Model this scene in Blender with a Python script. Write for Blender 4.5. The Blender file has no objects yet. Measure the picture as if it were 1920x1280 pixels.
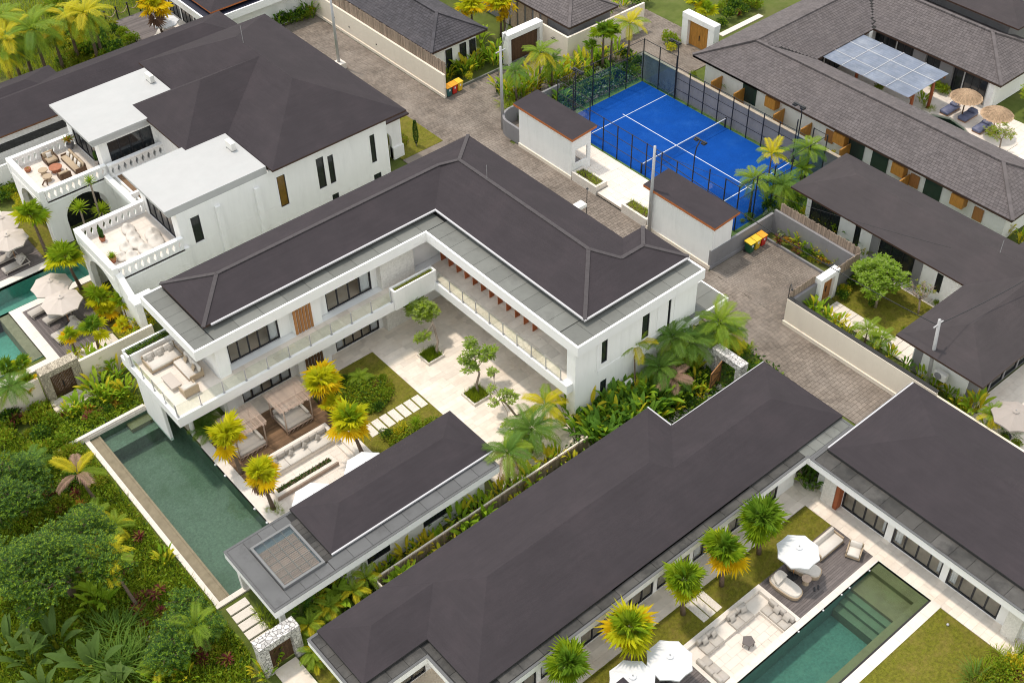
import bpy, bmesh, math, random
from mathutils import Vector, Matrix, Euler
R = random.Random(7)
rad = math.radians
S = bpy.context.scene

# ------------------------------------------------------------------ camera
CAM_Z = 57.7
CAM_M = ((0.763053946, -0.645993167, -0.021011974),
         (-0.453786115, -0.512300917, -0.729126828),
         (0.460246495, 0.565898045, -0.684055967))     # rows: right, down, forward
FPX = 2285.86                                             # focal length in pixels of a 1920 px wide frame
cam = bpy.data.objects.new('camera', bpy.data.cameras.new('camera'))
S.collection.objects.link(cam)
cam.data.sensor_width = 36; cam.data.lens = FPX / 1920 * 36
cam.data.clip_start = 1; cam.data.clip_end = 2000
rr, dd, ff = CAM_M
cam.matrix_world = Matrix(((rr[0], -dd[0], -ff[0], 0), (rr[1], -dd[1], -ff[1], 0), (rr[2], -dd[2], -ff[2], CAM_Z), (0, 0, 0, 1)))
S.camera = cam

# ------------------------------------------------------------------ world, sun, exposure
SUN_TO = Vector((-0.72, 2.37, 7.0)).normalized()          # towards the sun
W = bpy.data.worlds.new('World'); S.world = W; W.use_nodes = True
wn = W.node_tree; wn.nodes.clear()
sky = wn.nodes.new('ShaderNodeTexSky'); sky.sky_type = 'NISHITA'; sky.sun_disc = False
sky.sun_elevation = math.asin(SUN_TO.z); sky.sun_rotation = math.atan2(SUN_TO.x, SUN_TO.y)
sky.air_density = 3.0; sky.dust_density = 0.05; sky.ozone_density = 1.0
bg = wn.nodes.new('ShaderNodeBackground'); bg.inputs[1].default_value = 0.15
wo = wn.nodes.new('ShaderNodeOutputWorld')
veil = wn.nodes.new('ShaderNodeHueSaturation'); veil.inputs['Saturation'].default_value = 0.2      # thin even cloud veil
wn.links.new(sky.outputs[0], veil.inputs['Color']); wn.links.new(veil.outputs[0], bg.inputs[0]); wn.links.new(bg.outputs[0], wo.inputs[0])
sun = bpy.data.objects.new('sun', bpy.data.lights.new('sun', 'SUN'))
S.collection.objects.link(sun)
sun.data.energy = 1.8; sun.data.angle = rad(3.5); sun.data.color = (1.0, 0.88, 0.75)
sun.rotation_euler = SUN_TO.to_track_quat('Z', 'Y').to_euler(); sun.location = (0, 0, 90)
S.view_settings.view_transform = 'Standard'; S.view_settings.look = 'None'
S.view_settings.exposure = 0.55; S.view_settings.gamma = 1.0; S.view_settings.use_curve_mapping = False
S.cycles.use_denoising = True; S.cycles.denoising_prefilter = 'FAST'
S.cycles.pixel_filter_type = 'BLACKMAN_HARRIS'; S.cycles.filter_width = 1.1
S.cycles.max_bounces = 8; S.cycles.transparent_max_bounces = 12

# ------------------------------------------------------------------ helpers
def at(px, py, z=0.0):
    """point of the place at height z seen at this pixel of the 1920 px photograph (used to survey positions)"""
    a, b = (px - 960) / FPX, (py - 640) / FPX
    v = [CAM_M[0][i] * a + CAM_M[1][i] * b + CAM_M[2][i] for i in range(3)]
    t = (z - CAM_Z) / v[2]
    return Vector((v[0] * t, v[1] * t, z))

def seen_x(p):
    v = Vector((p[0], p[1], p[2] - CAM_Z)); r = [sum(CAM_M[k][i] * v[i] for i in range(3)) for k in range(3)]
    return r[0] / r[2]

COL = S.collection
class MB:
    """collects faces (with a material slot) and becomes one mesh object"""
    def __init__(s): s.v = []; s.f = []; s.m = []
    def quad(s, a, b, c, d, m=0):
        n = len(s.v); s.v += [a, b, c, d]; s.f.append((n, n+1, n+2, n+3)); s.m.append(m)
    def tri(s, a, b, c, m=0):
        n = len(s.v); s.v += [a, b, c]; s.f.append((n, n+1, n+2)); s.m.append(m)
    def poly(s, pts, m=0):
        n = len(s.v); s.v += list(pts); s.f.append(tuple(range(n, n+len(pts)))); s.m.append(m)
    def box(s, x0, x1, y0, y1, z0, z1, m=0, bottom=True):
        n = len(s.v)
        s.v += [(x0,y0,z0),(x1,y0,z0),(x1,y1,z0),(x0,y1,z0),(x0,y0,z1),(x1,y0,z1),(x1,y1,z1),(x0,y1,z1)]
        F = [(4,5,6,7),(0,1,5,4),(1,2,6,5),(2,3,7,6),(3,0,4,7)] + ([(3,2,1,0)] if bottom else [])
        for f in F: s.f.append(tuple(n+i for i in f)); s.m.append(m)
        return s
    def obox(s, c, u, v, w, m=0):
        """box from centre and three half-axis vectors"""
        c, u, v, w = Vector(c), Vector(u), Vector(v), Vector(w); n = len(s.v)
        for k in (-1, 1):
            for i, j in ((-1,-1),(1,-1),(1,1),(-1,1)): s.v.append(tuple(c + u*i + v*j + w*k))
        for f in ((3,2,1,0),(4,5,6,7),(0,1,5,4),(1,2,6,5),(2,3,7,6),(3,0,4,7)): s.f.append(tuple(n+i for i in f)); s.m.append(m)
    def tube(s, pts, r, n=6, m=0, cap=True):
        pts = [Vector(p) for p in pts]; rs = r if isinstance(r, (list, tuple)) else [r]*len(pts)
        base = len(s.v)
        for i, p in enumerate(pts):
            d = (pts[min(i+1, len(pts)-1)] - pts[max(i-1, 0)]).normalized()
            a = d.orthogonal().normalized() if i == 0 else (a - d*a.dot(d)).normalized()
            b = d.cross(a)
            for k in range(n):
                t = 2*math.pi*k/n; s.v.append(tuple(p + (a*math.cos(t) + b*math.sin(t))*rs[i]))
        for i in range(len(pts)-1):
            for k in range(n):
                k2 = (k+1) % n
                s.f.append((base+i*n+k, base+i*n+k2, base+(i+1)*n+k2, base+(i+1)*n+k)); s.m.append(m)
        if cap:
            s.f.append(tuple(base+k for k in range(n))[::-1]); s.m.append(m)
            s.f.append(tuple(base+(len(pts)-1)*n+k for k in range(n))); s.m.append(m)
    def bar(s, a, b, w, h=None, m=0):
        """square bar from a to b"""
        a, b = Vector(a), Vector(b); d = b - a; h = h or w
        u = d.cross(Vector((0,0,1))); u = u.normalized() if u.length > 1e-5 else Vector((1,0,0))
        v = u.cross(d).normalized()
        s.obox((a+b)/2, d/2, u*(w/2), v*(h/2), m)
    def lathe(s, prof, c=(0,0,0), n=12, m=0):
        base = len(s.v)
        for r, z in prof:
            for k in range(n):
                t = 2*math.pi*k/n; s.v.append((c[0]+r*math.cos(t), c[1]+r*math.sin(t), c[2]+z))
        for i in range(len(prof)-1):
            for k in range(n):
                k2 = (k+1) % n; s.f.append((base+i*n+k, base+i*n+k2, base+(i+1)*n+k2, base+(i+1)*n+k)); s.m.append(m)
        s.f.append(tuple(base+(len(prof)-1)*n+k for k in range(n))); s.m.append(m)
    def mesh(s, name, mats, smooth=False):
        me = bpy.data.meshes.new(name); me.from_pydata(s.v, [], s.f)
        for mt in (mats if isinstance(mats, (list, tuple)) else [mats]): me.materials.append(mt)
        if any(s.m): me.polygons.foreach_set('material_index', s.m)
        if smooth: me.polygons.foreach_set('use_smooth', [True]*len(s.f))
        me.update(); return me
    def build(s, name, mats, parent=None, smooth=False, **kw):
        return put(name, s.mesh(name, mats, smooth), parent, **kw)

def put(name, me, parent=None, loc=None, rz=0, **kw):
    o = bpy.data.objects.new(name, me); COL.objects.link(o)
    if parent is not None:
        o.parent = parent
    if loc is not None: o.location = loc
    if rz: o.rotation_euler = (0, 0, rz)
    for k, v in kw.items(): o[k] = v
    return o
def tag(o, label, category, group=None):
    o['label'] = label; o['category'] = category
    if group: o['group'] = group
    return o
def thing(name, label, category, loc=(0,0,0), rz=0, group=None):
    o = bpy.data.objects.new(name, None); COL.objects.link(o); o.empty_display_size = 0.3
    o.location = loc; o.rotation_euler = (0, 0, rz)
    return tag(o, label, category, group)
def struct(name, mb, mats, smooth=False, **kw):
    return mb.build(name, mats, None, smooth, kind='structure', **kw)
def copy_tree(o, parent=None):
    c = o.copy(); COL.objects.link(c); c.parent = parent
    for ch in o.children: copy_tree(ch, c)
    return c
def bevel(o, w=0.02, seg=2):
    md = o.modifiers.new('bevel', 'BEVEL'); md.width = w; md.segments = seg; md.limit_method = 'ANGLE'; return o

# ------------------------------------------------------------------ materials
def nodes(name):
    m = bpy.data.materials.new(name); m.use_nodes = True; nt = m.node_tree
    return m, nt, nt.nodes, nt.links, nt.nodes['Principled BSDF']
def mat(name, col, rough=0.7, var=0.12, scale=3.0, bump=0.0, bscale=30.0, island=0.0, objrand=0.0, stain_or_sun=None, stain_or_sun_amt=0.5, stain_or_sun_scale=0.8,
        spec=0.3, metal=0.0, stretch=None, stain_or_sun_cut=(0.5, 0.7), emit=None):
    m, nt, N, L, P = nodes(name)
    P.inputs['Roughness'].default_value = rough; P.inputs['Metallic'].default_value = metal
    P.inputs['Specular IOR Level'].default_value = spec
    geo = N.new('ShaderNodeNewGeometry'); pos = geo.outputs['Position']
    if stretch:
        mp = N.new('ShaderNodeMapping'); mp.inputs['Scale'].default_value = stretch; L.new(pos, mp.inputs['Vector']); pos = mp.outputs[0]
    nz = N.new('ShaderNodeTexNoise'); nz.inputs['Scale'].default_value = scale; nz.inputs['Detail'].default_value = 6; nz.inputs['Roughness'].default_value = 0.65
    L.new(pos, nz.inputs['Vector'])
    mr = N.new('ShaderNodeMapRange'); mr.inputs[1].default_value = 0.25; mr.inputs[2].default_value = 0.75
    mr.inputs[3].default_value = 1-var; mr.inputs[4].default_value = 1+var; L.new(nz.outputs['Fac'], mr.inputs[0])
    val = mr.outputs[0]
    def mul(a, b):
        n = N.new('ShaderNodeMath'); n.operation = 'MULTIPLY'; L.new(a, n.inputs[0]); L.new(b, n.inputs[1]); return n.outputs[0]
    for amt, src in ((island, 'i'), (objrand, 'o')):
        if amt:
            r = geo.outputs['Random Per Island'] if src == 'i' else N.new('ShaderNodeObjectInfo').outputs['Random']
            q = N.new('ShaderNodeMapRange'); q.inputs[3].default_value = 1-amt; q.inputs[4].default_value = 1+amt; L.new(r, q.inputs[0]); val = mul(val, q.outputs[0])
    mx = N.new('ShaderNodeMix'); mx.data_type = 'RGBA'; mx.blend_type = 'MULTIPLY'; mx.inputs[0].default_value = 1
    mx.inputs[6].default_value = (*col, 1); L.new(val, mx.inputs[7]); out = mx.outputs[2]
    if stain_or_sun:
        n2 = N.new('ShaderNodeTexNoise'); n2.inputs['Scale'].default_value = stain_or_sun_scale; n2.inputs['Detail'].default_value = 8; n2.inputs['Roughness'].default_value = 0.7
        L.new(pos, n2.inputs['Vector'])
        q = N.new('ShaderNodeMapRange'); q.inputs[1].default_value = stain_or_sun_cut[0]; q.inputs[2].default_value = stain_or_sun_cut[1]; q.inputs[4].default_value = stain_or_sun_amt; L.new(n2.outputs['Fac'], q.inputs[0])
        m2 = N.new('ShaderNodeMix'); m2.data_type = 'RGBA'; L.new(q.outputs[0], m2.inputs[0]); L.new(out, m2.inputs[6]); m2.inputs[7].default_value = (*stain_or_sun, 1); out = m2.outputs[2]
    L.new(out, P.inputs['Base Color'])
    if bump:
        n3 = N.new('ShaderNodeTexNoise'); n3.inputs['Scale'].default_value = bscale; n3.inputs['Detail'].default_value = 4; L.new(pos, n3.inputs['Vector'])
        b = N.new('ShaderNodeBump'); b.inputs['Strength'].default_value = bump; b.inputs['Distance'].default_value = 0.03; L.new(n3.outputs['Fac'], b.inputs['Height']); L.new(b.outputs[0], P.inputs['Normal'])
    if emit: P.inputs['Emission Color'].default_value = (*emit[:3], 1); P.inputs['Emission Strength'].default_value = emit[3]
    return m
def leafmat(name, col, col2, trans=0.42, rough=0.55, island=True):
    """leaf: two greens mixed per leaf, partly translucent"""
    m, nt, N, L, P = nodes(name)
    geo = N.new('ShaderNodeNewGeometry'); oi = N.new('ShaderNodeObjectInfo')
    ad = N.new('ShaderNodeMath'); ad.operation = 'ADD'; L.new(geo.outputs['Random Per Island'], ad.inputs[0]); L.new(oi.outputs['Random'], ad.inputs[1])
    hf = N.new('ShaderNodeMath'); hf.operation = 'MULTIPLY'; hf.inputs[1].default_value = 0.5; L.new(ad.outputs[0], hf.inputs[0])
    mx = N.new('ShaderNodeMix'); mx.data_type = 'RGBA'; L.new(hf.outputs[0], mx.inputs[0]); mx.inputs[6].default_value = (*col, 1); mx.inputs[7].default_value = (*col2, 1)
    L.new(mx.outputs[2], P.inputs['Base Color']); P.inputs['Roughness'].default_value = rough; P.inputs['Specular IOR Level'].default_value = 0.2
    tr = N.new('ShaderNodeBsdfTranslucent'); L.new(mx.outputs[2], tr.inputs['Color'])
    ms = N.new('ShaderNodeMixShader'); ms.inputs[0].default_value = trans
    L.new(P.outputs[0], ms.inputs[1]); L.new(tr.outputs[0], ms.inputs[2]); L.new(ms.outputs[0], N['Material Output'].inputs[0])
    return m
def glassmat(name, tint, rough=0.02, gl=1.0, ior=1.45):
    m, nt, N, L, P = nodes(name); N.remove(P)
    t = N.new('ShaderNodeBsdfTransparent'); t.inputs[0].default_value = (*tint, 1)
    g = N.new('ShaderNodeBsdfGlossy'); g.inputs['Roughness'].default_value = rough; g.inputs[0].default_value = (gl, gl, gl, 1)
    lw = N.new('ShaderNodeLayerWeight'); lw.inputs[0].default_value = 0.5      # Schlick: r0 + (1-r0) facing^5
    pw = N.new('ShaderNodeMath'); pw.operation = 'POWER'; pw.inputs[1].default_value = 5; L.new(lw.outputs['Facing'], pw.inputs[0])
    r0 = ((ior-1)/(ior+1))**2; f = N.new('ShaderNodeMath'); f.operation = 'MULTIPLY_ADD'; f.inputs[1].default_value = 1-r0; f.inputs[2].default_value = r0; L.new(pw.outputs[0], f.inputs[0])
    ms = N.new('ShaderNodeMixShader'); L.new(f.outputs[0], ms.inputs[0]); L.new(t.outputs[0], ms.inputs[1]); L.new(g.outputs[0], ms.inputs[2])
    L.new(ms.outputs[0], N['Material Output'].inputs[0]); return m
def watermat(name, tint, ripple=0.15, scale=3.0):
    m = glassmat(name, tint, 0.03, 1.0, 1.33); N, L = m.node_tree.nodes, m.node_tree.links
    geo = N.new('ShaderNodeNewGeometry'); nz = N.new('ShaderNodeTexNoise'); nz.inputs['Scale'].default_value = scale; nz.inputs['Detail'].default_value = 5; nz.inputs['Distortion'].default_value = 1.0
    L.new(geo.outputs['Position'], nz.inputs['Vector']); b = N.new('ShaderNodeBump'); b.inputs['Strength'].default_value = ripple; b.inputs['Distance'].default_value = 0.06; L.new(nz.outputs['Fac'], b.inputs['Height'])
    for n in N:
        if n.type in ('BSDF_GLOSSY', 'LAYER_WEIGHT'): L.new(b.outputs[0], n.inputs['Normal'])
    return m
def roofmat(name, col, pitch=0.16):
    """bitumen shingle: fine courses across the slope, faint patches"""
    m = mat(name, col, 0.95, 0.09, 0.5, 0, spec=0.1, stain_or_sun=(col[0]*1.35, col[1]*1.2, col[2]*1.2), stain_or_sun_amt=0.22, stain_or_sun_scale=0.5)
    N, L = m.node_tree.nodes, m.node_tree.links; P = N['Principled BSDF']
    geo = N.new('ShaderNodeNewGeometry'); sx = N.new('ShaderNodeSeparateXYZ'); L.new(geo.outputs['Position'], sx.inputs[0])
    k = N.new('ShaderNodeMath'); k.operation = 'MULTIPLY'; k.inputs[1].default_value = 1/(pitch*0.36); L.new(sx.outputs[2], k.inputs[0])
    fr = N.new('ShaderNodeMath'); fr.operation = 'FRACT'; L.new(k.outputs[0], fr.inputs[0])
    b = N.new('ShaderNodeBump'); b.inputs['Strength'].default_value = 0.5; b.inputs['Distance'].default_value = 0.02; L.new(fr.outputs[0], b.inputs['Height'])
    nz = N.new('ShaderNodeTexNoise'); nz.inputs['Scale'].default_value = 25; nz.inputs['Detail'].default_value = 3; L.new(geo.outputs['Position'], nz.inputs['Vector'])
    b2 = N.new('ShaderNodeBump'); b2.inputs['Strength'].default_value = 0.35; b2.inputs['Distance'].default_value = 0.03; L.new(nz.outputs['Fac'], b2.inputs['Height']); L.new(b.outputs[0], b2.inputs['Normal'])
    L.new(b2.outputs[0], P.inputs['Normal'])
    mp = N.new('ShaderNodeMapping'); mp.inputs['Scale'].default_value = (0.5, 0.5, 14); L.new(geo.outputs['Position'], mp.inputs['Vector'])
    st = N.new('ShaderNodeTexNoise'); st.inputs['Scale'].default_value = 1.0; st.inputs['Detail'].default_value = 5; st.inputs['Roughness'].default_value = 0.7; L.new(mp.outputs[0], st.inputs['Vector'])
    q = N.new('ShaderNodeMapRange'); q.inputs[1].default_value = 0.3; q.inputs[2].default_value = 0.7; q.inputs[3].default_value = 0.93; q.inputs[4].default_value = 1.07; L.new(st.outputs['Fac'], q.inputs[0])
    old = P.inputs['Base Color'].links[0].from_socket; mx = N.new('ShaderNodeMix'); mx.data_type = 'RGBA'; mx.blend_type = 'MULTIPLY'; mx.inputs[0].default_value = 1; L.new(old, mx.inputs[6]); L.new(q.outputs[0], mx.inputs[7]); L.new(mx.outputs[2], P.inputs['Base Color'])
    return m
def stonemat(name, col, dark, scale=5.0, edge=0.06):
    """crazy rubble cladding: voronoi cells with dark joints"""
    m, nt, N, L, P = nodes(name); geo = N.new('ShaderNodeNewGeometry')
    v = N.new('ShaderNodeTexVoronoi'); v.feature = 'DISTANCE_TO_EDGE'; v.inputs['Scale'].default_value = scale; L.new(geo.outputs['Position'], v.inputs['Vector'])
    c = N.new('ShaderNodeTexVoronoi'); c.inputs['Scale'].default_value = scale; L.new(geo.outputs['Position'], c.inputs['Vector'])
    q = N.new('ShaderNodeMapRange'); q.inputs[2].default_value = edge; L.new(v.outputs['Distance'], q.inputs[0])
    h = N.new('ShaderNodeMapRange'); h.inputs[3].default_value = 0.55; h.inputs[4].default_value = 1.15; L.new(c.outputs['Color'], h.inputs[0])
    a = N.new('ShaderNodeMix'); a.data_type = 'RGBA'; a.blend_type = 'MULTIPLY'; a.inputs[0].default_value = 1; a.inputs[6].default_value = (*col, 1); L.new(h.outputs[0], a.inputs[7])
    b = N.new('ShaderNodeMix'); b.data_type = 'RGBA'; L.new(q.outputs[0], b.inputs[0]); b.inputs[6].default_value = (*dark, 1); L.new(a.outputs[2], b.inputs[7])
    L.new(b.outputs[2], P.inputs['Base Color']); P.inputs['Roughness'].default_value = 0.85
    bp = N.new('ShaderNodeBump'); bp.inputs['Strength'].default_value = 0.8; bp.inputs['Distance'].default_value = 0.04; L.new(q.outputs[0], bp.inputs['Height']); L.new(bp.outputs[0], P.inputs['Normal'])
    return m

M_roof = roofmat('roof_shingle', (0.047, 0.041, 0.046))
M_roof2 = roofmat('roof_shingle_grey', (0.060, 0.053, 0.056))
M_ridge = mat('ridge_cap', (0.070, 0.063, 0.067), 0.9, 0.15, 4, 0.3, 40)
M_tile = mat('roof_tile', (0.115, 0.102, 0.104), 0.85, 0.12, 0.6, 0.2, 40, island=0.16, stain_or_sun=(0.15, 0.13, 0.125), stain_or_sun_amt=0.3, stain_or_sun_scale=0.4)
M_tile2 = mat('roof_tile_slate', (0.055, 0.052, 0.060), 0.8, 0.12, 0.6, 0.2, 40, island=0.2, stain_or_sun=(0.11, 0.10, 0.11), stain_or_sun_amt=0.4, stain_or_sun_scale=0.5)
M_white = mat('white_plaster', (0.83, 0.83, 0.82), 0.85, 0.035, 1.2, 0.05, 60, stain_or_sun=(0.52, 0.53, 0.52), stain_or_sun_amt=0.4, stain_or_sun_scale=0.8, stretch=(2.2, 2.2, 0.3), stain_or_sun_cut=(0.52, 0.8))
M_fascia = mat('white_fascia', (0.84, 0.84, 0.84), 0.8, 0.03, 0.8, stain_or_sun=(0.5, 0.5, 0.48), stain_or_sun_amt=0.3, stain_or_sun_scale=1.3, stretch=(1, 1, 0.3), stain_or_sun_cut=(0.6, 0.85))
M_cream = mat('cream_wall', (0.79, 0.71, 0.60), 0.9, 0.05, 0.9, 0.05, 60, stain_or_sun=(0.45, 0.40, 0.34), stain_or_sun_amt=0.35, stain_or_sun_scale=0.9, stretch=(1, 1, 0.25), stain_or_sun_cut=(0.55, 0.8))
M_greywall = mat('grey_wall', (0.23, 0.225, 0.235), 0.9, 0.08, 0.8, 0.05, 50, stain_or_sun=(0.13, 0.13, 0.135), stain_or_sun_amt=0.4, stain_or_sun_scale=0.9, stretch=(1, 1, 0.4))
M_conc = mat('concrete_slab', (0.165, 0.17, 0.158), 0.9, 0.14, 0.7, 0.1, 40, objrand=0.10, stain_or_sun=(0.09, 0.09, 0.085), stain_or_sun_amt=0.7, stain_or_sun_scale=0.7, stain_or_sun_cut=(0.52, 0.72))
M_concmid = mat('concrete_slab_dark', (0.125, 0.127, 0.130), 0.9, 0.14, 0.7, 0.1, 40, objrand=0.10, stain_or_sun=(0.045, 0.045, 0.045), stain_or_sun_amt=0.6, stain_or_sun_scale=0.7, stain_or_sun_cut=(0.52, 0.72))
M_concdark = mat('concrete_slab_black', (0.075, 0.072, 0.068), 0.9, 0.25, 0.9, 0.1, 40, objrand=0.2, stain_or_sun=(0.03, 0.03, 0.03), stain_or_sun_amt=0.85, stain_or_sun_scale=0.8, stain_or_sun_cut=(0.45, 0.65))
M_joint = mat('dark_joint', (0.035, 0.035, 0.035), 0.95, 0.1)
M_trav = mat('travertine', (0.78, 0.70, 0.61), 0.75, 0.10, 1.6, 0.06, 30, island=0.10, objrand=0.10, stain_or_sun=(0.60, 0.475, 0.36), stain_or_sun_amt=0.6, stain_or_sun_scale=0.6, stain_or_sun_cut=(0.5, 0.8))
M_travpale = mat('travertine_pale', (0.70, 0.635, 0.57), 0.75, 0.07, 1.6, 0.05, 30, island=0.05, objrand=0.05, stain_or_sun=(0.6, 0.50, 0.42), stain_or_sun_amt=0.35, stain_or_sun_scale=0.7, stain_or_sun_cut=(0.55, 0.8))
M_grout = mat('grout', (0.52, 0.45, 0.38), 0.95, 0.2, 2)
M_coping = mat('pool_coping', (0.68, 0.63, 0.57), 0.7, 0.05, 2, 0.04, 40, stain_or_sun=(0.6, 0.5, 0.42), stain_or_sun_amt=0.3, stain_or_sun_scale=1.2)
M_paver = mat('paver', (0.185, 0.155, 0.13), 0.9, 0.36, 0.45, 0.15, 40, island=0.16, stain_or_sun=(0.31, 0.27, 0.235), stain_or_sun_amt=0.7, stain_or_sun_scale=0.25, stain_or_sun_cut=(0.45, 0.7))  # large paler patches put sunlit areas into the paving colour
M_pavjoint = mat('paver_joint', (0.085, 0.075, 0.055), 0.95, 0.3, 2, 0.2, 30)
M_deck = mat('deck_grey', (0.14, 0.122, 0.118), 0.85, 0.12, 3, 0.1, 40, island=0.22)
M_deckbrown = mat('deck_brown', (0.19, 0.115, 0.065), 0.75, 0.15, 3, 0.1, 40, island=0.25)
M_wood = mat('teak', (0.36, 0.165, 0.06), 0.6, 0.2, 4, 0.1, 30, stretch=(3, 3, 0.4), objrand=0.15)
M_wooddark = mat('dark_wood', (0.10, 0.055, 0.03), 0.65, 0.25, 6, 0.1, 30, objrand=0.15)
M_redwood = mat('red_wood_fin', (0.33, 0.095, 0.035), 0.6, 0.15, 4, objrand=0.12)
M_goldwood = mat('golden_wood', (0.45, 0.21, 0.045), 0.55, 0.3, 5, 0.1, 30, stretch=(2, 2, 0.3))
M_bamboo = mat('bamboo_screen', (0.33, 0.255, 0.20), 0.85, 0.2, 5, 0.1, 40, island=0.3)
M_frame = mat('dark_window_frame', (0.02, 0.02, 0.025), 0.45, 0.05, spec=0.4)
M_black = mat('black_metal', (0.02, 0.021, 0.024), 0.5, 0.1, spec=0.4)
M_greymetal = mat('galvanised', (0.42, 0.42, 0.43), 0.55, 0.1, 3, metal=0.3)
M_gutter = mat('white_gutter', (0.50, 0.50, 0.52), 0.5, 0.05, 2, stain_or_sun=(0.4, 0.38, 0.36), stain_or_sun_amt=0.4)
M_brownfascia = mat('brown_fascia', (0.05, 0.026, 0.018), 0.7, 0.2, 4)
M_orange = mat('orange_timber_edge', (0.42, 0.135, 0.045), 0.7, 0.2, 4, 0.1)
M_glass = glassmat('window_glass', (0.95, 0.96, 0.95))
M_glassdark = mat('dark_glass', (0.018, 0.022, 0.026), 0.06, 0.1, spec=0.6)
M_glassgreen = mat('green_dark_glass', (0.02, 0.045, 0.045), 0.08, 0.1, spec=0.6)
M_balglass = glassmat('balustrade_glass', (0.93, 0.96, 0.93))
M_courtglass = glassmat('court_glass', (0.80, 0.88, 0.90))
M_inner = mat('interior_floor', (0.78, 0.66, 0.52), 0.6, 0.1, 2)
M_innerwall = mat('interior_wall', (0.80, 0.73, 0.64), 0.8, 0.05)
M_curtain = mat('white_curtain', (0.75, 0.76, 0.79), 0.9, 0.05, 8)
M_fabric = mat('cream_cushion', (0.62, 0.58, 0.53), 0.95, 0.05, 6, 0.1, 80, objrand=0.05)
M_fabricgrey = mat('grey_beige_cushion', (0.44, 0.405, 0.365), 0.95, 0.06, 6, 0.1, 80, objrand=0.06)
M_fabrictan = mat('tan_cushion', (0.42, 0.33, 0.23), 0.95, 0.06, 6, 0.1, 80)
M_fabricblue = mat('slate_blue_cover', (0.12, 0.135, 0.22), 0.45, 0.2, 3, 0.3, 8)
M_umbwhite = mat('white_canvas', (0.62, 0.63, 0.65), 0.9, 0.02, 2)
M_umbbeige = mat('beige_canvas', (0.50, 0.445, 0.40), 0.9, 0.03, 2)
M_rattan = mat('rattan', (0.40, 0.31, 0.215), 0.75, 0.25, 25, 0.4, 60)
M_stick = mat('peeled_stick', (0.47, 0.36, 0.29), 0.85, 0.25, 6, 0.1, 40, objrand=0.2)
M_stone = stonemat('white_rubble', (0.66, 0.64, 0.62), (0.10, 0.09, 0.09), 4.2, 0.07)
M_stonetan = stonemat('tan_pebble', (0.50, 0.44, 0.34), (0.17, 0.14, 0.10), 7.0, 0.06)
M_limewash = mat('coarse_white_wall', (0.70, 0.68, 0.64), 0.95, 0.18, 9, 0.7, 14, stain_or_sun=(0.5, 0.48, 0.44), stain_or_sun_amt=0.5, stain_or_sun_scale=4)
M_blue = mat('blue_turf', (0.003, 0.055, 0.28), 0.9, 0.12, 0.7, 0.2, 120, spec=0.1, stain_or_sun=(0.012, 0.085, 0.34), stain_or_sun_amt=0.6, stain_or_sun_scale=0.45)
M_line = mat('white_line', (0.75, 0.77, 0.8), 0.9, 0.05)
M_turf = mat('green_turf', (0.07, 0.13, 0.035), 0.95, 0.25, 3, 0.3, 60)
M_lawn = mat('lawn', (0.145, 0.145, 0.013), 0.95, 0.45, 5.0, 1.0, 60, stain_or_sun=(0.25, 0.185, 0.05), stain_or_sun_amt=0.75, stain_or_sun_scale=0.9, stain_or_sun_cut=(0.45, 0.75))
M_soil = mat('soil', (0.085, 0.06, 0.04), 0.95, 0.3, 2, 0.5, 12)
M_ground = mat('earth_ground', (0.09, 0.12, 0.02), 0.95, 0.4, 0.5, 0.5, 6, stain_or_sun=(0.12, 0.09, 0.05), stain_or_sun_amt=0.6, stain_or_sun_scale=0.25)
M_pooltile = mat('green_pool_tile', (0.088, 0.135, 0.098), 0.6, 0.38, 7.0, 0.1, 10, stain_or_sun=(0.035, 0.075, 0.035), stain_or_sun_amt=0.75, stain_or_sun_scale=0.28)
M_poolteal = mat('teal_pool_tile', (0.045, 0.155, 0.125), 0.6, 0.28, 6.0, 0.1, 10, stain_or_sun=(0.08, 0.215, 0.165), stain_or_sun_amt=0.7, stain_or_sun_scale=0.7)
M_poolbright = mat('turquoise_pool_tile', (0.075, 0.27, 0.225), 0.6, 0.25, 5.0, 0.1, 10, stain_or_sun=(0.05, 0.19, 0.15), stain_or_sun_amt=0.6, stain_or_sun_scale=0.5)
M_poolledge = mat('shallow_tint_pool_stone', (0.145, 0.14, 0.07), 0.7, 0.25, 1.2, 0.1, 20, island=0.08, stain_or_sun=(0.10, 0.14, 0.06), stain_or_sun_amt=0.5, stain_or_sun_scale=0.6)  # olive puts the light tint of shallow water into the stone colour
M_poolstep = mat('depth_tint_pool_step', (0.085, 0.135, 0.08), 0.7, 0.25, 1.2, 0.1, 20, stain_or_sun=(0.05, 0.12, 0.07), stain_or_sun_amt=0.5, stain_or_sun_scale=0.6)  # greener: light lost in deeper water is painted into the step colour
M_poolwall = mat('tan_pool_stone', (0.22, 0.185, 0.125), 0.8, 0.2, 2, 0.1, 20, stain_or_sun=(0.14, 0.12, 0.07), stain_or_sun_amt=0.5, stain_or_sun_scale=1.2)
M_water = watermat('pool_water', (0.80, 0.90, 0.85), 0.12, 3.0)
M_trunk = mat('palm_trunk', (0.16, 0.115, 0.085), 0.95, 0.3, 5, 0.6, 20, stretch=(1, 1, 4))
M_bark = mat('pale_bark', (0.30, 0.24, 0.19), 0.95, 0.3, 6, 0.5, 25)
M_terra = mat('terracotta', (0.35, 0.14, 0.08), 0.8, 0.2, 5)
M_plastic = {c: mat('bin_plastic_'+c, v, 0.45, 0.12, 3, spec=0.4) for c, v in dict(green=(0.02, 0.10, 0.045), red=(0.55, 0.03, 0.02), yellow=(0.72, 0.48, 0.03), orange=(0.75, 0.33, 0.02), teal=(0.03, 0.11, 0.11)).items()}
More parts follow.
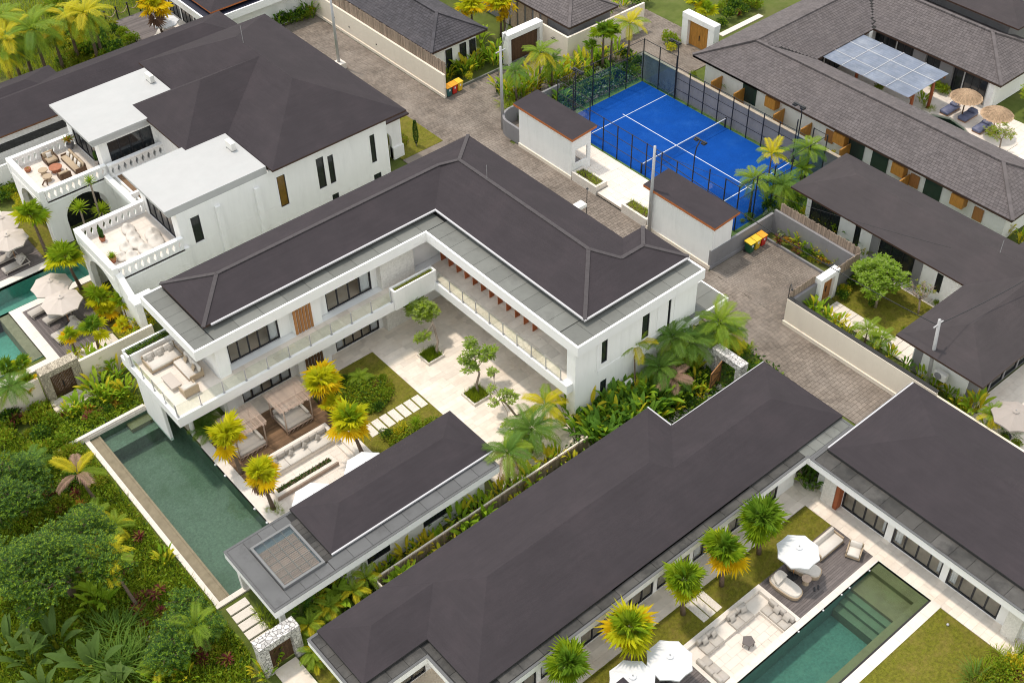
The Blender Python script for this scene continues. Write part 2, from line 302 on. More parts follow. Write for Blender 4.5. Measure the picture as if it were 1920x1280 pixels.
M_acwhite = mat('air_conditioner_paint', (0.72, 0.71, 0.68), 0.6, 0.06, 3, stain_or_sun=(0.4, 0.36, 0.3), stain_or_sun_amt=0.3)
M_polycarb = mat('blue_polycarbonate', (0.19, 0.225, 0.295), 0.55, 0.2, 0.8, spec=0.5, island=0.10, stain_or_sun=(0.38, 0.41, 0.46), stain_or_sun_amt=0.6, stain_or_sun_scale=0.6, stain_or_sun_cut=(0.45, 0.65))
M_slat = mat('pinkish_slat', (0.44, 0.235, 0.165), 0.8, 0.15, 3, objrand=0.15)
M_umbgrey = mat('grey_beige_canvas', (0.36, 0.32, 0.29), 0.9, 0.04, 2)
M_thatch = mat('thatch', (0.36, 0.25, 0.16), 0.95, 0.3, 12, 0.5, 30, island=0.25)
L_fan = leafmat('fan_leaf_green', (0.19, 0.33, 0.015), (0.36, 0.46, 0.02))
L_fandk = leafmat('fan_leaf_deep_green', (0.11, 0.24, 0.018), (0.22, 0.34, 0.025))
L_fany = leafmat('fan_leaf_yellow', (0.76, 0.64, 0.02), (0.82, 0.56, 0.015))
L_fanyg = leafmat('fan_leaf_lime', (0.48, 0.54, 0.018), (0.70, 0.66, 0.02))
L_dead = leafmat('dead_frond', (0.26, 0.16, 0.12), (0.34, 0.22, 0.15), 0.2)
L_palm = leafmat('feather_leaf_green', (0.16, 0.28, 0.02), (0.28, 0.37, 0.03))
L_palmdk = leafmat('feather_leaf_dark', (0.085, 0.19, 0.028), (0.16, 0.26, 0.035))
L_palmy = leafmat('feather_leaf_yellow', (0.52, 0.52, 0.02), (0.64, 0.50, 0.02))
L_ban = leafmat('paddle_leaf_green', (0.20, 0.38, 0.02), (0.37, 0.50, 0.03))
L_bandk = leafmat('paddle_leaf_dark', (0.07, 0.19, 0.02), (0.16, 0.29, 0.03))
L_bany = leafmat('paddle_leaf_yellow', (0.54, 0.54, 0.03), (0.66, 0.52, 0.03))
L_bush = leafmat('bush_leaf', (0.13, 0.25, 0.015), (0.28, 0.39, 0.02))
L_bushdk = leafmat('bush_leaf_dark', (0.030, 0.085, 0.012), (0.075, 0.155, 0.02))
L_busholive = leafmat('bush_leaf_olive', (0.18, 0.22, 0.015), (0.32, 0.31, 0.02))
L_red = leafmat('red_leaf', (0.13, 0.022, 0.03), (0.24, 0.06, 0.05))
L_grass = leafmat('grass_blade', (0.22, 0.33, 0.014), (0.38, 0.44, 0.025))
L_grassdk = leafmat('grass_blade_dark', (0.07, 0.15, 0.012), (0.15, 0.22, 0.02))
L_frang = leafmat('frangipani_leaf', (0.19, 0.29, 0.05), (0.32, 0.40, 0.10))
L_bancorner = leafmat('old_banana_leaf', (0.08, 0.155, 0.03), (0.14, 0.21, 0.05))
L_lawn = leafmat('lawn_blade', (0.20, 0.22, 0.015), (0.34, 0.29, 0.04))
L_silver = leafmat('silver_leaf', (0.30, 0.36, 0.24), (0.40, 0.44, 0.32))
L_orange = leafmat('orange_leaf', (0.40, 0.16, 0.02), (0.45, 0.28, 0.03))
# ================================================================== setting
def sheet(name, x0, x1, y0, y1, z, m, thick=0.3, kind='structure'):
    o = MB().box(x0, x1, y0, y1, z-thick, z).build(name, m); o['kind'] = kind; return o

# ground: one large sheet with the pools, sunk below it, cut out
POOLS = [(12.45, 17.6, 42.25, 58.65), (26.0, 42.7, 16.0, 19.62), (4.0, 20.1, 74.1, 77.0), (4.0, 13.65, 68.1, 74.1), (80.6, 85.3, 38.2, 46.4), (29.6, 36.25, 20.02, 23.05)]
mb = MB()
xs = sorted({-500, 700} | {v for p in POOLS for v in p[:2]}); ys = sorted({-500, 700} | {v for p in POOLS for v in p[2:]})
for i in range(len(xs)-1):
    for j in range(len(ys)-1):
        cx, cy = (xs[i]+xs[i+1])/2, (ys[j]+ys[j+1])/2
        if any(p[0] < cx < p[1] and p[2] < cy < p[3] for p in POOLS): continue
        mb.quad((xs[i], ys[j], -0.06), (xs[i+1], ys[j], -0.06), (xs[i+1], ys[j+1], -0.06), (xs[i], ys[j+1], -0.06))
struct('ground', mb, M_ground)

def paving(name, rects, z, lx, ly, m, joint, gap=0.008, n_obj=300, rise=0.02, jitter=0.004, near=None, bond=True, piece='tile'):
    """a slab of bedding with separate pieces laid on it; the nearest n_obj pieces are objects, the rest one joined part"""
    base = MB()
    for x0, x1, y0, y1 in rects: base.box(x0, x1, y0, y1, z-0.3, z)
    root = struct(name, base, joint)
    pcs = []
    for x0, x1, y0, y1 in rects:
        ny = max(1, round((y1-y0)/ly)); sy = (y1-y0)/ny
        for j in range(ny):
            x = x0 - (R.random()*lx if bond else 0)
            while x < x1 - 0.02:
                w = lx*(R.choice((0.7, 1.0, 1.0, 1.35)) if bond == 'random' else 1.0)
                a, b = max(x, x0), min(x+w, x1)
                if b-a > 0.06: pcs.append((a+gap/2, b-gap/2, y0+j*sy+gap/2, y0+(j+1)*sy-gap/2, z+rise+R.uniform(-jitter, jitter)))
                x += w
    pcs.sort(key=lambda p: (p[0]+p[1])*0.46+(p[2]+p[3])*0.57)
    if n_obj:
        unit = MB().box(-0.5, 0.5, -0.5, 0.5, -1, 0, bottom=False).mesh(piece, m)
        for a, b, c, d, t in pcs[:n_obj]:
            o = put(piece, unit, root, ((a+b)/2, (c+d)/2, t)); o.scale = (b-a, d-c, rise+0.02)
    if len(pcs) > n_obj:
        mb = MB()
        for a, b, c, d, t in pcs[n_obj:]: mb.box(a, b, c, d, z-0.02, t, bottom=False)
        mb.build(piece+'s', m, root, kind='stuff')
    return root

# road of concrete setts and the drives off it
paving('road', [(50.3, 54.5, 20.0, 103.0)], -0.02, 0.36, 0.27, M_paver, M_pavjoint, 0.02, 0, 0.02, 0.006, piece='sett')
paving('driveway', [(54.5, 60.4, 36.9, 43.9)], -0.022, 0.26, 0.18, M_paver, M_pavjoint, 0.02, 0, 0.02, 0.006, piece='sett')
paving('side_street', [(54.5, 72.5, 66.6, 75.9), (72.5, 79.0, 64.0, 100.0)], -0.021, 0.30, 0.22, M_paver, M_pavjoint, 0.02, 0, 0.02, 0.006, piece='sett')
sheet('lane_strip', 54.45, 54.7, 44, 66, 0.012, M_paver)
mb = MB(); mb.box(46.2, 50.4, 61.2, 70.4, -0.3, -0.012); struct('entrance_court', mb, M_paver)

# main courtyard of travertine
paving('courtyard_floor', [(30.95, 38.4, 36.4, 54.85), (20.0, 30.95, 53.3, 54.9), (38.4, 40.4, 39.2, 54.85), (17.7, 20.0, 53.3, 58.6), (29.8, 30.95, 36.4, 45.0)], 0.0, 0.9, 0.42, M_trav, M_grout, 0.008, 300, 0.02, bond='random')
paving('lounge_floor', [(18.25, 25.5, 42.0, 49.05)], 0.0, 0.8, 0.5, M_travpale, M_grout, 0.008, 150, 0.02, bond='random')
def deck(name, x0, x1, y0, y1, z, m, along='x', w=0.14, gap=0.012):
    root = sheet(name, x0, x1, y0, y1, z-0.03, M_joint, 0.25); mb = MB()
    a = (y0 if along == 'x' else x0)
    b = (y1 if along == 'x' else x1)
    n = round((b-a)/w); s = (b-a)/n
    for i in range(n):
        p = a+i*s; q = p+s-gap
        lo, hi = (x0, x1) if along == 'x' else (y0, y1); t = lo
        while t < hi-0.05:
            e = min(hi, t+R.uniform(1.8, 3.6)); zz = z+R.uniform(-0.003, 0.003)
            if along == 'x': mb.box(t, e-0.006, p, q, z-0.03, zz, bottom=False)
            else: mb.box(p, q, t, e-0.006, z-0.03, zz, bottom=False)
            t = e
    mb.build('planks', m, root, kind='stuff'); return root
deck('cabana_deck', 18.25, 25.35, 49.1, 53.3, 0.07, M_deckbrown, 'x', 0.13)
# lawns
def lawn(name, x0, x1, y0, y1, z=0.02):
    return sheet(name, x0, x1, y0, y1, z, M_lawn)
lawn('garden_lawn', 25.5, 30.93, 41.0, 53.28, 0.025)
lawn('villa_lawn', 46.2, 50.4, 70.4, 76.0, 0.02)
# stepping slabs are things laid in the lawn
unit = MB().box(-0.5, 0.5, -0.5, 0.5, -1, 0).mesh('paving_slab', M_coping)
for i in range(7):
    o = put('stepping_stone', unit, None, (30.53-i*0.655, 47.36, 0.05)); o.scale = (0.54, 1.15, 0.1)
    tag(o, 'pale stepping slab beside the round shrub bed', 'paving slab', 'stepping slabs across the garden lawn')

# ------------------------------------------------------------------ pools
def pool_basin(name, x0, x1, y0, y1, depth, m, steps=()):
    mb = MB(); z0 = -depth
    mb.quad((x0,y0,z0),(x1,y0,z0),(x1,y1,z0),(x0,y1,z0))
    for a, b in (((x0,y0),(x1,y0)),((x1,y0),(x1,y1)),((x1,y1),(x0,y1)),((x0,y1),(x0,y0))):
        mb.quad((a[0],a[1],z0),(a[0],a[1],0.02),(b[0],b[1],0.02),(b[0],b[1],z0))
    return struct(name, mb, m)
def water(name, pts, z, m=M_water):
    mb = MB(); mb.poly([(x, y, z) for x, y in pts]); return struct(name, mb, m)
pool_basin('swimming_pool_basin', 12.45, 17.6, 42.25, 58.65, 1.5, M_pooltile)
MBx = MB().box(12.47, 13.15, 42.27, 58.63, -1.49, -0.055); p = struct('pool_overflow_ledge', MBx, M_poolwall)
MB().box(13.02, 13.15, 42.28, 58.62, -0.054, -0.02).build('lip', M_poolwall, p)
MB().box(13.16, 17.58, 57.2, 58.63, -1.49, -0.5).build('step', M_pooltile, struct('pool_step_ledge', MB().box(15.0, 17.58, 57.9, 58.63, -0.5, -0.2), M_poolledge))
water('pool_water', [(12.46, 42.26), (17.59, 42.26), (17.59, 58.64), (12.46, 58.64)], -0.07)
def coping(name, boxes, m=M_coping, n=1.2):
    root = struct(name, MB().box(*[boxes[0][i] for i in range(4)], boxes[0][4]-0.3, boxes[0][4]-0.03), m)
    for x0, x1, y0, y1, z in boxes:
        lx, ly = x1-x0, y1-y0; k = max(1, round(max(lx, ly)/n))
        for i in range(k):
            if lx > ly: MB().box(x0+lx*i/k+0.004, x0+lx*(i+1)/k-0.004, y0, y1, z-0.28, z).build('coping_stone', m, root)
            else: MB().box(x0, x1, y0+ly*i/k+0.004, y0+ly*(i+1)/k-0.004, z-0.28, z).build('coping_stone', m, root)
    return root
coping('pool_coping', [(17.6, 18.24, 42.3, 53.4, 0.06), (12.1, 17.6, 41.9, 42.25, 0.06), (12.15, 12.45, 41.9, 58.9, 0.05), (12.45, 17.6, 58.65, 58.95, 0.3)])
# light fittings under the coping edge
for k, y in enumerate((51.5, 50.3, 46.8, 45.4)):
    mb = MB(); mb.lathe([(0.09, 0), (0.09, 0.05), (0.06, 0.07)], (0, 0, 0), 10)
    o = mb.build('pool_spout', M_umbwhite, None, loc=(17.56, y, -0.05)); tag(o, 'small white spout in the main pool wall', 'pool spout', 'spouts along the main pool wall')

# second pool, lower right
pool_basin('second_pool_basin', 26.0, 42.7, 16.0, 19.62, 1.7, M_poolteal)
st = struct('second_pool_steps', MB().box(41.95, 42.68, 16.02, 19.6, -1.69, -0.12), M_poolledge)
for k, (a, b, z) in enumerate(((40.3, 41.94, -0.42), (39.85, 40.29, -0.62), (39.35, 39.84, -0.82), (38.85, 39.34, -1.02))):
    MB().box(a, b, 16.62, 19.6, -1.69, z).build('step', M_poolledge if k < 1 else M_poolstep, st)
e = struct('second_pool_overflow_ledge', MB().box(26.02, 42.68, 16.02, 16.6, -1.69, -0.10), M_poolledge)
MB().box(26.02, 42.66, 16.02, 16.14, -0.099, -0.04).build('lip', M_joint, e)
water('second_pool_water', [(26.01, 16.01), (42.69, 16.01), (42.69, 19.61), (26.01, 19.61)], -0.06)
coping('second_pool_coping', [(26.0, 42.7, 19.62, 20.02, 0.06), (26.0, 42.78, 15.4, 16.0, 0.06)])
paving('terrace_floor', [(42.7, 44.3, 10.9, 25.05), (40.4, 44.3, 25.05, 27.5), (22.0, 40.4, 25.0, 26.55)], 0.0, 1.0, 0.5, M_trav, M_grout, 0.008, 200, 0.025, bond='random')
deck('pool_deck', 36.25, 42.7, 20.02, 23.05, 0.07, M_deck, 'x', 0.14)
deck('umbrella_deck', 24.5, 29.58, 20.02, 23.0, 0.069, M_deck, 'x', 0.14)
lawn('pool_lawn', 24.0, 42.68, 23.02, 25.0, 0.03)
lawn('corner_lawn', 28.0, 42.66, 5.0, 15.4, 0.03)
for i in range(3):
    o = put('stepping_stone', unit, None, (33.45-i*0.52-0.1, 24.1, 0.06)); o.scale = (0.45, 1.5, 0.1)
    tag(o, 'pale stepping slab behind the sunken lounge', 'paving slab', 'stepping slabs behind the sunken lounge')

# left pools
pool_basin('left_pool_basin', 4.0, 20.1, 74.1, 77.0, 1.4, M_poolbright)
pool_basin('left_lower_pool_basin', 4.0, 13.65, 68.1, 74.1, 1.4, M_poolbright)
struct('left_pool_ledge', MB().box(12.9, 13.63, 68.12, 74.05, -1.39, -0.1).box(4, 12.89, 68.12, 68.8, -1.39, -0.1), M_poolwall)
water('left_pool_water', [(4.01, 68.11), (13.64, 68.11), (13.64, 74.11), (20.09, 74.11), (20.09, 76.99), (4.01, 76.99)], -0.07)
coping('left_pool_coping', [(13.65, 14.4, 67.6, 74.0, 0.08), (14.4, 20.3, 73.35, 74.0, 0.08), (4.0, 20.3, 77.0, 77.7, 0.08), (4.0, 14.4, 67.0, 67.6, 0.08)])
deck('left_deck', 14.4, 18.4, 67.0, 73.35, 0.07, M_deck, 'y', 0.14)
deck('left_upper_deck', 8.0, 18.3, 77.7, 84.0, 0.071, M_deck, 'x', 0.14)
sheet('left_terrace', 6.0, 18.2, 83.9, 90.0, 0.05, M_trav)
lawn('left_lawn', 18.3, 20.2, 77.7, 84.0, 0.03); lawn('left_garden', 18.4, 20.2, 64.2, 73.3, 0.02)
mb = MB(); mb.box(13.0, 18.3, 64.1, 67.0, -0.2, 0.05); struct('left_garden_path', mb, M_travpale)

gs = struct('gateway_steps', MB().box(11.95, 14.6, 62.75, 63.25, -.3, .30), M_trav)
for k in range(2): MB().box(11.9-.05*k, 14.65, 62.35-.4*k, 62.75-.4*k, -.3, .18-.12*k).build('step', M_trav, gs)
a, b = at(1240+560*.19792, 335*.19792), at(1240+945*.19792, 145*.19792)
struct('entry_path', MB().box(min(a.x, b.x), max(a.x, b.x), min(a.y, b.y)-.3, min(a.y, b.y)+.3, -.2, .03), M_travpale)
# ================================================================== building helpers
def hip(mb, x0, x1, y0, y1, ze, sl, t=0.14, m=0, me=1):
    w, d = x1-x0, y1-y0; h = min(w, d)/2; zr = ze+h*sl
    if w >= d: A, B = (x0+h, (y0+y1)/2, zr), (x1-h, (y0+y1)/2, zr)
    else: A, B = ((x0+x1)/2, y0+h, zr), ((x0+x1)/2, y1-h, zr)
    c = [(x0,y0,ze),(x1,y0,ze),(x1,y1,ze),(x0,y1,ze)]; b = [(p[0],p[1],ze-t) for p in c]
    if w >= d:
        mb.quad(c[0],c[1],B,A,m); mb.tri(c[1],c[2],B,m); mb.quad(c[2],c[3],A,B,m); mb.tri(c[3],c[0],A,m)
    else:
        mb.tri(c[0],c[1],A,m); mb.quad(c[1],c[2],B,A,m); mb.tri(c[2],c[3],B,m); mb.quad(c[3],c[0],A,B,m)
    for i in range(4):
        j = (i+1) % 4; mb.quad(b[i],b[j],c[j],c[i],me)
    mb.quad(b[3],b[2],b[1],b[0],me)
    return c, A, B
def caps(mb, segs, w=0.34, t=0.07):
    """overlapping cap shingles along hips and ridges"""
    for a, b in segs:
        a, b = Vector(a), Vector(b); d = b-a; n = max(1, int(d.length/0.33)); u = d.normalized()
        s = u.cross(Vector((0,0,1))).normalized(); up = s.cross(u)
        for i in range(n):
            p = a+d*((i+0.5)/n); mb.obox(p+up*(0.012+0.004*(i % 2)), u*(d.length/n*0.53), s*(w/2), up*(t/2))
def hipsegs(c, A, B, w_ge_d=True):
    return ([(c[0],A),(c[3],A),(c[1],B),(c[2],B)] if w_ge_d else [(c[0],A),(c[1],A),(c[2],B),(c[3],B)]) + [(A,B)]
def hip_tiles(root, x0, x1, y0, y1, ze, sl, m, sides='news', row=0.26, tw=0.30, keep=None):
    """real lapped tiles over a hip roof, one joined part"""
    mb = MB(); w, d = x1-x0, y1-y0; h = min(w, d)/2; g = math.sqrt(1+sl*sl); n = int(h*g/row)
    for side in sides:
        if side in 'sn': L0, L1 = x0, x1
        else: L0, L1 = y0, y1
        for i in range(n):
            s0, s1 = i*row/g, (i*row+row*1.02)/g           # horizontal distance from the eave
            a, b = L0+s0, L1-s0
            if side in 'we' and w > d or side in 'sn' and d > w: pass
            if b-a < 0.15: break
            k = max(1, round((b-a)/tw)); st = (b-a)/k; off = (i % 2)*0.5
            t = a-off*st
            while t < b-0.02:
                p, q = max(t, a), min(t+st, b); t += st
                if q-p < 0.04: continue
                pc = (p+q)/2
                if keep and not keep(side, pc, s0): continue
                za, zb = ze+s0*sl+0.045+R.uniform(-.006, .006), ze+s1*sl+0.015
                zl = ze+s0*sl
                p += 0.008; q -= 0.008
                if side == 's': P4 = [(p,y0+s0,za),(q,y0+s0,za),(q,y0+s1,zb),(p,y0+s1,zb)]; lo = [(p,y0+s0,zl),(q,y0+s0,zl)]
                if side == 'n': P4 = [(q,y1-s0,za),(p,y1-s0,za),(p,y1-s1,zb),(q,y1-s1,zb)]; lo = [(q,y1-s0,zl),(p,y1-s0,zl)]
                if side == 'w': P4 = [(x0+s0,q,za),(x0+s0,p,za),(x0+s1,p,zb),(x0+s1,q,zb)]; lo = [(x0+s0,q,zl),(x0+s0,p,zl)]
                if side == 'e': P4 = [(x1-s0,p,za),(x1-s0,q,za),(x1-s1,q,zb),(x1-s1,p,zb)]; lo = [(x1-s0,p,zl),(x1-s0,q,zl)]
                nb = len(mb.v); mb.v += P4+lo
                mb.f += [(nb,nb+1,nb+2,nb+3),(nb+4,nb+5,nb+1,nb)]; mb.m += [0,0]
    return mb.build('tiles', m, root, kind='stuff')
def wall_along(mb, axis, a0, a1, c, t, z0, z1, holes=(), m=0):
    """wall running along an axis at coordinate c..c+t with openings (a,b,za,zb)"""
    def bx(p, q, za, zb):
        if q-p < 1e-4 or zb-za < 1e-4: return
        if axis == 'x': mb.box(p, q, c, c+t, za, zb, m)
        else: mb.box(c, c+t, p, q, za, zb, m)
    p = a0
    for a, b, za, zb in sorted(holes):
        bx(p, a, z0, z1); bx(a, b, z0, za); bx(a, b, zb, z1); p = b
    bx(p, a1, z0, z1)
def window(parent, axis, a, b, c, z0, z1, n=2, glass=None, out=-1, fr=0.07, curtain=None, name='window', depth=0.08, skip=()):
    """framed window; n panes side by side; out=-1: faces the lower coordinate. skip: panes slid open"""
    glass = glass or M_glass; mb = MB()
    def bx(m_, p, q, za, zb, d0, d1):
        lo, hi = min(c+d0*out, c+d1*out), max(c+d0*out, c+d1*out)
        if axis == 'x': m_.box(p, q, lo, hi, za, zb)
        else: m_.box(lo, hi, p, q, za, zb)
    bx(mb, a, b, z1-fr, z1, 0, depth); bx(mb, a, b, z0, z0+fr, 0, depth)
    w = (b-a)/n
    for i in range(n+1):
        x = a+i*w; p = a if i == 0 else (b-fr if i == n else x-fr/2)
        if not ((i in skip) and (i-1 in skip)): bx(mb, p, p+fr, z0+fr, z1-fr, 0.002, depth-0.002)
    f = mb.build(name, M_frame, parent)
    for i in range(n):
        if i in skip: continue
        pm = MB(); bx(pm, a+i*w+fr*0.4, a+(i+1)*w-fr*0.4, z0+fr*0.8, z1-fr*0.8, 0.03, 0.036); pm.build('pane', glass, f)
    if curtain:
        for i in curtain:
            cm = MB(); k = 14; p, q = a+i*w+0.04, a+(i+1)*w-0.04
            for j in range(k):
                x, x2 = p+(q-p)*j/k, p+(q-p)*(j+1)/k; o1, o2 = (-0.06 if j % 2 else -0.16), (-0.16 if j % 2 else -0.06)
                if axis == 'x': cm.quad((x,c+o1*out,z0+.04),(x2,c+o2*out,z0+.04),(x2,c+o2*out,z1-.05),(x,c+o1*out,z1-.05))
                else: cm.quad((c+o1*out,x,z0+.04),(c+o2*out,x2,z0+.04),(c+o2*out,x2,z1-.05),(c+o1*out,x,z1-.05))
            cm.build('curtain', M_curtain, f)
    return f
def fascia_ring(mb, pts, z0, z1, t=0.14):
    """upstand round an axis-parallel outline given counter-clockwise; t inside"""
    n = len(pts)
    for i in range(n):
        (xa, ya), (xb, yb) = pts[i], pts[(i+1) % n]
        pa, nb_ = pts[i-1], pts[(i+2) % n]
        dx, dy = (xb > xa)-(xb < xa), (yb > ya)-(yb < ya)
        inx, iny = -dy, dx                                   # inward normal (ccw)
        # shorten at the end so that corners butt
        def turn(p0, p1, p2): return (p1[0]-p0[0])*(p2[1]-p1[1])-(p1[1]-p0[1])*(p2[0]-p1[0])
        endc = turn(pts[i], pts[(i+1) % n], nb_); stc = turn(pa, pts[i], pts[(i+1) % n])
        ex, ey = (xb-dx*t, yb-dy*t) if endc > 0 else (xb, yb)
        sx, sy = (xa, ya) if stc > 0 else (xa-dx*0, ya-dy*0)
        if stc < 0: sx, sy = xa-dx*0, ya-dy*0
        if endc < 0: ex, ey = xb+dx*t, yb+dy*t
        if stc < 0: sx, sy = xa, ya
        X = sorted((sx, ex, )) ; Y = sorted((sy, ey))
        if dx: mb.box(X[0], X[1], min(sy, sy+iny*t), max(sy, sy+iny*t), z0, z1)
        else: mb.box(min(sx, sx+inx*t), max(sx, sx+inx*t), Y[0], Y[1], z0, z1)
def cap_ring(root, pts, z, m, t):
    mb = MB(); fascia_ring(mb, pts, z, z+0.035, t); mb.build('parapet_cap', m, root)
def slabs(root, x0, x1, y0, y1, z, m, nx, ny, th=0.04, gap=0.022):
    for i in range(nx):
        for j in range(ny):
            a, b = x0+(x1-x0)*i/nx+gap/2, x0+(x1-x0)*(i+1)/nx-gap/2; c, d = y0+(y1-y0)*j/ny+gap/2, y0+(y1-y0)*(j+1)/ny-gap/2
            MB().box(a, b, c, d, z, z+th+R.uniform(-.004, .004)).build('roof_slab', m, root)
def gutter(root, segs, z, m=M_gutter, w=0.12):
    mb = MB()
    for x0, x1, y0, y1 in segs: mb.box(x0, x1, y0, y1, z-0.1, z)
    return mb.build('gutter', m, root)

# ================================================================== main L-shaped villa
V = thing('villa', 'large white L-shaped two-storey villa with dark hipped roof around the courtyard', 'house', (30, 50, 0))
V.location = (0, 0, 0)
F2 = 3.8; ZT = 7.2
mb = MB()
# lower and upper wall of the wing behind the pool (faces the court at y=54.85)
up = [(21.46, 25.19, F2, 6.1), (28.88, 32.5, F2, 6.1)]; lo = [(21.7, 25.4, 0.05, 2.35), (29.08, 32.7, 0.05, 2.35)]
wall_along(mb, 'x', 20.3, 38.9, 54.85, 0.2, 0, 3.1, lo); wall_along(mb, 'x', 20.3, 38.9, 54.85, 0.2, F2-0.001, 6.4, up)
mb.box(20.3, 45.5, 60.2, 60.4, 0, 6.9); mb.box(20.3, 20.5, 55.05, 60.2, 0, 3.1); mb.box(20.3, 20.5, 55.05, 60.2, F2, 6.4)
mb.box(20.28, 21.1, 54.1, 54.83, F2, 6.4); mb.box(20.4, 21.1, 54.5, 54.84, 0, 3.1)          # corner piers
mb.box(26.07, 28.17, 54.4, 54.84, F2, 6.4); mb.box(25.8, 28.35, 54.35, 54.84, 0, 3.1)      # projecting bays
# NE wing: wall behind the gallery, outer wall on the road, end wall
wall_along(mb, 'y', 39.2, 54.85, 38.9, 0.2, 0, 3.1, [(40.0, 42.4, 0.05, 2.4), (43.2, 46.8, 0.05, 2.4), (47.6, 50.6, 0.05, 2.4)])
wall_along(mb, 'y', 39.2, 53.4, 38.75, 0.2, F2, 6.4, [(39.9, 42.0, F2, 6.0)])
mb.box(45.3, 45.5, 44.3, 60.2, 0, 6.9); mb.box(45.5, 47.4, 44.1, 44.3, 0, 6.9)
wall_along(mb, 'x', 36.65, 47.4, 38.98, 0.22, 0, 3.4, [(38.85, 39.4, 0.3, 2.6)]); wall_along(mb, 'x', 36.65, 47.4, 38.98, 0.22, 3.4, 6.4, [(38.87, 39.38, 4.15, 6.3), (42.4, 43.05, 4.0, 6.3), (44.75, 45.0, 3.6, 6.3)])
mb.box(47.2, 47.4, 39.2, 44.1, 0, 6.9)
mb.box(36.65, 37.2, 39.2, 39.75, 0, 6.4)
w_ = mb.build('wall', M_white, V)
MB().box(32.97, 35.73, 54.3, 54.84, F2, 6.4).box(33.0, 35.7, 54.28, 54.84, 0, 3.1).build('textured_wall', M_limewash, V, label='rough white textured bay wall beside the stairs')
# recessed wall panels on the end wall
for a, b in ((38.45, 38.6), (43.75, 43.95), (45.3, 45.5)): MB().box(a, b, 38.94, 38.979, 3.75, 6.36).build('pilaster', M_fascia, V)
MB().box(39.5, 44.6, 38.955, 38.979, 3.45, 3.75).box(38.6, 39.5, 38.955, 38.979, 3.45, 3.75).build('string_course', M_fascia, V)
for a, b, z0, z1 in ((38.85, 39.4, 0.3, 2.6), (38.87, 39.38, 4.15, 6.3), (42.4, 43.05, 4.0, 6.3), (44.75, 45.0, 3.6, 6.3)):
    window(V, 'x', a, b, 39.1, z0, z1, 1, M_glassdark, -1, 0.05)
# floors and ceilings
fl = MB(); fl.box(20.5, 38.7, 55.05, 60.2, F2-0.1, F2-0.02).box(20.5, 38.7, 55.05, 60.2, 0.0, 0.03).box(39.1, 45.3, 39.2, 54.8, 0, 0.03).box(38.95, 45.3, 39.2, 60.2, F2-0.1, F2-0.02)
fl.build('inner_floor', M_inner, V)
iw = MB(); iw.box(20.5, 38.7, 58.6, 58.7, 0.03, 3.0).box(20.5, 38.7, 58.6, 58.7, F2, 6.4).box(42.0, 42.1, 39.2, 54.8, 0.03, 3.0).box(41.5, 41.6, 39.2, 54.8, F2, 6.4)
for x in (26.5, 28.5, 33.0): iw.box(x, x+0.1, 55.06, 58.6, 0.03, 3.0).box(x, x+0.1, 55.06, 58.6, F2, 6.4)
iw.build('inner_wall', M_innerwall, V)
window(V, 'x', 21.46, 25.19, 54.97, F2+0.03, 6.1, 5, None, -1, 0.09, (4,), skip=(2,))
window(V, 'x', 28.88, 32.5, 54.97, F2+0.03, 6.1, 4, None, -1, 0.09, (3,), skip=(2,))
window(V, 'x', 21.7, 25.4, 54.97, 0.06, 2.35, 5, None, -1, 0.09, (0, 1, 3, 4), skip=(2,))
window(V, 'x', 29.08, 32.7, 54.97, 0.06, 2.35, 5, None, -1, 0.09, (0, 4), skip=(2,))
for a, b in ((40.0, 42.4), (43.2, 46.8), (47.6, 50.6)): window(V, 'y', a, b, 39.05, 0.06, 2.4, 2, None, -1, 0.09, (0,))
window(V, 'y', 39.9, 42.0, 38.85, F2+0.02, 6.0, 2, None, -1, 0.09)
# timber slats on the bays
for x0, y, z0, z1, m_ in ((26.1, 54.32, F2+0.05, 6.35, M_wood), (26.35, 54.27, 0.05, 3.05, M_wooddark)):
    for i in range(6):
        MB().box(x0+i*0.235, x0+i*0.235+0.17, y, y+0.07, z0, z1).build('slat', m_, V)
# slabs: balcony and roof
bal = MB(); bal.box(16.5, 36.15, 52.8, 54.85, 3.05, F2-0.02).box(16.5, 20.3, 54.85, 60.35, 3.05, F2-0.02).box(36.15, 38.75, 39.2, 54.85, 3.05, F2-0.02).box(20.3, 45.3, 55.05, 60.2, 3.12, F2-0.11).box(38.95, 45.3, 39.2, 55.05, 3.12, F2-0.11)
bal.build('balcony_slab', M_fascia, V)
def tiles_on(root, rects, z, lx, ly, m, name='floor_tile', th=0.02, gap=0.012):
    u = MB().box(-0.5, 0.5, -0.5, 0.5, -1, 0, bottom=False).mesh(name, m)
    for x0, x1, y0, y1 in rects:
        nx, ny = max(1, round((x1-x0)/lx)), max(1, round((y1-y0)/ly)); sx, sy = (x1-x0)/nx, (y1-y0)/ny
        for i in range(nx):
            for j in range(ny):
                o = put(name, u, root, (x0+(i+.5)*sx, y0+(j+.5)*sy, z+th)); o.scale = (sx-gap, sy-gap, th)
tiles_on(V, [(16.7, 20.25, 53.0, 58.9)], F2-0.02, 0.9, 0.9, M_travpale)
tiles_on(V, [(20.25, 36.2, 53.0, 54.3), (36.3, 38.7, 39.8, 54.2)], F2-0.02, 0.9, 0.62, M_trav)
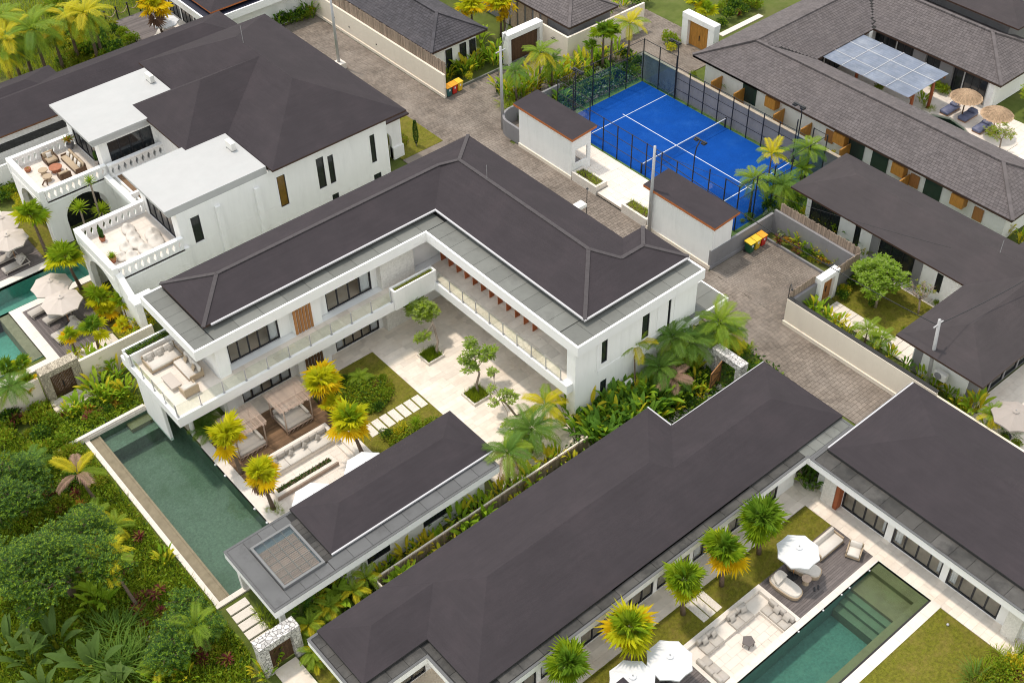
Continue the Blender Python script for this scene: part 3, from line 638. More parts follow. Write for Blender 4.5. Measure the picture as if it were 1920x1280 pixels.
# planter at the west end and planter over the court corner
pl = MB(); pl.box(16.5, 19.9, 59.55, 59.7, F2-0.01, 4.75).box(16.5, 19.9, 58.95, 59.1, F2-0.01, 4.6).box(16.5, 16.62, 59.1, 59.55, F2-0.01, 4.6).build('planter', M_white, V)
MB().box(16.62, 19.9, 59.1, 59.55, F2, 4.5).build('planter_soil', M_soil, V)
pl = MB(); pl.box(32.8, 36.35, 52.62, 52.74, 3.15, 4.75).box(32.8, 36.35, 53.12, 53.24, F2-0.015, 4.75).box(32.8, 32.95, 52.74, 53.12, F2-0.015, 4.75).box(36.2, 36.35, 52.74, 53.12, F2-0.015, 4.75).build('planter', M_white, V)
MB().box(32.95, 36.2, 52.74, 53.12, F2, 4.6).build('planter_soil', M_soil, V)
# glass balustrade: posts and panes
def balustrade(root, p, q, n, z, h=1.0, m=M_balglass):
    p, q = Vector((*p, z)), Vector((*q, z)); d = q-p; u = d.normalized()
    for i in range(n+1):
        c = p+d*i/n; mb = MB(); mb.box(c.x-.025, c.x+.025, c.y-.025, c.y+.025, z, z+h*0.95); mb.box(c.x-.07, c.x+.07, c.y-.07, c.y+.07, z, z+0.03); mb.build('baluster_post', M_greymetal, root)
    for i in range(n):
        a, b = p+d*i/n+u*0.06, p+d*(i+1)/n-u*0.06; s = Vector((-u.y, u.x, 0))*0.006; mb = MB()
        mb.obox((a+b)/2+Vector((0,0,h*0.52)), (b-a)/2, s, Vector((0,0,h*0.45))); mb.build('glass_panel', m, root)
balustrade(V, (16.62, 52.95), (32.7, 52.9), 10, F2)
balustrade(V, (16.64, 53.1), (16.64, 58.9), 4, F2)
balustrade(V, (36.28, 52.5), (36.28, 39.9), 9, F2)
# timber fins along the gallery
for i in range(12):
    MB().box(37.9, 38.3, 54.16-i*0.885-0.03, 54.16-i*0.885+0.03, F2, 6.35).build('fin', M_redwood, V)
for y in (54.1, 50.8, 47.1, 43.9, 42.8): MB().box(38.3, 38.6, y-.15, y+.15, 0, 3.05).build('column', M_white, V)
mb = MB(); mb.tube([(17.8, 54.6, 0), (17.8, 54.6, 3.05)], 0.16, 14); mb.build('column', M_white, V, True)
# end wall of the west terrace standing in the pool
MB().box(16.52, 16.72, 55.4, 58.6, -0.3, 3.05).build('fin_wall', M_white, V)
# stair seen beside the textured bay
mb = MB()
for i in range(7): mb.box(36.2, 37.9, 55.1+i*0.28, 55.1+(i+1)*0.28, F2-0.01, F2+0.17*(i+1))
mb.build('stair', M_trav, V)
mb = MB(); mb.bar((36.1, 55.0, F2+1.0), (37.3, 55.0, F2+1.0), 0.05); mb.bar((37.3, 55.0, F2+1.0), (37.5, 57.2, F2+2.3), 0.05); mb.build('handrail', M_wooddark, V)
# roof slab, upstand, roof and caps
rf = MB(); rf.box(19.05, 36.7, 53.95, 60.72, 6.42, 7.02).box(36.7, 45.72, 38.85, 60.72, 6.42, 7.02).box(45.72, 47.62, 38.85, 44.32, 6.42, 7.02)
rf.build('roof_deck', M_joint, V)
fr = MB(); fascia_ring(fr, [(18.95, 53.85), (36.6, 53.85), (36.6, 38.75), (47.75, 38.75), (47.75, 44.45), (45.85, 44.45), (45.85, 60.85), (18.95, 60.85)], 6.35, 7.12, 0.15)
fr.build('fascia', M_fascia, V)
slabs(V, 20.5, 38.3, 54.0, 55.9, 7.02, M_conc, 10, 1); slabs(V, 19.1, 20.45, 54.0, 60.7, 7.02, M_conc, 1, 7)
slabs(V, 36.75, 39.0, 40.6, 53.95, 7.02, M_conc, 1, 11); slabs(V, 36.75, 47.6, 38.9, 40.55, 7.02, M_conc, 8, 1)
ro = MB(); ze = 7.5; sl = 0.37
a = hip(ro, 20.4, 44.6, 55.1, 60.62, ze-0.006, sl); b = hip(ro, 38.42, 45.7, 40.1, 60.62, ze, sl); c = hip(ro, 40.0, 47.55, 40.1, 44.3, ze-0.012, sl)
roof = ro.build('roof', [M_roof, M_brownfascia], V)
cp = MB()
A_, B_ = a[1], a[2]
caps(cp, [(a[0][0], A_), (a[0][3], A_), (A_, (40.9, A_[1], A_[2])), (b[0][3], b[2]) if False else (b[0][2], b[2]), (b[0][0], b[1]), (b[1], b[2]),
          (c[0][1], c[2]), (c[2], (43.5, c[2][1], c[2][2])), ((40.9, A_[1], A_[2]), b[2]), ((43.5, c[2][1], c[2][2]), b[1]), (c[0][2], c[2])], 0.26, 0.06)
cp.build('ridge_cap', M_ridge, roof)
gutter(V, [(20.9, 38.3, 54.98, 55.1), (38.3, 38.42, 40.05, 55.1), (38.3, 47.55, 39.98, 40.1)], 7.49)
mb = MB(); mb.tube([(42.05, 53.9, 8.8), (42.05, 53.9, 10.0)], 0.015, 5); mb.build('lightning_rod', M_greymetal, V)
# entrance canopy on the road side
MB().box(45.9, 50.2, 38.5, 41.0, 3.0, 3.42).build('canopy_slab', M_fascia, V)
slabs(V, 46.3, 50.05, 38.65, 40.9, 3.42, M_conc, 2, 2)
MB().box(45.2, 46.2, 38.3, 38.95, 2.9, 3.5).build('canopy_slab', M_fascia, V)
for x, y in ((49.6, 38.9), (49.6, 40.6)): MB().box(x-.15, x+.15, y-.15, y+.15, 0, 3.0).build('column', M_white, V)

# ================================================================== pool house
H = thing('pool_house', 'low dark-roofed pavilion with rooftop skylight at the pool end', 'pavilion')
MB().box(13.7, 29.07, 37.43, 42.54, 2.75, 3.25).build('roof_deck', M_joint, H)
# the deck is open below the skylight
fr = MB(); fascia_ring(fr, [(13.62, 37.35), (29.15, 37.35), (29.15, 42.62), (13.62, 42.62)], 2.7, 3.27, 0.12); fr.build('fascia', M_fascia, H); cap_ring(H, [(13.6, 37.33), (29.17, 37.33), (29.17, 42.64), (13.6, 42.64)], 3.27, M_concmid, 0.14)
slabs(H, 13.75, 14.75, 37.5, 42.5, 3.25, M_concmid, 1, 1); slabs(H, 14.75, 17.6, 37.5, 38.2, 3.25, M_concmid, 3, 1); slabs(H, 14.75, 17.6, 41.75, 42.5, 3.25, M_concmid, 3, 1)
slabs(H, 17.62, 29.0, 37.5, 38.45, 3.25, M_concmid, 9, 1)
for i in range(9): MB().box(17.5, 17.98, 38.3+i*0.4, 38.68+i*0.4, 3.25, 3.31).build('roof_slab', M_concdark, H)
ro = MB(); a = hip(ro, 17.98, 29.62, 38.45, 42.66, 3.48, 0.38); r_ = ro.build('roof', [M_roof, M_joint], H)
gutter(H, [(18.0, 29.5, 38.35, 38.45)], 3.47)
sk = MB(); sk.box(14.8, 17.45, 38.2, 38.34, 3.25, 3.48).box(14.8, 17.45, 41.6, 41.74, 3.25, 3.48).box(14.8, 14.94, 38.34, 41.6, 3.25, 3.48).box(17.31, 17.45, 38.34, 41.6, 3.25, 3.48)
sky_ = sk.build('skylight', mat('grey_skylight_frame', (0.17, 0.175, 0.18), 0.6, 0.08, 3), H)
for i in range(4):
    for j in range(6):
        x0, y0 = 14.94+i*2.37/4, 38.34+j*3.26/6
        MB().box(x0+.02, x0+2.37/4-.02, y0+.02, y0+3.26/6-.02, 3.45, 3.458).build('pane', M_courtglass, sky_)
mb = MB()
for i in range(1, 4): mb.box(14.94+i*2.37/4-.015, 14.94+i*2.37/4+.015, 38.34, 41.6, 3.43, 3.47)
for j in range(1, 6): mb.box(14.94, 17.31, 38.34+j*3.26/6-.013, 38.34+j*3.26/6+.013, 3.432, 3.468)
mb.build('glazing_bar', M_conc, sky_)
mb = MB().box(14.94, 17.31, 38.34, 41.6, 3.252, 3.26); mb.build('light_well', M_concmid, H)
for j in range(22): MB().box(15.0, 17.25, 38.4+j*0.128, 38.4+j*0.128+0.1, 3.262, 3.30).build('slat', M_slat, H)
mb = MB(); wall_along(mb, 'x', 18.6, 28.6, 38.2, 0.2, 0, 2.75, [(20, 21.6, 0.9, 2.3), (24, 26.0, 0.9, 2.3)]); mb.box(18.6, 18.8, 38.4, 41.4, 0, 2.75).box(28.4, 28.6, 38.4, 41.4, 0, 2.75)
mb.build('wall', M_white, H)
for q in ((37.6, 37.9, 0), (42.1, 42.4, -.2)): MB().box(13.95, 14.25, q[0], q[1], q[2], 2.75).build('column', M_white, H)
window(H, 'x', 20, 21.6, 38.3, 0.9, 2.3, 2, M_glassdark); window(H, 'x', 24, 26, 38.3, 0.9, 2.3, 2, M_glassdark)

# ================================================================== long villa at the bottom
Bv = thing('long_villa', 'long single-storey villa with broad dark roof across the bottom', 'house')
MB().box(14.12, 38.8, 30.0, 34.75, 2.75, 3.2).box(18.2, 38.8, 25.97, 30.0, 2.75, 3.2).box(38.8, 47.15, 25.97, 32.7, 2.75, 3.2).build('roof_deck', M_joint, Bv)
fr = MB(); fascia_ring(fr, [(14.03, 29.9), (18.1, 29.9), (18.1, 25.87), (43.25, 25.87), (43.25, 25.7), (47.25, 25.7), (47.25, 32.78), (38.88, 32.78), (38.88, 34.85), (14.03, 34.85)], 2.7, 3.22, 0.13); fr.build('fascia', M_fascia, Bv); cap_ring(Bv, [(14.01, 29.88), (18.08, 29.88), (18.08, 25.85), (43.25, 25.85), (43.25, 25.68), (47.27, 25.68), (47.27, 32.8), (38.9, 32.8), (38.9, 34.87), (14.01, 34.87)], 3.22, M_concmid, 0.15)
slabs(Bv, 20.0, 43.2, 26.05, 26.75, 3.2, M_concdark, 17, 1); slabs(Bv, 14.2, 14.75, 30.1, 34.7, 3.2, M_concdark, 1, 6)
slabs(Bv, 18.3, 18.95, 26.1, 30.5, 3.2, M_concdark, 1, 4); slabs(Bv, 14.9, 18.2, 30.05, 30.7, 3.2, M_concdark, 3, 1); slabs(Bv, 43.2, 47.1, 25.85, 26.75, 3.2, M_conc, 5, 1)
ro = MB(); hip(ro, 18.7, 38.9, 26.58, 34.85, 3.45, 0.38); hip(ro, 28.0, 47.3, 26.58, 32.85, 3.444, 0.38); hip(ro, 14.65, 26.0, 30.65, 34.85, 3.438, 0.38)
rB = ro.build('roof', [M_roof, M_joint], Bv)
gutter(Bv, [(39.0, 47.3, 32.8, 32.9), (38.9, 39.0, 32.9, 34.9)], 3.44)
mb = MB(); holes = [(20.0+i*2.9, 22.6+i*2.9, 0.05, 2.45) for i in range(7)] + [(40.6, 41.8, 0.05, 2.45)]
wall_along(mb, 'x', 19.0, 43.4, 26.55, 0.2, 0, 2.75, holes); mb.box(15.0, 38.4, 33.6, 33.8, 0, 2.75).box(38.4, 46.8, 32.0, 32.2, 0, 2.75).box(15.0, 15.2, 31.2, 33.6, 0, 2.75); wall_along(mb, 'x', 15.0, 19.2, 31.0, 0.2, 0, 2.75, [(16.0, 18.6, 0.05, 2.4)]); mb.box(18.99, 19.19, 26.75, 31.0, 0, 2.75).box(46.6, 46.8, 26.2, 32.0, 0, 2.75)
mb.build('wall', M_white, Bv)
for i in range(7): window(Bv, 'x', 20.0+i*2.9, 22.6+i*2.9, 26.65, 0.06, 2.45, 3, None, -1, 0.09, (0,) if i % 2 else None)
window(Bv, 'x', 40.6, 41.8, 26.65, 0.06, 2.45, 2, None, -1, 0.09); window(Bv, 'x', 16.0, 18.6, 31.1, 0.06, 2.4, 3, None, -1, 0.09)
MB().box(15.2, 46.6, 26.76, 31.9, 0, 0.03).build('inner_floor', M_inner, Bv); MB().box(19.2, 46.6, 30.4, 30.5, 0.03, 2.7).build('inner_wall', M_innerwall, Bv)

# ================================================================== villa at the lower right
Rv = thing('right_villa', 'dark-roofed single-storey villa with sliding doors beside the lower pool', 'house')
MB().box(43.3, 52.6, 8.0, 25.6, 2.75, 3.2).build('roof_deck', M_joint, Rv)
fr = MB(); fascia_ring(fr, [(43.25, 8.0), (52.7, 8.0), (52.7, 25.68), (43.25, 25.68)], 2.7, 3.22, 0.13); fr.build('fascia', M_fascia, Rv); cap_ring(Rv, [(43.23, 8.0), (52.72, 8.0), (52.72, 25.67), (43.23, 25.67)], 3.222, M_concmid, 0.15)
slabs(Rv, 43.4, 44.7, 8.2, 25.5, 3.2, M_concdark, 1, 15)
ro = MB(); hip(ro, 44.45, 52.85, 7.0, 25.45, 3.45, 0.38); ro.build('roof', [M_roof, M_joint], Rv)
gutter(Rv, [(44.6, 52.8, 25.45, 25.55)], 3.44)
mb = MB(); hs = [(20.45, 23.6, 0.05, 2.5), (16.65, 20.0, 0.05, 2.5), (12.95, 16.25, 0.05, 2.5)]
wall_along(mb, 'y', 11.3, 25.5, 44.25, 0.2, 0, 2.75, hs); mb.box(44.45, 52.2, 25.2, 25.4, 0, 2.75).box(52.0, 52.2, 8, 25.2, 0, 2.75).box(44.25, 52.2, 11.1, 11.3, 0, 2.75)
mb.build('wall', M_white, Rv)
MB().box(43.72, 44.24, 23.9, 24.75, 0, 2.75).build('pier', M_limewash, Rv); MB().box(43.76, 44.24, 23.62, 23.88, 0, 2.74).build('timber_post', M_redwood, Rv)
MB().box(43.76, 44.24, 11.5, 12.35, 0, 2.75).build('pier', M_limewash, Rv)
for a, b, _, _ in hs: window(Rv, 'y', a, b, 44.36, 0.06, 2.5, 4, None, -1, 0.1, None)
for a, b in ((20.5, 20.85), (19.5, 19.95), (16.7, 17.05), (15.8, 16.2)):
    cm = MB()
    for j in range(6):
        p, q = a+(b-a)*j/6, a+(b-a)*(j+1)/6; o1, o2 = (44.5, 44.58) if j % 2 else (44.58, 44.5)
        cm.quad((o1,p,0.08),(o2,q,0.08),(o2,q,2.45),(o1,p,2.45))
    cm.build('curtain', M_curtain, Rv)
MB().box(44.45, 52.0, 11.3, 25.2, 0, 0.03).build('inner_floor', M_inner, Rv); MB().box(47.6, 47.7, 11.3, 25.2, 0.03, 2.7).build('inner_wall', M_innerwall, Rv)
# small dark roof poking in at the bottom edge
G = thing('garden_pavilion_roof', 'corner of a small dark hipped roof at the bottom edge', 'pavilion')
ro = MB(); hip(ro, 20.6, 25.0, 18.2, 22.6, 3.0, 0.4); ro.build('roof', [M_roof, M_gutter], G)
for x, y in ((21, 18.6), (24.6, 18.6), (21, 22.2), (24.6, 22.2)): MB().box(x-.1, x+.1, y-.1, y+.1, 0, 2.9).build('post', M_white, G)

# ================================================================== villa on the right (behind the cream wall)
Ev = thing('garden_villa', 'dark-roofed villa behind the cream wall with a lawn garden', 'house')
ro = MB(); hip(ro, 63.05, 69.6, 22.4, 44.0, 3.4, 0.37); hip(ro, 55.65, 74.0, 22.4, 28.9, 3.394, 0.37); ro.build('roof', [M_roof2, M_brownfascia], Ev)
mb = MB(); wall_along(mb, 'y', 28.6, 43.0, 64.0, 0.2, 0, 3.3, [(30.9, 31.4, 0.8, 2.4), (33.3, 36.3, 0.05, 2.5), (38.0, 38.5, 0.6, 2.6), (39.9, 42.6, 0.05, 2.6)])
mb.box(64.2, 68.8, 42.8, 43.0, 0, 3.3).box(68.6, 68.8, 23.4, 42.8, 0, 3.3).box(57.0, 57.2, 23.4, 27.9, 0, 3.3).box(57.2, 64.0, 28.0, 28.2, 0, 3.3); mb.build('wall', M_white, Ev)
for q in ((56.98, 57.5, 27.4, 28.02), (56.98, 57.5, 23.2, 23.9), (63.95, 64.25, 32.6, 33.28), (63.95, 64.25, 36.32, 37.0)): MB().box(*q, 0, 3.25).build('grey_pier', M_greywall, Ev)
window(Ev, 'y', 30.9, 31.4, 64.1, 0.8, 2.4, 1, M_glassdark); window(Ev, 'y', 33.3, 36.3, 64.1, 0.06, 2.5, 3, M_glassdark); window(Ev, 'y', 38.0, 38.5, 64.1, 0.6, 2.6, 1, M_glassdark); window(Ev, 'y', 39.9, 42.6, 64.1, 0.06, 2.6, 3, M_glassdark)
mb = MB(); wall_along(mb, 'x', 57.2, 70, 23.4, 0.2, 0, 3.3, [(57.6+i*1.6, 59.0+i*1.6, 0.05, 2.6) for i in range(6)]); mb.build('wall', M_greywall, Ev)
for i in range(6): window(Ev, 'x', 57.6+i*1.6, 59.0+i*1.6, 23.5, 0.06, 2.6, 1, M_glassdark)
mb = MB(); mb.tube([(66.3, 28.6, 4.5), (66.3, 28.6, 5.7)], 0.02, 5); mb.build('lightning_rod', M_greymetal, Ev)
lawn('walled_lawn', 58.8, 63.3, 30.6, 36.0, 0.03)
paving('garden_walk', [(63.3, 64.0, 28.9, 43.0), (57.2, 63.3, 28.2, 30.6), (57.2, 58.8, 30.6, 35.6)], 0.0, 1.2, 0.6, M_travpale, M_joint, 0.03, 80, 0.03)
paving('rear_terrace', [(55.2, 75.0, 12.0, 23.3)], 0.0, 0.9, 0.5, M_trav, M_grout, 0.012, 0, 0.02, bond='random')
# ================================================================== white arched villa on the left
def arch_wall(mb, axis, a0, a1, c, t, z0, z1, holes, m=0):
    """wall with round-headed openings (a, b, spring height)"""
    def P_(a, d, z): return (a, c+d, z) if axis == 'x' else (c+d, a, z)
    def bx(p, q, za, zb):
        if q-p > 1e-4: (mb.box(p, q, c, c+t, za, zb, m) if axis == 'x' else mb.box(c, c+t, p, q, za, zb, m))
    p = a0
    for a, b, zs in holes:
        bx(p, a, z0, z1); p = b; n = 12; rx = (b-a)/2; rz = min(rx, z1-zs-0.15)
        pt = [(a+rx-rx*math.cos(math.pi*i/n), zs+rz*math.sin(math.pi*i/n)) for i in range(n+1)]
        for (x, z), (x2, z2) in zip(pt, pt[1:]):
            mb.quad(P_(x,0,z),P_(x2,0,z2),P_(x2,0,z1),P_(x,0,z1),m); mb.quad(P_(x,t,z),P_(x2,t,z2),P_(x2,t,z1),P_(x,t,z1),m)
            mb.quad(P_(x,0,z),P_(x,t,z),P_(x2,t,z2),P_(x2,0,z2),m); mb.quad(P_(x,0,z1),P_(x2,0,z1),P_(x2,t,z1),P_(x,t,z1),m)
    bx(p, a1, z0, z1)
def diamond_parapet(root, axis, a0, a1, c, t, z0, z1, cap=True):
    """parapet pierced by a row of diamond openings, with a moulded cap"""
    n = max(1, round((a1-a0)/0.49)); w = (a1-a0)/n; mb = MB(); zm = (z0+z1)/2; hz, hw = (z1-z0)*0.37, w*0.29
    def P_(a, d, z): return (a, c+d, z) if axis == 'x' else (c+d, a, z)
    for i in range(n):
        x0, x1, xm = a0+i*w, a0+(i+1)*w, a0+(i+.5)*w
        Q = [(x0,z0),(x1,z0),(x1,z1),(x0,z1)]; D = [(xm,zm-hz),(xm+hw,zm),(xm,zm+hz),(xm-hw,zm)]
        for d in (0, t):
            q = [P_(x,d,z) for x,z in Q]; k = [P_(x,d,z) for x,z in D]
            for j in range(4): mb.tri(q[j], q[(j+1)%4], k[j]); mb.tri(q[(j+1)%4], k[(j+1)%4], k[j])
        for j in range(4): A, B = D[j], D[(j+1)%4]; mb.quad(P_(A[0],0,A[1]),P_(B[0],0,B[1]),P_(B[0],t,B[1]),P_(A[0],t,A[1]))
    for x in (a0, a1): mb.quad(P_(x,0,z0),P_(x,t,z0),P_(x,t,z1),P_(x,0,z1))
    o = mb.build('pierced_parapet', M_white, root)
    cm = MB(); e = 0.07
    if axis == 'x': cm.box(a0-e, a1+e, c-e, c+t+e, z1, z1+0.12).box(a0-.02, a1+.02, c-.04, c+t+.04, z0-0.1, z0)
    else: cm.box(c-e, c+t+e, a0-e, a1+e, z1, z1+0.12).box(c-.04, c+t+.04, a0-.02, a1+.02, z0-0.1, z0)
    cm.build('parapet_cap', M_fascia, o); return o
Lv = thing('arched_villa', 'white villa with arches, roof terraces and pierced parapets left of the courtyard', 'house')
FL = 4.1
mb = MB()
for y0, y1 in ((78.7, 84.6), (66.9, 72.9)):
    arch_wall(mb, 'y', y0, y1, 19.65, 0.4, 0, FL-0.3, [(y0+0.9, y1-0.9, 1.9)])
    arch_wall(mb, 'x', 20.05, 25.0, y0, 0.35, 0, FL-0.3, [(21.0, 24.4, 1.9)] if y0 > 70 else []); arch_wall(mb, 'x', 20.05, 25.0, y1-0.35, 0.35, 0, FL-0.3, [(21.0, 24.4, 1.9)])
mb.box(25.0, 25.3, 66.95, 84.5, 0, FL-0.3); mb.build('arcade_wall', M_white, Lv)
for y0, y1 in ((78.7, 84.6), (66.9, 72.9)): MB().box(19.6, 25.3, y0-0.04, y1+0.04, FL-0.3, FL).build('terrace_slab', M_white, Lv)
for y0, y1 in ((78.9, 84.4), (67.1, 72.7)): tiles_on(Lv, [(19.9, 25.0, y0, y1)], FL, 0.85, 0.85, M_travpale)
for y0, y1 in ((78.7, 84.6), (66.9, 72.9)):
    MB().box(19.62, 19.9, y0+0.28, y1-0.28, FL, 5.0).box(19.55, 19.97, y0+0.3, y1-0.3, 5.0, 5.12).build('parapet', M_white, Lv)
    diamond_parapet(Lv, 'x', 20.05, 24.9, y0, 0.22, FL, 5.0); diamond_parapet(Lv, 'x', 20.05, 24.9, y1-0.22, 0.22, FL, 5.0)
    for y in (y0, y1-0.3): MB().box(19.58, 19.98, y-0.03, y+0.33, FL, 5.16).build('parapet_pier', M_white, Lv)
diamond_parapet(Lv, 'x', 25.1, 29.6, 78.45, 0.22, FL, 5.0)
MB().box(25.3, 29.5, 73.0, 78.9, FL-0.35, FL-0.05).build('walkway_slab', M_white, Lv)
MB().box(25.45, 29.0, 73.3, 78.3, FL-0.05, FL-0.02).build('walkway_floor', M_deckbrown, Lv)
MB().box(24.5, 24.9, 73.0, 78.4, FL-0.1, FL+0.35).box(24.9, 26.5, 74.9, 75.15, FL-0.1, FL+0.34).build('beam', M_white, Lv)
# recessed ground floor between the terraces
window(Lv, 'y', 74.2, 77.6, 25.2, 0.1, 3.0, 4, M_glassdark, -1, 0.08)
arch = MB(); arch_wall(arch, 'x', 21.2, 24.4, 80.4, 0.05, 0.0, 3.4, [(21.4, 24.2, 2.0)]); arch.build('arch_frame', M_frame, Lv)
MB().box(21.3, 24.3, 80.46, 80.5, 0, 3.3).build('arch_glass', M_glassdark, Lv)
# upper rooms with flat white roofs
for (y0, y1), nm in (((79.1, 85.2), 0), ((67.2, 73.1), 1)):
    mb = MB(); holes = [(25.65, 29.3, 4.3, 6.55)] if nm == 0 else [(25.95, 26.65, 3.9, 6.1)]
    wall_along(mb, 'x', 25.0, 33.0, y0, 0.25, 3.81, 7.0, holes); wall_along(mb, 'y', y0+0.25, y1-0.25, 25.0, 0.25, 3.81, 7.0, [(y0+1.0, y1-0.9, FL+0.05, 6.6)]); mb.box(25.0, 33, y1-0.25, y1, 3.81, 7.0)
    mb.build('wall', M_white, Lv)
    window(Lv, 'y', y0+1.0, y1-0.9, 25.12, FL+0.05, 6.6, 4, M_glassdark, -1, 0.08)
    if nm == 0: window(Lv, 'x', 25.65, 29.3, y0+0.12, 4.3, 6.55, 4, M_glassdark, -1, 0.08)
    else: window(Lv, 'x', 25.95, 26.65, y0+0.12, 3.9, 6.1, 1, M_glassdark, -1, 0.06)
    x0, x1 = 24.25, 32.4; ya, yb = (78.85, 85.5) if nm == 0 else (67.4, 73.4)
    o1, o2, o3 = (.1, .14, .2) if nm == 0 else (.205, .21, .215)
    MB().box(x0+.18, x1, ya-o1, yb-.18, 6.9, 7.18).box(x0+.08, x1, ya-o2, yb-.08, 7.18, 7.32).box(x0, x1, ya-o3, yb, 7.32, 7.5).build('flat_roof', mat('white_roof_paint', (0.43, 0.435, 0.435), 0.8, 0.05, 0.6, stain_or_sun=(0.40, 0.42, 0.42), stain_or_sun_amt=0.4, stain_or_sun_scale=0.5) if nm == 0 else bpy.data.materials['white_roof_paint'], Lv)
for x in (27.9, 31.1): MB().box(x, x+0.4, 66.95, 67.19, 0, 6.2).build('pilaster', M_white, Lv)
MB().box(25.0, 33.0, 67.19, 67.4, 0, 3.8).build('lower_wall', M_white, Lv)
# main block
mb = MB(); wall_along(mb, 'x', 33.0, 42.9, 67.2, 0.25, 0, 3.0, [(37.4, 38.0, 1.6, 2.5), (41.3, 42.0, 1.6, 2.5)]); wall_along(mb, 'x', 33.0, 42.9, 67.2, 0.25, 3.0, 7.3, [(33.05, 33.75, 3.5, 6.2), (36.45, 37.1, 3.5, 6.2), (37.45, 37.95, 3.5, 6.0), (41.3, 41.75, 3.6, 6.1)])
mb.box(42.65, 42.9, 67.45, 86.0, 0, 7.3).box(33.0, 42.65, 85.75, 86.0, 0, 7.3); mb.build('wall', M_white, Lv); MB().box(29.6, 29.85, 73.2, 80.8, 3.7, 7.3).build('wall', M_white, Lv)
M_amber = mat('amber_glass', (0.16, 0.09, 0.02), 0.15, 0.3, 3, spec=0.5)
for a, b, z0, z1, g in ((33.05, 33.75, 3.5, 6.2, M_amber), (36.45, 37.1, 3.5, 6.2, M_glassdark), (37.45, 37.95, 3.5, 6.0, M_glassdark), (37.4, 38.0, 1.6, 2.5, M_glassdark), (41.3, 41.75, 3.6, 6.1, M_glassdark), (41.3, 42.0, 1.6, 2.5, M_glassdark)):
    window(Lv, 'x', a, b, 67.32, z0, z1, 1, g, -1, 0.05)
ro = MB(); hip(ro, 32.5, 44.4, 66.5, 86.7, 7.42, 0.42); hip(ro, 28.95, 42.6, 72.75, 81.25, 7.43, 0.575); rL = ro.build('roof', [M_roof, M_brownfascia], Lv)
mb = MB(); mb.tube([(38.45, 79.5, 9.9), (38.45, 79.5, 11.4)], 0.02, 5); mb.build('lightning_rod', M_greymetal, Lv)
# porch to the road
ro = MB(); hip(ro, 42.0, 47.3, 70.5, 78.3, 4.0, 0.4); ro.build('porch_roof', [M_roof, M_brownfascia], Lv)
mb = MB(); arch_wall(mb, 'y', 71.0, 77.8, 46.3, 0.4, 0, 3.8, [(71.7, 74.0, 1.9), (74.8, 77.1, 1.9)]); arch_wall(mb, 'x', 42.9, 46.3, 71.0, 0.35, 0, 3.8, [(43.6, 45.7, 1.9)]); mb.build('porch_wall', M_white, Lv)
mb = MB(); mb.box(45.7, 46.75, 70.85, 71.45, 0, 1.1); mb.build('pier_base', M_white, Lv)
# buttress wing at the near corner
mb = MB()
for x in (19.7, 20.15): mb.poly([(x, 66.9, 0), (x, 64.6, 0), (x, 64.6, 3.3), (x, 65.4, 3.4), (x, 66.2, 4.0), (x, 66.9, 4.7)])
for a, b in (((64.6, 0), (64.6, 3.3)), ((64.6, 3.3), (65.4, 3.4)), ((65.4, 3.4), (66.2, 4.0)), ((66.2, 4.0), (66.9, 4.7))): mb.quad((19.7, *a), (20.15, *a), (20.15, *b), (19.7, *b))
mb.build('buttress', M_white, Lv)
MB().box(19.6, 21.2, 64.5, 65.5, 3.3, 3.5).build('buttress_cap', M_fascia, Lv)

# villa behind it
K = thing('rear_villa', 'long dark-roofed building behind the arched villa at the upper left', 'house')
ro = MB(); hip(ro, -6, 44.6, 89.6, 95.9, 4.0, 0.4); hip(ro, -6, 28.7, 91.2, 97.5, 4.006, 0.4); ro.build('roof', [M_roof, mat('rust_fascia', (0.15, 0.065, 0.03), 0.7, 0.2, 4)], K)
MB().box(0, 43.8, 90.4, 90.6, 0, 3.9).box(0, 0.2, 90.6, 95, 0, 3.9).box(43.6, 43.8, 90.6, 95, 0, 3.9).build('wall', M_white, K)
MB().box(10, 33, 90.36, 90.4, 2.2, 2.9).build('window_band', M_glassdark, K)
MB().box(5, 33.5, 88.2, 88.4, 0, 2.4).build('yard_wall', M_white, K)
# villa at the top edge with deck
N_ = thing('terrace_villa', 'white flat-edged villa with brown roof at the top left edge', 'house')
fr = MB(); fascia_ring(fr, [(43.2, 95.75), (62, 95.75), (62, 115), (43.2, 115)], 2.8, 3.5, 0.15)
fr.build('fascia', M_fascia, N_); MB().box(43.4, 61.8, 95.95, 114.8, 2.9, 3.25).build('roof_deck', mat('navy_membrane', (0.02, 0.022, 0.04), 0.6), N_)
ro = MB(); hip(ro, 44.1, 61.5, 96.7, 114, 3.7, 0.37); ro.build('roof', [M_roof, M_orange], N_)
mb = MB(); wall_along(mb, 'y', 96.5, 114, 44.2, 0.2, 0, 2.9, [(98.5+i*2.6, 100.9+i*2.6, 0.05, 2.5) for i in range(5)]); mb.box(44.4, 61, 96.5, 96.7, 0, 2.9); mb.build('wall', M_white, N_)
for i in range(5): window(N_, 'y', 98.5+i*2.6, 100.9+i*2.6, 44.3, 0.06, 2.5, 3, M_glassdark)
deck('upper_left_deck', 39.0, 43.0, 97.5, 108.0, 0.1, M_deck, 'x', 0.15)
sheet('upper_left_terrace', 43.0, 44.4, 97.5, 112.0, 0.1, M_travpale)

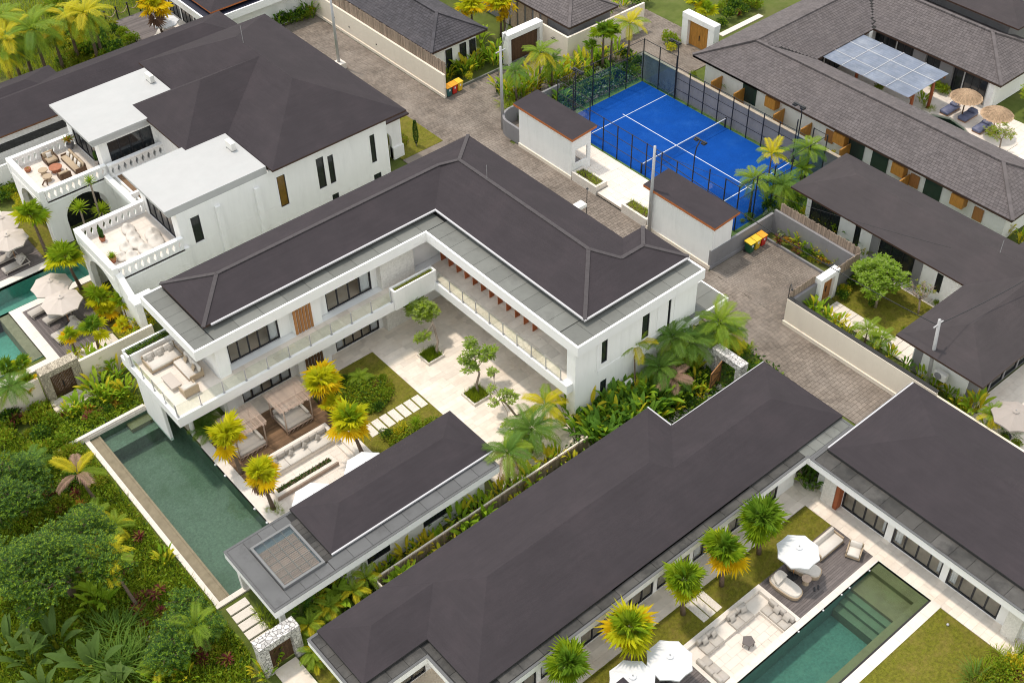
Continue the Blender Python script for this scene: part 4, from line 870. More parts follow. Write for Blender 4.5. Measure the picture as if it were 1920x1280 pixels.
# ================================================================== tiled houses along the top
def tiled_house(root, rects, ze, sl, m, walls, sides):
    ro = MB(); tl = []
    for i, r in enumerate(rects): hip(ro, *r, ze-0.004*i, sl, 0.16)
    o = ro.build('roof', [M_joint, M_brownfascia], root)
    for r, sd, keep in zip(rects, sides, [None]*len(rects)): hip_tiles(o, *r, ze+0.012, sl, m, sd)
    return o
T1 = thing('slate_house', 'house with dark slate-tiled hip roof behind the bamboo-topped wall', 'house')
o = tiled_house(T1, [(54.9, 61.25, 77.5, 104.0)], 3.45, 0.47, M_tile2, None, ['wse'])
cp = MB(); caps(cp, [((54.9, 77.5, 3.5), (58.08, 80.68, 5.0)), ((61.25, 77.5, 3.5), (58.08, 80.68, 5.0)), ((58.08, 80.68, 5.0), (58.08, 100, 5.0))], 0.26, 0.12); cp.build('ridge_tiles', M_tile2, o)
mb = MB(); mb.box(55.7, 60.5, 78.3, 78.5, 0, 3.4).box(60.3, 60.5, 78.5, 103, 0, 3.4).box(55.7, 55.9, 78.5, 103, 0, 3.4); mb.build('wall', M_white, T1)
for x in (57.0, 58.6, 59.7): window(T1, 'x', x, x+0.7, 78.29, 0.05, 2.6, 1, M_glassdark)
T2 = thing('corner_house', 'grey tiled house behind the cream corner wall at the top', 'house')
o = tiled_house(T2, [(66.8, 72.9, 72.75, 96.0)], 3.4, 0.47, M_tile, None, ['wse'])
cp = MB(); caps(cp, [((66.8, 72.75, 3.45), (69.85, 75.8, 4.86)), ((72.9, 72.75, 3.45), (69.85, 75.8, 4.86)), ((69.85, 75.8, 4.86), (69.85, 95, 4.86))], 0.26, 0.12); cp.build('ridge_tiles', M_tile, o)
mb = MB(); mb.box(67.3, 72.3, 73.2, 73.4, 0, 3.4).box(67.3, 67.5, 73.4, 95, 0, 3.4).box(72.1, 72.3, 73.4, 95, 0, 3.4); mb.build('wall', M_greywall, T2)
for i in range(6): MB().box(67.22, 67.29, 76.2+i*1.1, 77.0+i*1.1, 0, 2.9).build('timber_panel', M_stick, T2)
# large U-shaped tiled villa
T = thing('tiled_villa', 'large U-shaped villa with grey-brown tiled roof round a pool court', 'house')
rects = [(72.2, 79.5, 31.0, 62.7), (72.2, 96.0, 55.0, 62.7), (87.4, 95.6, 42.0, 62.7)]
def keepf(side, pc, s): return True
ro = MB()
for i, r in enumerate(rects): hip(ro, *r, 2.9-0.004*i, 0.43, 0.16)
o = ro.build('roof', [M_joint, M_brownfascia], T)
hip_tiles(o, *rects[0], 2.912, 0.43, M_tile, 'wse', keep=lambda sd, pc, s: not (sd == 'e' and pc > 55.0+s))
hip_tiles(o, *rects[1], 2.912, 0.43, M_tile, 'sn', keep=lambda sd, pc, s: not (sd == 's' and (pc < 79.5-s or pc > 87.4+s)))
hip_tiles(o, *rects[2], 2.912, 0.43, M_tile, 'wse', keep=lambda sd, pc, s: not (sd == 'w' and pc > 55.0+s))
cp = MB(); caps(cp, [((72.2, 31, 2.97), (75.85, 34.65, 4.55)), ((79.5, 31, 2.97), (75.85, 34.65, 4.55)), ((75.85, 34.65, 4.55), (75.85, 58.9, 4.55)), ((72.2, 62.7, 2.97), (75.85, 58.9, 4.6)), ((75.85, 58.9, 4.6), (91.5, 58.85, 4.6)), ((87.4, 42, 2.97), (91.5, 46.1, 4.74)), ((95.6, 42, 2.97), (91.5, 46.1, 4.74)), ((91.5, 46.1, 4.74), (91.5, 58.6, 4.74))], 0.27, 0.13); cp.build('ridge_tiles', M_tile, o)
mb = MB(); mb.box(73.0, 73.2, 31.8, 61.8, 0, 2.9).box(73.2, 78.8, 61.6, 61.8, 0, 2.9).box(73.2, 78.8, 31.8, 32.0, 0, 2.9).box(78.6, 78.8, 32.0, 55.8, 0, 2.9); mb.build('wall', M_white, T)
mb = MB(); mb.box(78.8, 95, 55.8, 56.0, 0, 2.9).box(88.3, 88.5, 43.0, 55.8, 0, 2.9).box(88.5, 95, 42.8, 43.0, 0, 2.9); mb.build('court_wall', M_white, T)
for i in range(5): window(T, 'y', 43.6+i*2.35, 45.8+i*2.35, 88.29, 0.05, 2.6, 3, M_glassdark, -1, 0.07)
for i in range(3): window(T, 'x', 79.2+i*2.7, 81.6+i*2.7, 55.79, 0.05, 2.6, 3, M_glassdark, -1, 0.07)
MB().box(88.0, 88.3, 46.9, 48.2, 0, 2.85).build('dark_panel', M_greywall, T); MB().box(88.0, 88.3, 49.7, 51.0, 0, 2.85).build('dark_panel', M_greywall, T)
for x, y in ((88.1, 43.0), (87.0, 55.2)): MB().box(x-.25, x+.25, y-.25, y+.25, 0, 2.8).build('column', M_white, T)
# small baths along the back wall: green glass, timber boxes, showers
for y in (42.3, 44.6, 37.3, 55.9): MB().box(72.93, 72.995, y, y+1.5, 0.6, 2.7).build('dark_window', M_glassgreen, T)
for y in (53.9, 46.7, 41.0, 35.6):
    MB().box(72.3, 72.99, y-0.55, y+0.55, 1.6, 2.55).build('timber_box', M_goldwood, T)
for y in (39.7, 34.0, 48.0): MB().box(72.9, 72.99, y-.4, y+.4, 0.9, 2.0).build('timber_panel', M_wood, T)
for y in (59.8, 57.2, 52.8, 45.9, 40.2, 49.9): MB().box(71.6, 72.98, y-.05, y+.05, 0, 1.8).build('timber_screen', M_goldwood, T)
paving('villa_court_floor', [(79.5, 80.6, 32.0, 55.8), (85.3, 88.3, 32.0, 55.8), (80.6, 85.3, 46.4, 55.8), (80.6, 85.3, 30.0, 38.2)], 0.0, 0.9, 0.45, M_travpale, M_grout, 0.012, 60, 0.02, bond='random')
# free-form pool in that court
pool_basin('court_pool_basin', 80.6, 85.3, 38.2, 46.4, 1.3, M_pooltile)
cpts = [(81.0, 38.6), (83.2, 39.4), (83.4, 41.2), (84.2, 42.6), (84.6, 44.2), (84.0, 45.6), (82.4, 46.1), (81.0, 45.7)]
water('court_pool_water', cpts, -0.06)
mb = MB(); out = [(80.6, 38.2), (83.6, 38.2), (85.3, 40.6), (85.3, 42.6), (85.3, 44.4), (85.3, 46.4), (82.5, 46.4), (80.6, 46.4)]
for i in range(8):
    j = (i+1) % 8; mb.quad((*cpts[i], 0.05), (*cpts[j], 0.05), (*out[j], 0.05), (*out[i], 0.05)); mb.quad((*cpts[i], -0.2), (*cpts[j], -0.2), (*cpts[j], 0.05), (*cpts[i], 0.05))
mb.quad((83.6, 38.2, 0.05), (85.3, 38.2, 0.05), (85.3, 40.6, 0.05), (83.6, 38.2, 0.05)); struct('court_pool_coping', mb, M_travpale)
U = thing('corner_villa', 'plain dark hip-roofed building behind the tiled villa in the top right corner', 'house')
ro = MB(); hip(ro, 93.0, 110, 44.6, 64, 5.0, 0.37); ro.build('roof', [M_roof2, M_brownfascia], U); MB().box(94.2, 109, 46, 63, 0, 4.9).build('wall', M_greywall, U)

# ================================================================== boundary walls, gates, huts
def wallthing(name, label, boxes, m, cap=None, plinth=None, group=None):
    t = thing(name, label, 'wall', group=group); mb = MB()
    for b in boxes: mb.box(*b)
    mb.build('wall_face', m, t); return t
def bamboo(root, axis, a0, a1, c, z0, z1, w=0.075):
    mb = MB(); a = a0
    while a < a1:
        h = z1+R.uniform(-.10, .04); d = R.uniform(-.015, .015); e = a+w*R.uniform(.8, 1.2)
        if axis == 'x': mb.box(a, e-.006, c-.02+d, c+.02+d, z0, h)
        else: mb.box(c-.02+d, c+.02+d, a, e-.006, z0, h)
        a = e
    mb.build('bamboo_canes', M_bamboo, root, kind='stuff')
    rl = MB()
    for z in (z0+.2, z1-.25): rl.box(*((a0, a1, c+.03, c+.07) if axis == 'x' else (c+.03, c+.07, a0, a1)), z, z+.05)
    rl.build('rail', M_wooddark, root)
w1 = wallthing('boundary_wall', 'long cream road wall topped with bamboo screening at upper centre', [(54.6, 54.8, 75.5, 103, 0, 2.3)], M_cream)
MB().box(54.53, 54.6, 75.45, 103, 0, 0.28).build('plinth', M_cream, w1); bamboo(w1, 'y', 75.5, 103, 54.86, 2.2, 3.45)
for y in (85.6, 90.0, 92.5): MB().box(54.55, 54.6, y, y+.12, 1.0, 1.1).build('wall_light', M_black, w1)
w2 = wallthing('garden_wall', 'cream road wall in front of the lawn garden at the right', [(54.2, 54.4, 24.5, 36.6, 0, 2.25)], M_cream)
MB().box(54.12, 54.2, 24.5, 36.66, 0, 0.3).build('plinth', M_cream, w2); MB().box(54.24, 54.56, 24.5, 36.58, 2.25, 2.28).build('coping', M_joint, w2)
w3 = wallthing('side_wall', 'short grey wall with bamboo screen beside the white garden gate', [(54.4, 57.2, 36.4, 36.6, 0, 2.0)], M_greywall); bamboo(w3, 'x', 54.5, 57.2, 36.65, 1.7, 2.7)
w4 = wallthing('planting_bed_wall', 'grey wall with bamboo screen behind the red and green planting bed', [(61.5, 61.7, 36.4, 44.0, 0, 2.0)], M_greywall); bamboo(w4, 'y', 36.4, 43.6, 61.75, 1.9, 2.75)
w5 = wallthing('short_wall', 'grey wall with bamboo between white gate and garden corner', [(58.9, 61.5, 36.3, 36.5, 0, 1.8)], M_greywall); bamboo(w5, 'x', 59.0, 61.6, 36.26, 1.7, 2.6)
w6 = wallthing('court_end_wall', 'grey wall behind the wheelie bins at the court end', [(54.66, 61.5, 44.0, 44.2, 0, 1.7)], M_greywall); MB().box(54.66, 61.5, 43.92, 44.0, 0, 0.3).build('plinth', M_greywall, w6)
w7 = wallthing('court_side_wall', 'long grey wall between the blue court and the tiled villa', [(69.75, 69.95, 40.0, 66.4, 0, 2.5)], M_greywall); MB().box(69.7, 70.0, 40.0, 66.4, 2.5, 2.56).build('coping', mat('sandy_coping', (0.33, 0.28, 0.22), 0.9, 0.2, 2), w7)
w8 = wallthing('corner_wall', 'tall cream wall round the corner house beside the palms', [(66.3, 66.5, 72.4, 76.0, 0, 2.75), (66.5, 76.0, 72.4, 72.6, 0, 2.75)], M_cream)
w9 = wallthing('curved_wall', 'low grey curved planter wall beside the concrete pole', [(54.75, 54.95, 65.3, 67.2, 0, 1.5)], M_greywall)
mb = MB(); arcp = [(54.85+1.6-1.6*math.cos(t), 67.2+1.5*math.sin(t)) for t in [math.pi/2*i/8 for i in range(9)]]
for a, b in zip(arcp, arcp[1:]): mb.obox((((a[0]+b[0])/2), (a[1]+b[1])/2, .75), (Vector((*b, 0))-Vector((*a, 0)))*0.52, Vector((-(b[1]-a[1]), b[0]-a[0], 0)).normalized()*.1, (0, 0, .75))
mb.box(56.4, 62.0, 68.6, 68.8, 0, 1.5); mb.build('curved_face', M_greywall, w9)
w10 = wallthing('left_boundary_wall', 'cream wall beside the pebble gateway between left pool and garden', [(14.6, 20.0, 63.3, 63.5, -0.3, 2.3), (2.0, 11.9, 63.7, 63.9, -0.6, 2.2)], M_cream)
w11 = wallthing('planter_wall', 'low white retaining wall edging the planting above the pool end', [(10.5, 16.5, 58.7, 58.94, -0.3, 0.42)], M_coping)
w12 = wallthing('bed_wall', 'low cream wall with planting along the villa at the right edge', [(55.0, 55.2, 12.0, 25.6, 0, 1.2)], M_cream)
w13 = wallthing('lane_wall', 'timber-faced garden wall between the pool house and the long villa', [(19.7, 36.0, 37.0, 37.1, 0, 1.15), (19.6, 19.7, 35.6, 37.1, 0, 1.15)], M_cream)
mb = MB(); a = 19.75
while a < 36: mb.box(a, a+.09, 36.95, 36.99, 0.05, 1.1); a += 0.11
mb.build('batten', M_bamboo, w13, kind='stuff')
w14 = wallthing('patio_kerb', 'low stone kerb edging the planting bed by the drive', [(60.4, 60.55, 37.0, 43.9, 0, 0.18)], M_greywall)
w15 = wallthing('street_kerb', 'pale kerb below the shrubs beside the slate-roofed house', [(56.6, 66.2, 75.9, 76.05, -0.1, 0.2)], M_conc)

def gate(name, label, axis, a0, a1, c, depth, h, col, lint, m, door_m, nb=12, open_ang=0, group=None):
    """masonry portal with two piers, lintel and a boarded door"""
    t = thing(name, label, 'gate', group=group)
    def bx(mm, p, q, d0, d1, z0, z1, nm):
        mb = MB(); (mb.box(p, q, c+d0, c+d1, z0, z1) if axis == 'x' else mb.box(c+d0, c+d1, p, q, z0, z1)); return mb.build(nm, mm, t)
    bx(m, a0, a0+col, 0, depth, -0.1, h-lint, 'pier'); bx(m, a1-col, a1, 0, depth, -0.1, h-lint, 'pier'); bx(m, a0-.02, a1+.02, -.02, depth+.02, h-lint, h, 'lintel')
    w = (a1-a0-2*col)
    for i in range(nb):
        p = a0+col+w*i/nb; bx(door_m, p+.006, p+w/nb-.006, depth*.45, depth*.45+.05, 0.05, h-lint-.03, 'board')
    bx(door_m, a0+col, a1-col, depth*.45+.05, depth*.45+.08, 0.3, 0.45, 'rail'); bx(door_m, a0+col, a1-col, depth*.45+.05, depth*.45+.08, h-lint-.4, h-lint-.25, 'rail')
    bx(M_black, (a0+a1)/2-.03, (a0+a1)/2+.03, depth*.45-.06, depth*.45, 0.8, 1.3, 'handle')
    return t
gate('garden_gateway', 'tan pebble-clad gateway with slatted brown door beside the left wall', 'x', 12.0, 14.55, 63.2, 0.75, 2.75, 0.5, 0.45, M_stonetan, M_wooddark, 16)
gate('rubble_gateway', 'black-and-white rubble gateway with brown slatted door at bottom left', 'x', 11.9, 14.35, 36.3, 0.75, 2.6, 0.5, 0.5, M_stone, M_wooddark, 18)
gate('street_gateway', 'white portal with grey and timber doors at upper centre', 'x', 62.2, 66.3, 75.8, 0.8, 3.1, 0.35, 0.5, M_white, M_wooddark, 10)
gate('timber_gateway', 'white portal with golden double timber doors near the top', 'y', 64.5, 68.4, 76.9, 0.75, 3.1, 0.7, 0.5, M_white, M_goldwood, 8)
gate('white_garden_gate', 'white square garden gate with brown door by the driveway', 'x', 57.2, 59.2, 36.1, 0.5, 2.5, 0.4, 0.4, M_white, M_wood, 9)
g5 = gate('speckled_gateway', 'white speckled rubble gateway by the road beside the palms', 'y', 34.0, 36.5, 46.6, 0.65, 2.5, 0.45, 0.45, M_stone, M_wooddark, 3)
for ch in list(g5.children):
    if ch.name.split('.')[0] in ('board', 'rail', 'handle'): bpy.data.objects.remove(ch)
d = thing('open_gate_leaf', 'brown panelled gate leaf standing open inside the speckled gateway', 'gate', (46.6, 35.6, 0.05), rad(15))
MB().box(-1.5, 0, -.03, .03, 0, 1.9).build('door_panel', M_wood, d)
mb = MB()
for x in (-1.5, -.1): mb.box(x, x+.1, -.055, -.031, 0, 1.9)
for z in (0, .9, 1.8): mb.box(-1.4, -.1, -.055, -.031, z, z+.1)
mb.bar((-1.4, -.043, .1), (-.1, -.043, .9), .02, .07); mb.bar((-1.4, -.043, 1.8), (-.1, -.043, 1.0), .02, .07); mb.build('frame', M_wooddark, d)
w16 = wallthing('gateway_wall', 'white wall stub between the speckled gateway and the palms', [(46.7, 46.9, 36.5, 38.2, 0, 2.0)], M_white)

def hut(label, y0, y1, win=True):
    t = thing('court_hut', label, 'hut', group='flat-roofed huts beside the blue court')
    mb = MB(); mb.box(54.68, 54.83, y0+.1, y1-.5, 0, 3.7).box(54.83, 56.7, y1-.65, y1-.5, 0, 3.75)
    wall_along(mb, 'x', 54.83, 56.75, y0+.1, .15, 0, 3.75, [(55.1, 56.4, 1.3, 2.6)] if win else []); mb.build('wall', M_white, t)
    MB().box(54.6, 54.68, y0+.05, y1-.45, 0, .32).build('plinth', M_cream, t)
    rb = MB()
    z0, z1 = 3.75, 4.05; xa, xb, ya, yb = 54.5, 57.15, y0-.15, y1
    rb.poly([(xa,ya,z0+.22),(xb,ya,z1+.12),(xb,yb,z1+.12),(xa,yb,z0+.22)]); rb.quad((xa,yb,z0),(xb,yb,z1-.1),(xb,ya,z1-.1),(xa,ya,z0), 1)
    rb.quad((xa,ya,z0),(xb,ya,z1-.1),(xb,ya,z1+.12),(xa,ya,z0+.22),1); rb.quad((xb,yb,z1-.1),(xa,yb,z0),(xa,yb,z0+.22),(xb,yb,z1+.12),1)
    rb.quad((xa,yb,z0),(xa,ya,z0),(xa,ya,z0+.22),(xa,yb,z0+.22),1); rb.quad((xb,ya,z1-.1),(xb,yb,z1-.1),(xb,yb,z1+.12),(xb,ya,z1+.12),1)
    rb.build('roof', [M_roof, M_orange], t)
    MB().box(54.84, 56.6, y0+.3, y1-.7, 0.02, 0.06).build('floor', M_trav, t); MB().box(55.0, 56.2, y0+.5, y0+1.3, 0.06, 0.9).build('counter', M_greywall, t)
    return t
h1 = hut('white hut with dark orange-edged roof by the upper court end', 59.0, 66.0)
h2 = hut('white hut with dark orange-edged roof beside the tall pole and driveway', 43.95, 51.0, False)
MB().box(56.6, 56.75, 44.1, 50.5, 0, 3.75).build('rear_wall', M_greywall, h2)
paving('court_terrace', [(56.85, 58.85, 59.1, 66.0), (55.95, 58.85, 50.5, 59.1), (54.72, 55.95, 53.35, 56.1)], 0.32, 1.1, 0.9, M_travpale, M_grout, 0.012, 60, 0.02, bond='random')
mb = MB(); mb.box(54.72, 55.0, 53.35, 56.1, 0, .12).box(55.0, 55.3, 53.35, 56.1, 0, .24); struct('terrace_steps', mb, M_coping)
for y0, y1, lb in ((56.2, 59.0, 'white masonry planter with grass by the hut window and court steps'), (50.6, 53.3, 'white masonry planter with grass beside the tall concrete pole')):
    t = thing('planter_box', lb, 'planter'); MB().box(54.65, 54.85, y0, y1, 0, .8).box(55.7, 55.9, y0, y1, 0, .8).box(54.85, 55.7, y0, y0+.2, 0, .8).box(54.85, 55.7, y1-.2, y1, 0, .8).build('trough', M_coping, t); MB().box(54.85, 55.7, y0+.2, y1-.2, 0, .7).build('soil', M_soil, t)

# ================================================================== padel court
sheet('court_turf_edge', 58.85, 69.75, 44.2, 66.6, 0.0, M_turf, 0.25)
ct = sheet('court_surface', 59.4, 69.4, 45.9, 65.9, 0.012, M_blue, 0.2)
ln = MB(); ln.box(59.4, 69.4, 62.825, 62.875, .013, .018).box(59.4, 69.4, 48.93, 48.99, .013, .018).box(64.37, 64.43, 48.6, 63.2, .0135, .0185); ln.build('line_marking', M_line, ct)
Ct = thing('court_cage', 'black steel and glass cage around the blue padel court', 'court cage')
def post(x, y, h): MB().box(x-.035, x+.035, y-.035, y+.035, 0, h).build('post', M_black, Ct)
def rail(a, b, w=.04): mb = MB(); mb.bar(a, b, w); mb.build('rail', M_black, Ct)
for x in (59.35, 69.45):
    ysx = [65.95, 64.0] + [62.0-i*1.65 for i in range(9)] + [47.2, 45.85]
    for i, y in enumerate(ysx): post(x, y, 4.2 if i in (0, 1, 2, 10, 11, 12) else 3.2)
    rail((x, 65.95, 4.15), (x, 62, 4.15)); rail((x, 62, 3.15), (x, 47.2, 3.15)); rail((x, 47.2, 4.15), (x, 45.85, 4.15)); rail((x, 62.0, 3.15), (x, 62.0, 4.15))
    for z in (1.05, 2.1): rail((x, 62, z), (x, 48.8, z), .035)
    rail((x, 65.95, 3.0), (x, 62, 3.0), .04)
    for a, b in ((65.9, 64.05), (63.95, 62.05), (48.75, 47.25), (47.15, 45.9)): MB().box(x-.006, x+.006, b, a, .1, 3.0).build('glass_panel', M_courtglass, Ct)
for y in (65.95, 45.85):
    for i in range(1, 5): post(59.35+i*2.02, y, 4.2)
    rail((59.35, y, 4.15), (69.45, y, 4.15)); rail((59.35, y, 3.0), (69.45, y, 3.0), .04)
    for i in range(5): MB().box(59.4+i*2.02, 59.4+i*2.02+1.94, y-.006, y+.006, .1, 3.0).build('glass_panel', M_courtglass, Ct)
nt = thing('padel_net', 'black net with white top band across the blue court', 'net')
MB().box(59.5, 69.3, 55.93, 55.97, .84, .92).build('band', M_line, nt)
for x in (59.45, 69.35): MB().box(x-.05, x+.05, 55.9, 56.0, 0, 1.0).build('net_post', M_black, nt)
mm, ntree, N, L, Pn = nodes('net_mesh'); tr = N.new('ShaderNodeBsdfTransparent'); ms = N.new('ShaderNodeMixShader'); ms.inputs[0].default_value = 0.22
Pn.inputs['Base Color'].default_value = (.01, .01, .012, 1); L.new(tr.outputs[0], ms.inputs[1]); L.new(Pn.outputs[0], ms.inputs[2]); L.new(ms.outputs[0], N['Material Output'].inputs[0])
mb = MB(); mb.quad((59.5, 55.95, .02), (69.3, 55.95, .02), (69.3, 55.95, .84), (59.5, 55.95, .84)); mb.build('netting', mm, nt)
def floodlight(label, x, y, dx):
    t = thing('floodlight', label, 'floodlight', (x, y, 0), group='floodlights round the blue court')
    mb = MB(); mb.tube([(0, 0, 0), (0, 0, 4.6), (dx*.12, 0, 5.3), (dx*.5, 0, 5.8)], .05, 6); mb.build('mast', M_black, t)
    mb = MB(); mb.box(dx*.5-.06, dx*.5+.06, -.55, .55, 5.75, 5.82); mb.build('crossbar', M_black, t)
    for yy in (-.38, .38): MB().box(dx*.5-.18, dx*.5+.18, yy-.16, yy+.16, 5.62, 5.76).build('lamp', M_black, t)
floodlight('black floodlight mast at the tiled villa side of the court, far end', 69.5, 61.95, -1); floodlight('black floodlight mast against the tiled villa, near end', 69.5, 48.6, -1)
floodlight('black floodlight mast behind the upper court hut', 59.3, 64.0, 1); floodlight('black floodlight mast rising behind the hut by the driveway', 59.3, 50.4, 1)

# ================================================================== poles, bins, small street things
def pole(label, x, y, h, lean=(0, 0), arm=True):
    t = thing('utility_pole', label, 'utility pole', (x, y, 0), group='concrete poles along the road')
    mb = MB(); mb.tube([(0, 0, 0), (lean[0], lean[1], h)], [.15, .10], 10); mb.build('shaft', M_greymetal, t, True)
    if arm: MB().box(lean[0]-.5, lean[0]+.5, lean[1]-.04, lean[1]+.04, h-.45, h-.37).build('crossarm', M_greymetal, t); 
    mb = MB()
    for z in (h-.5, h-.75): mb.lathe([(.05, 0), (.07, .04), (.05, .1)], (lean[0]+.12, lean[1], z), 8)
    mb.build('insulator', M_black, t); return t
pole('grey concrete pole at the road junction beside the curved wall', 55.3, 68.4, 7.8)
pole('pale concrete pole on the stone plinth by the upper road', 50.7, 86.2, 8.2, arm=False)
pole('concrete pole standing against the near court hut', 54.5, 50.1, 7.8, arm=False)
pole('concrete pole tangled with cables by the garden villa', 56.3, 26.2, 6.1, (-.3, .3))
t = tag(MB().box(49.6, 51.1, 85.6, 86.6, 0, .55).build('pole_plinth', M_coping), 'white masonry block at the foot of the upper road pole', 'plinth')
def cable(label, a, b, sag=.5, r=.028):
    a, b = Vector(a), Vector(b); mb = MB()
    mb.tube([a+(b-a)*i/14-Vector((0, 0, sag*4*(i/14)*(1-i/14))) for i in range(15)], r, 4); o = mb.build('cable', M_black); tag(o, label, 'cable', 'overhead cables'); return o
cable('upper overhead cable from the junction pole to the top right', (55.3, 68.4, 7.4), (84, 96, 7.0), .5); cable('lower overhead cable from the junction pole to the top right', (55.3, 68.4, 7.1), (84, 96, 6.4), .7)
cable('overhead cable crossing the lawn garden from the pole', (56.0, 26.5, 5.6), (54.5, 50.1, 7.2), .6); cable('overhead cable sagging over the dark roof from the pole', (56.0, 26.5, 5.7), (75, 24, 7), .8)
cable('thin cable from the court pole across the blue court', (54.5, 50.1, 7.3), (62, 30, 6.5), .4, .012)
def bin_(label, x, y, rz, body, lid):
    t = thing('wheelie_bin', label, 'wheelie bin', (x, y, 0), rz, 'wheelie bins by the road')
    mb = MB(); n = 4
    lo = [(-.2,-.24,.1),(.2,-.24,.1),(.2,.22,.1),(-.2,.22,.1)]; hi = [(-.27,-.3,.98),(.27,-.3,.98),(.27,.3,.98),(-.27,.3,.98)]
    mb.poly(lo[::-1]); mb.poly(hi)
    for i in range(4): mb.quad(lo[i], lo[(i+1)%4], hi[(i+1)%4], hi[i])
    o = mb.build('body', M_plastic[body], t); bevel(o, .03)
    l = MB(); l.poly([(-.3,-.34,.99),(.3,-.34,.99),(.3,.34,1.05),(-.3,.34,1.05)]); 
    pts = [(-.3,-.34),(.3,-.34),(.3,.34),(-.3,.34)]
    for i in range(4):
        a, b = pts[i], pts[(i+1)%4]; l.quad((*a,.95),(*b,.95),(*b,.99 if b[1] < 0 else 1.05),(*a,.99 if a[1] < 0 else 1.05))
    o = l.build('lid', M_plastic[lid], t)
    for x_ in (-.24, .24):
        w = MB(); w.tube([(x_-.03,.24,.1),(x_+.03,.24,.1)], .1, 10); w.build('wheel', M_black, t)
    h = MB(); h.tube([(-.22,.36,.95),(.22,.36,.95)], .02, 6); h.build('handle', M_black, t)
    e = MB(); e.box(-.07, .07, -.295, -.285, .6, .78); e.build('emblem', M_line, t); return t
bin_('dark green wheelie bin with yellow lid against the bamboo-topped wall end', 55.05, 75.6, 0, 'teal', 'orange'); bin_('red wheelie bin with yellow lid between two bins by the shrubs', 55.68, 75.65, 0, 'red', 'orange'); bin_('all-yellow wheelie bin next to the roadside shrubs', 56.32, 75.7, 0, 'yellow', 'yellow')
bin_('green wheelie bin with yellow lid by the grey court wall', 58.35, 43.45, 0, 'green', 'yellow'); bin_('yellow wheelie bin between the green and red bins', 59.0, 43.45, 0, 'yellow', 'yellow'); bin_('red wheelie bin with orange lid next to the planting bed', 59.65, 43.45, 0, 'red', 'orange')
def lamp_post(label, x, y, h, dx):
    t = thing('lamp_post', label, 'lamp post', (x, y, 0)); mb = MB(); mb.tube([(0, 0, 0), (0, 0, h-.4), (dx*.15, dx*.15, h-.1), (dx*.6, dx*.6, h)], .03, 6); mb.build('stem', M_black, t); MB().box(-.12, .12, -.12, .12, 0, .1).build('foot', M_black, t)
    mb = MB(); mb.lathe([(.1, -.08), (.07, 0), (.02, .03)], (dx*.62, dx*.62, h), 8); mb.build('lamp_head', M_black, t); return t
lamp_post('thin black gooseneck lamp at the corner of the cream garden wall', 54.5, 36.75, 3.6, -1); lamp_post('thin black gooseneck lamp at the roof edge opposite the court planter', 49.6, 51.9, 5.0, .8)
o = MB().box(-.4, .4, -.3, .3, 0, .25).build('roof_box', M_acwhite, None, loc=(46.35, 49.2, 6.95)); tag(o, 'small white box mounted at the road-side roof edge', 'utility box')
def aircon(label, x, y, z, rz):
    t = thing('air_conditioner', label, 'air conditioner', (x, y, z), rz, 'air conditioner units'); b = MB().box(-.45, .45, -.18, .18, 0.05, .65).build('casing', M_acwhite, t); bevel(b, .02)
    mb = MB(); mb.lathe([(.26, 0), (.26, .02), (.05, .03)], (0, 0, 0), 16); g = mb.build('fan_grille', M_greywall, t); g.location = (-.1, -.185, .35); g.rotation_euler = (rad(90), 0, 0)
    for x_ in (-.35, .35): MB().box(x_-.03, x_+.03, -.2, .2, 0, .05).build('foot', M_black, t)
    return t
aircon('white air conditioner on the far flat white roof', 31.8, 83.3, 7.5, rad(90)); aircon('white air conditioner on the near flat white roof', 31.7, 70.8, 7.5, rad(90))
aircon('white air conditioner standing beside the villa end wall among palms', 40.9, 38.55, 0.9, 0)
aircon('weathered air conditioner on the white wall by the garden villa', 56.5, 25.6, 1.2, rad(-90))
# ================================================================== plants: shared leaf meshes
PR = random.Random(21)
def U(a, b): return PR.uniform(a, b)
CACHE = {}
def fan_leaf(m, v):
    """fan palm leaf: stalk along +x, then a pleated fan of pointed blades"""
    key = ('fan', m.name, v)
    if key in CACHE: return CACHE[key]
    mb = MB(); rg = random.Random(v*7+1); lp = rg.uniform(.40, .52); n = 22
    mb.tube([(0, 0, 0), (lp*.6, 0, .03), (lp, 0, .0)], [.02, .014, .01], 3, cap=False)
    for i in range(n):
        t = -2.35+4.7*i/(n-1); r = rg.uniform(.52, .78)*(1-.25*abs(t)/2.35); dr = .06+.2*rg.random()
        w = .12
        c0 = Vector((lp, 0, 0)); d = Vector((math.cos(t), math.sin(t), 0)); s = Vector((-d.y, d.x, 0))
        z = .04*(1 if i % 2 else -1)*.4
        a = c0+d*.03; b1 = c0+d*r*.55+s*w*.45+Vector((0,0,.03+z)); b2 = c0+d*r*.55-s*w*.45+Vector((0,0,.03-z)); e = c0+d*r+Vector((0,0,-dr))
        nb = len(mb.v); mb.v += [tuple(a), tuple(b2), tuple(e), tuple(b1)]; mb.f += [(nb, nb+1, nb+2), (nb, nb+2, nb+3)]; mb.m += [0, 0]
    CACHE[key] = me = mb.mesh('frond', m); return me
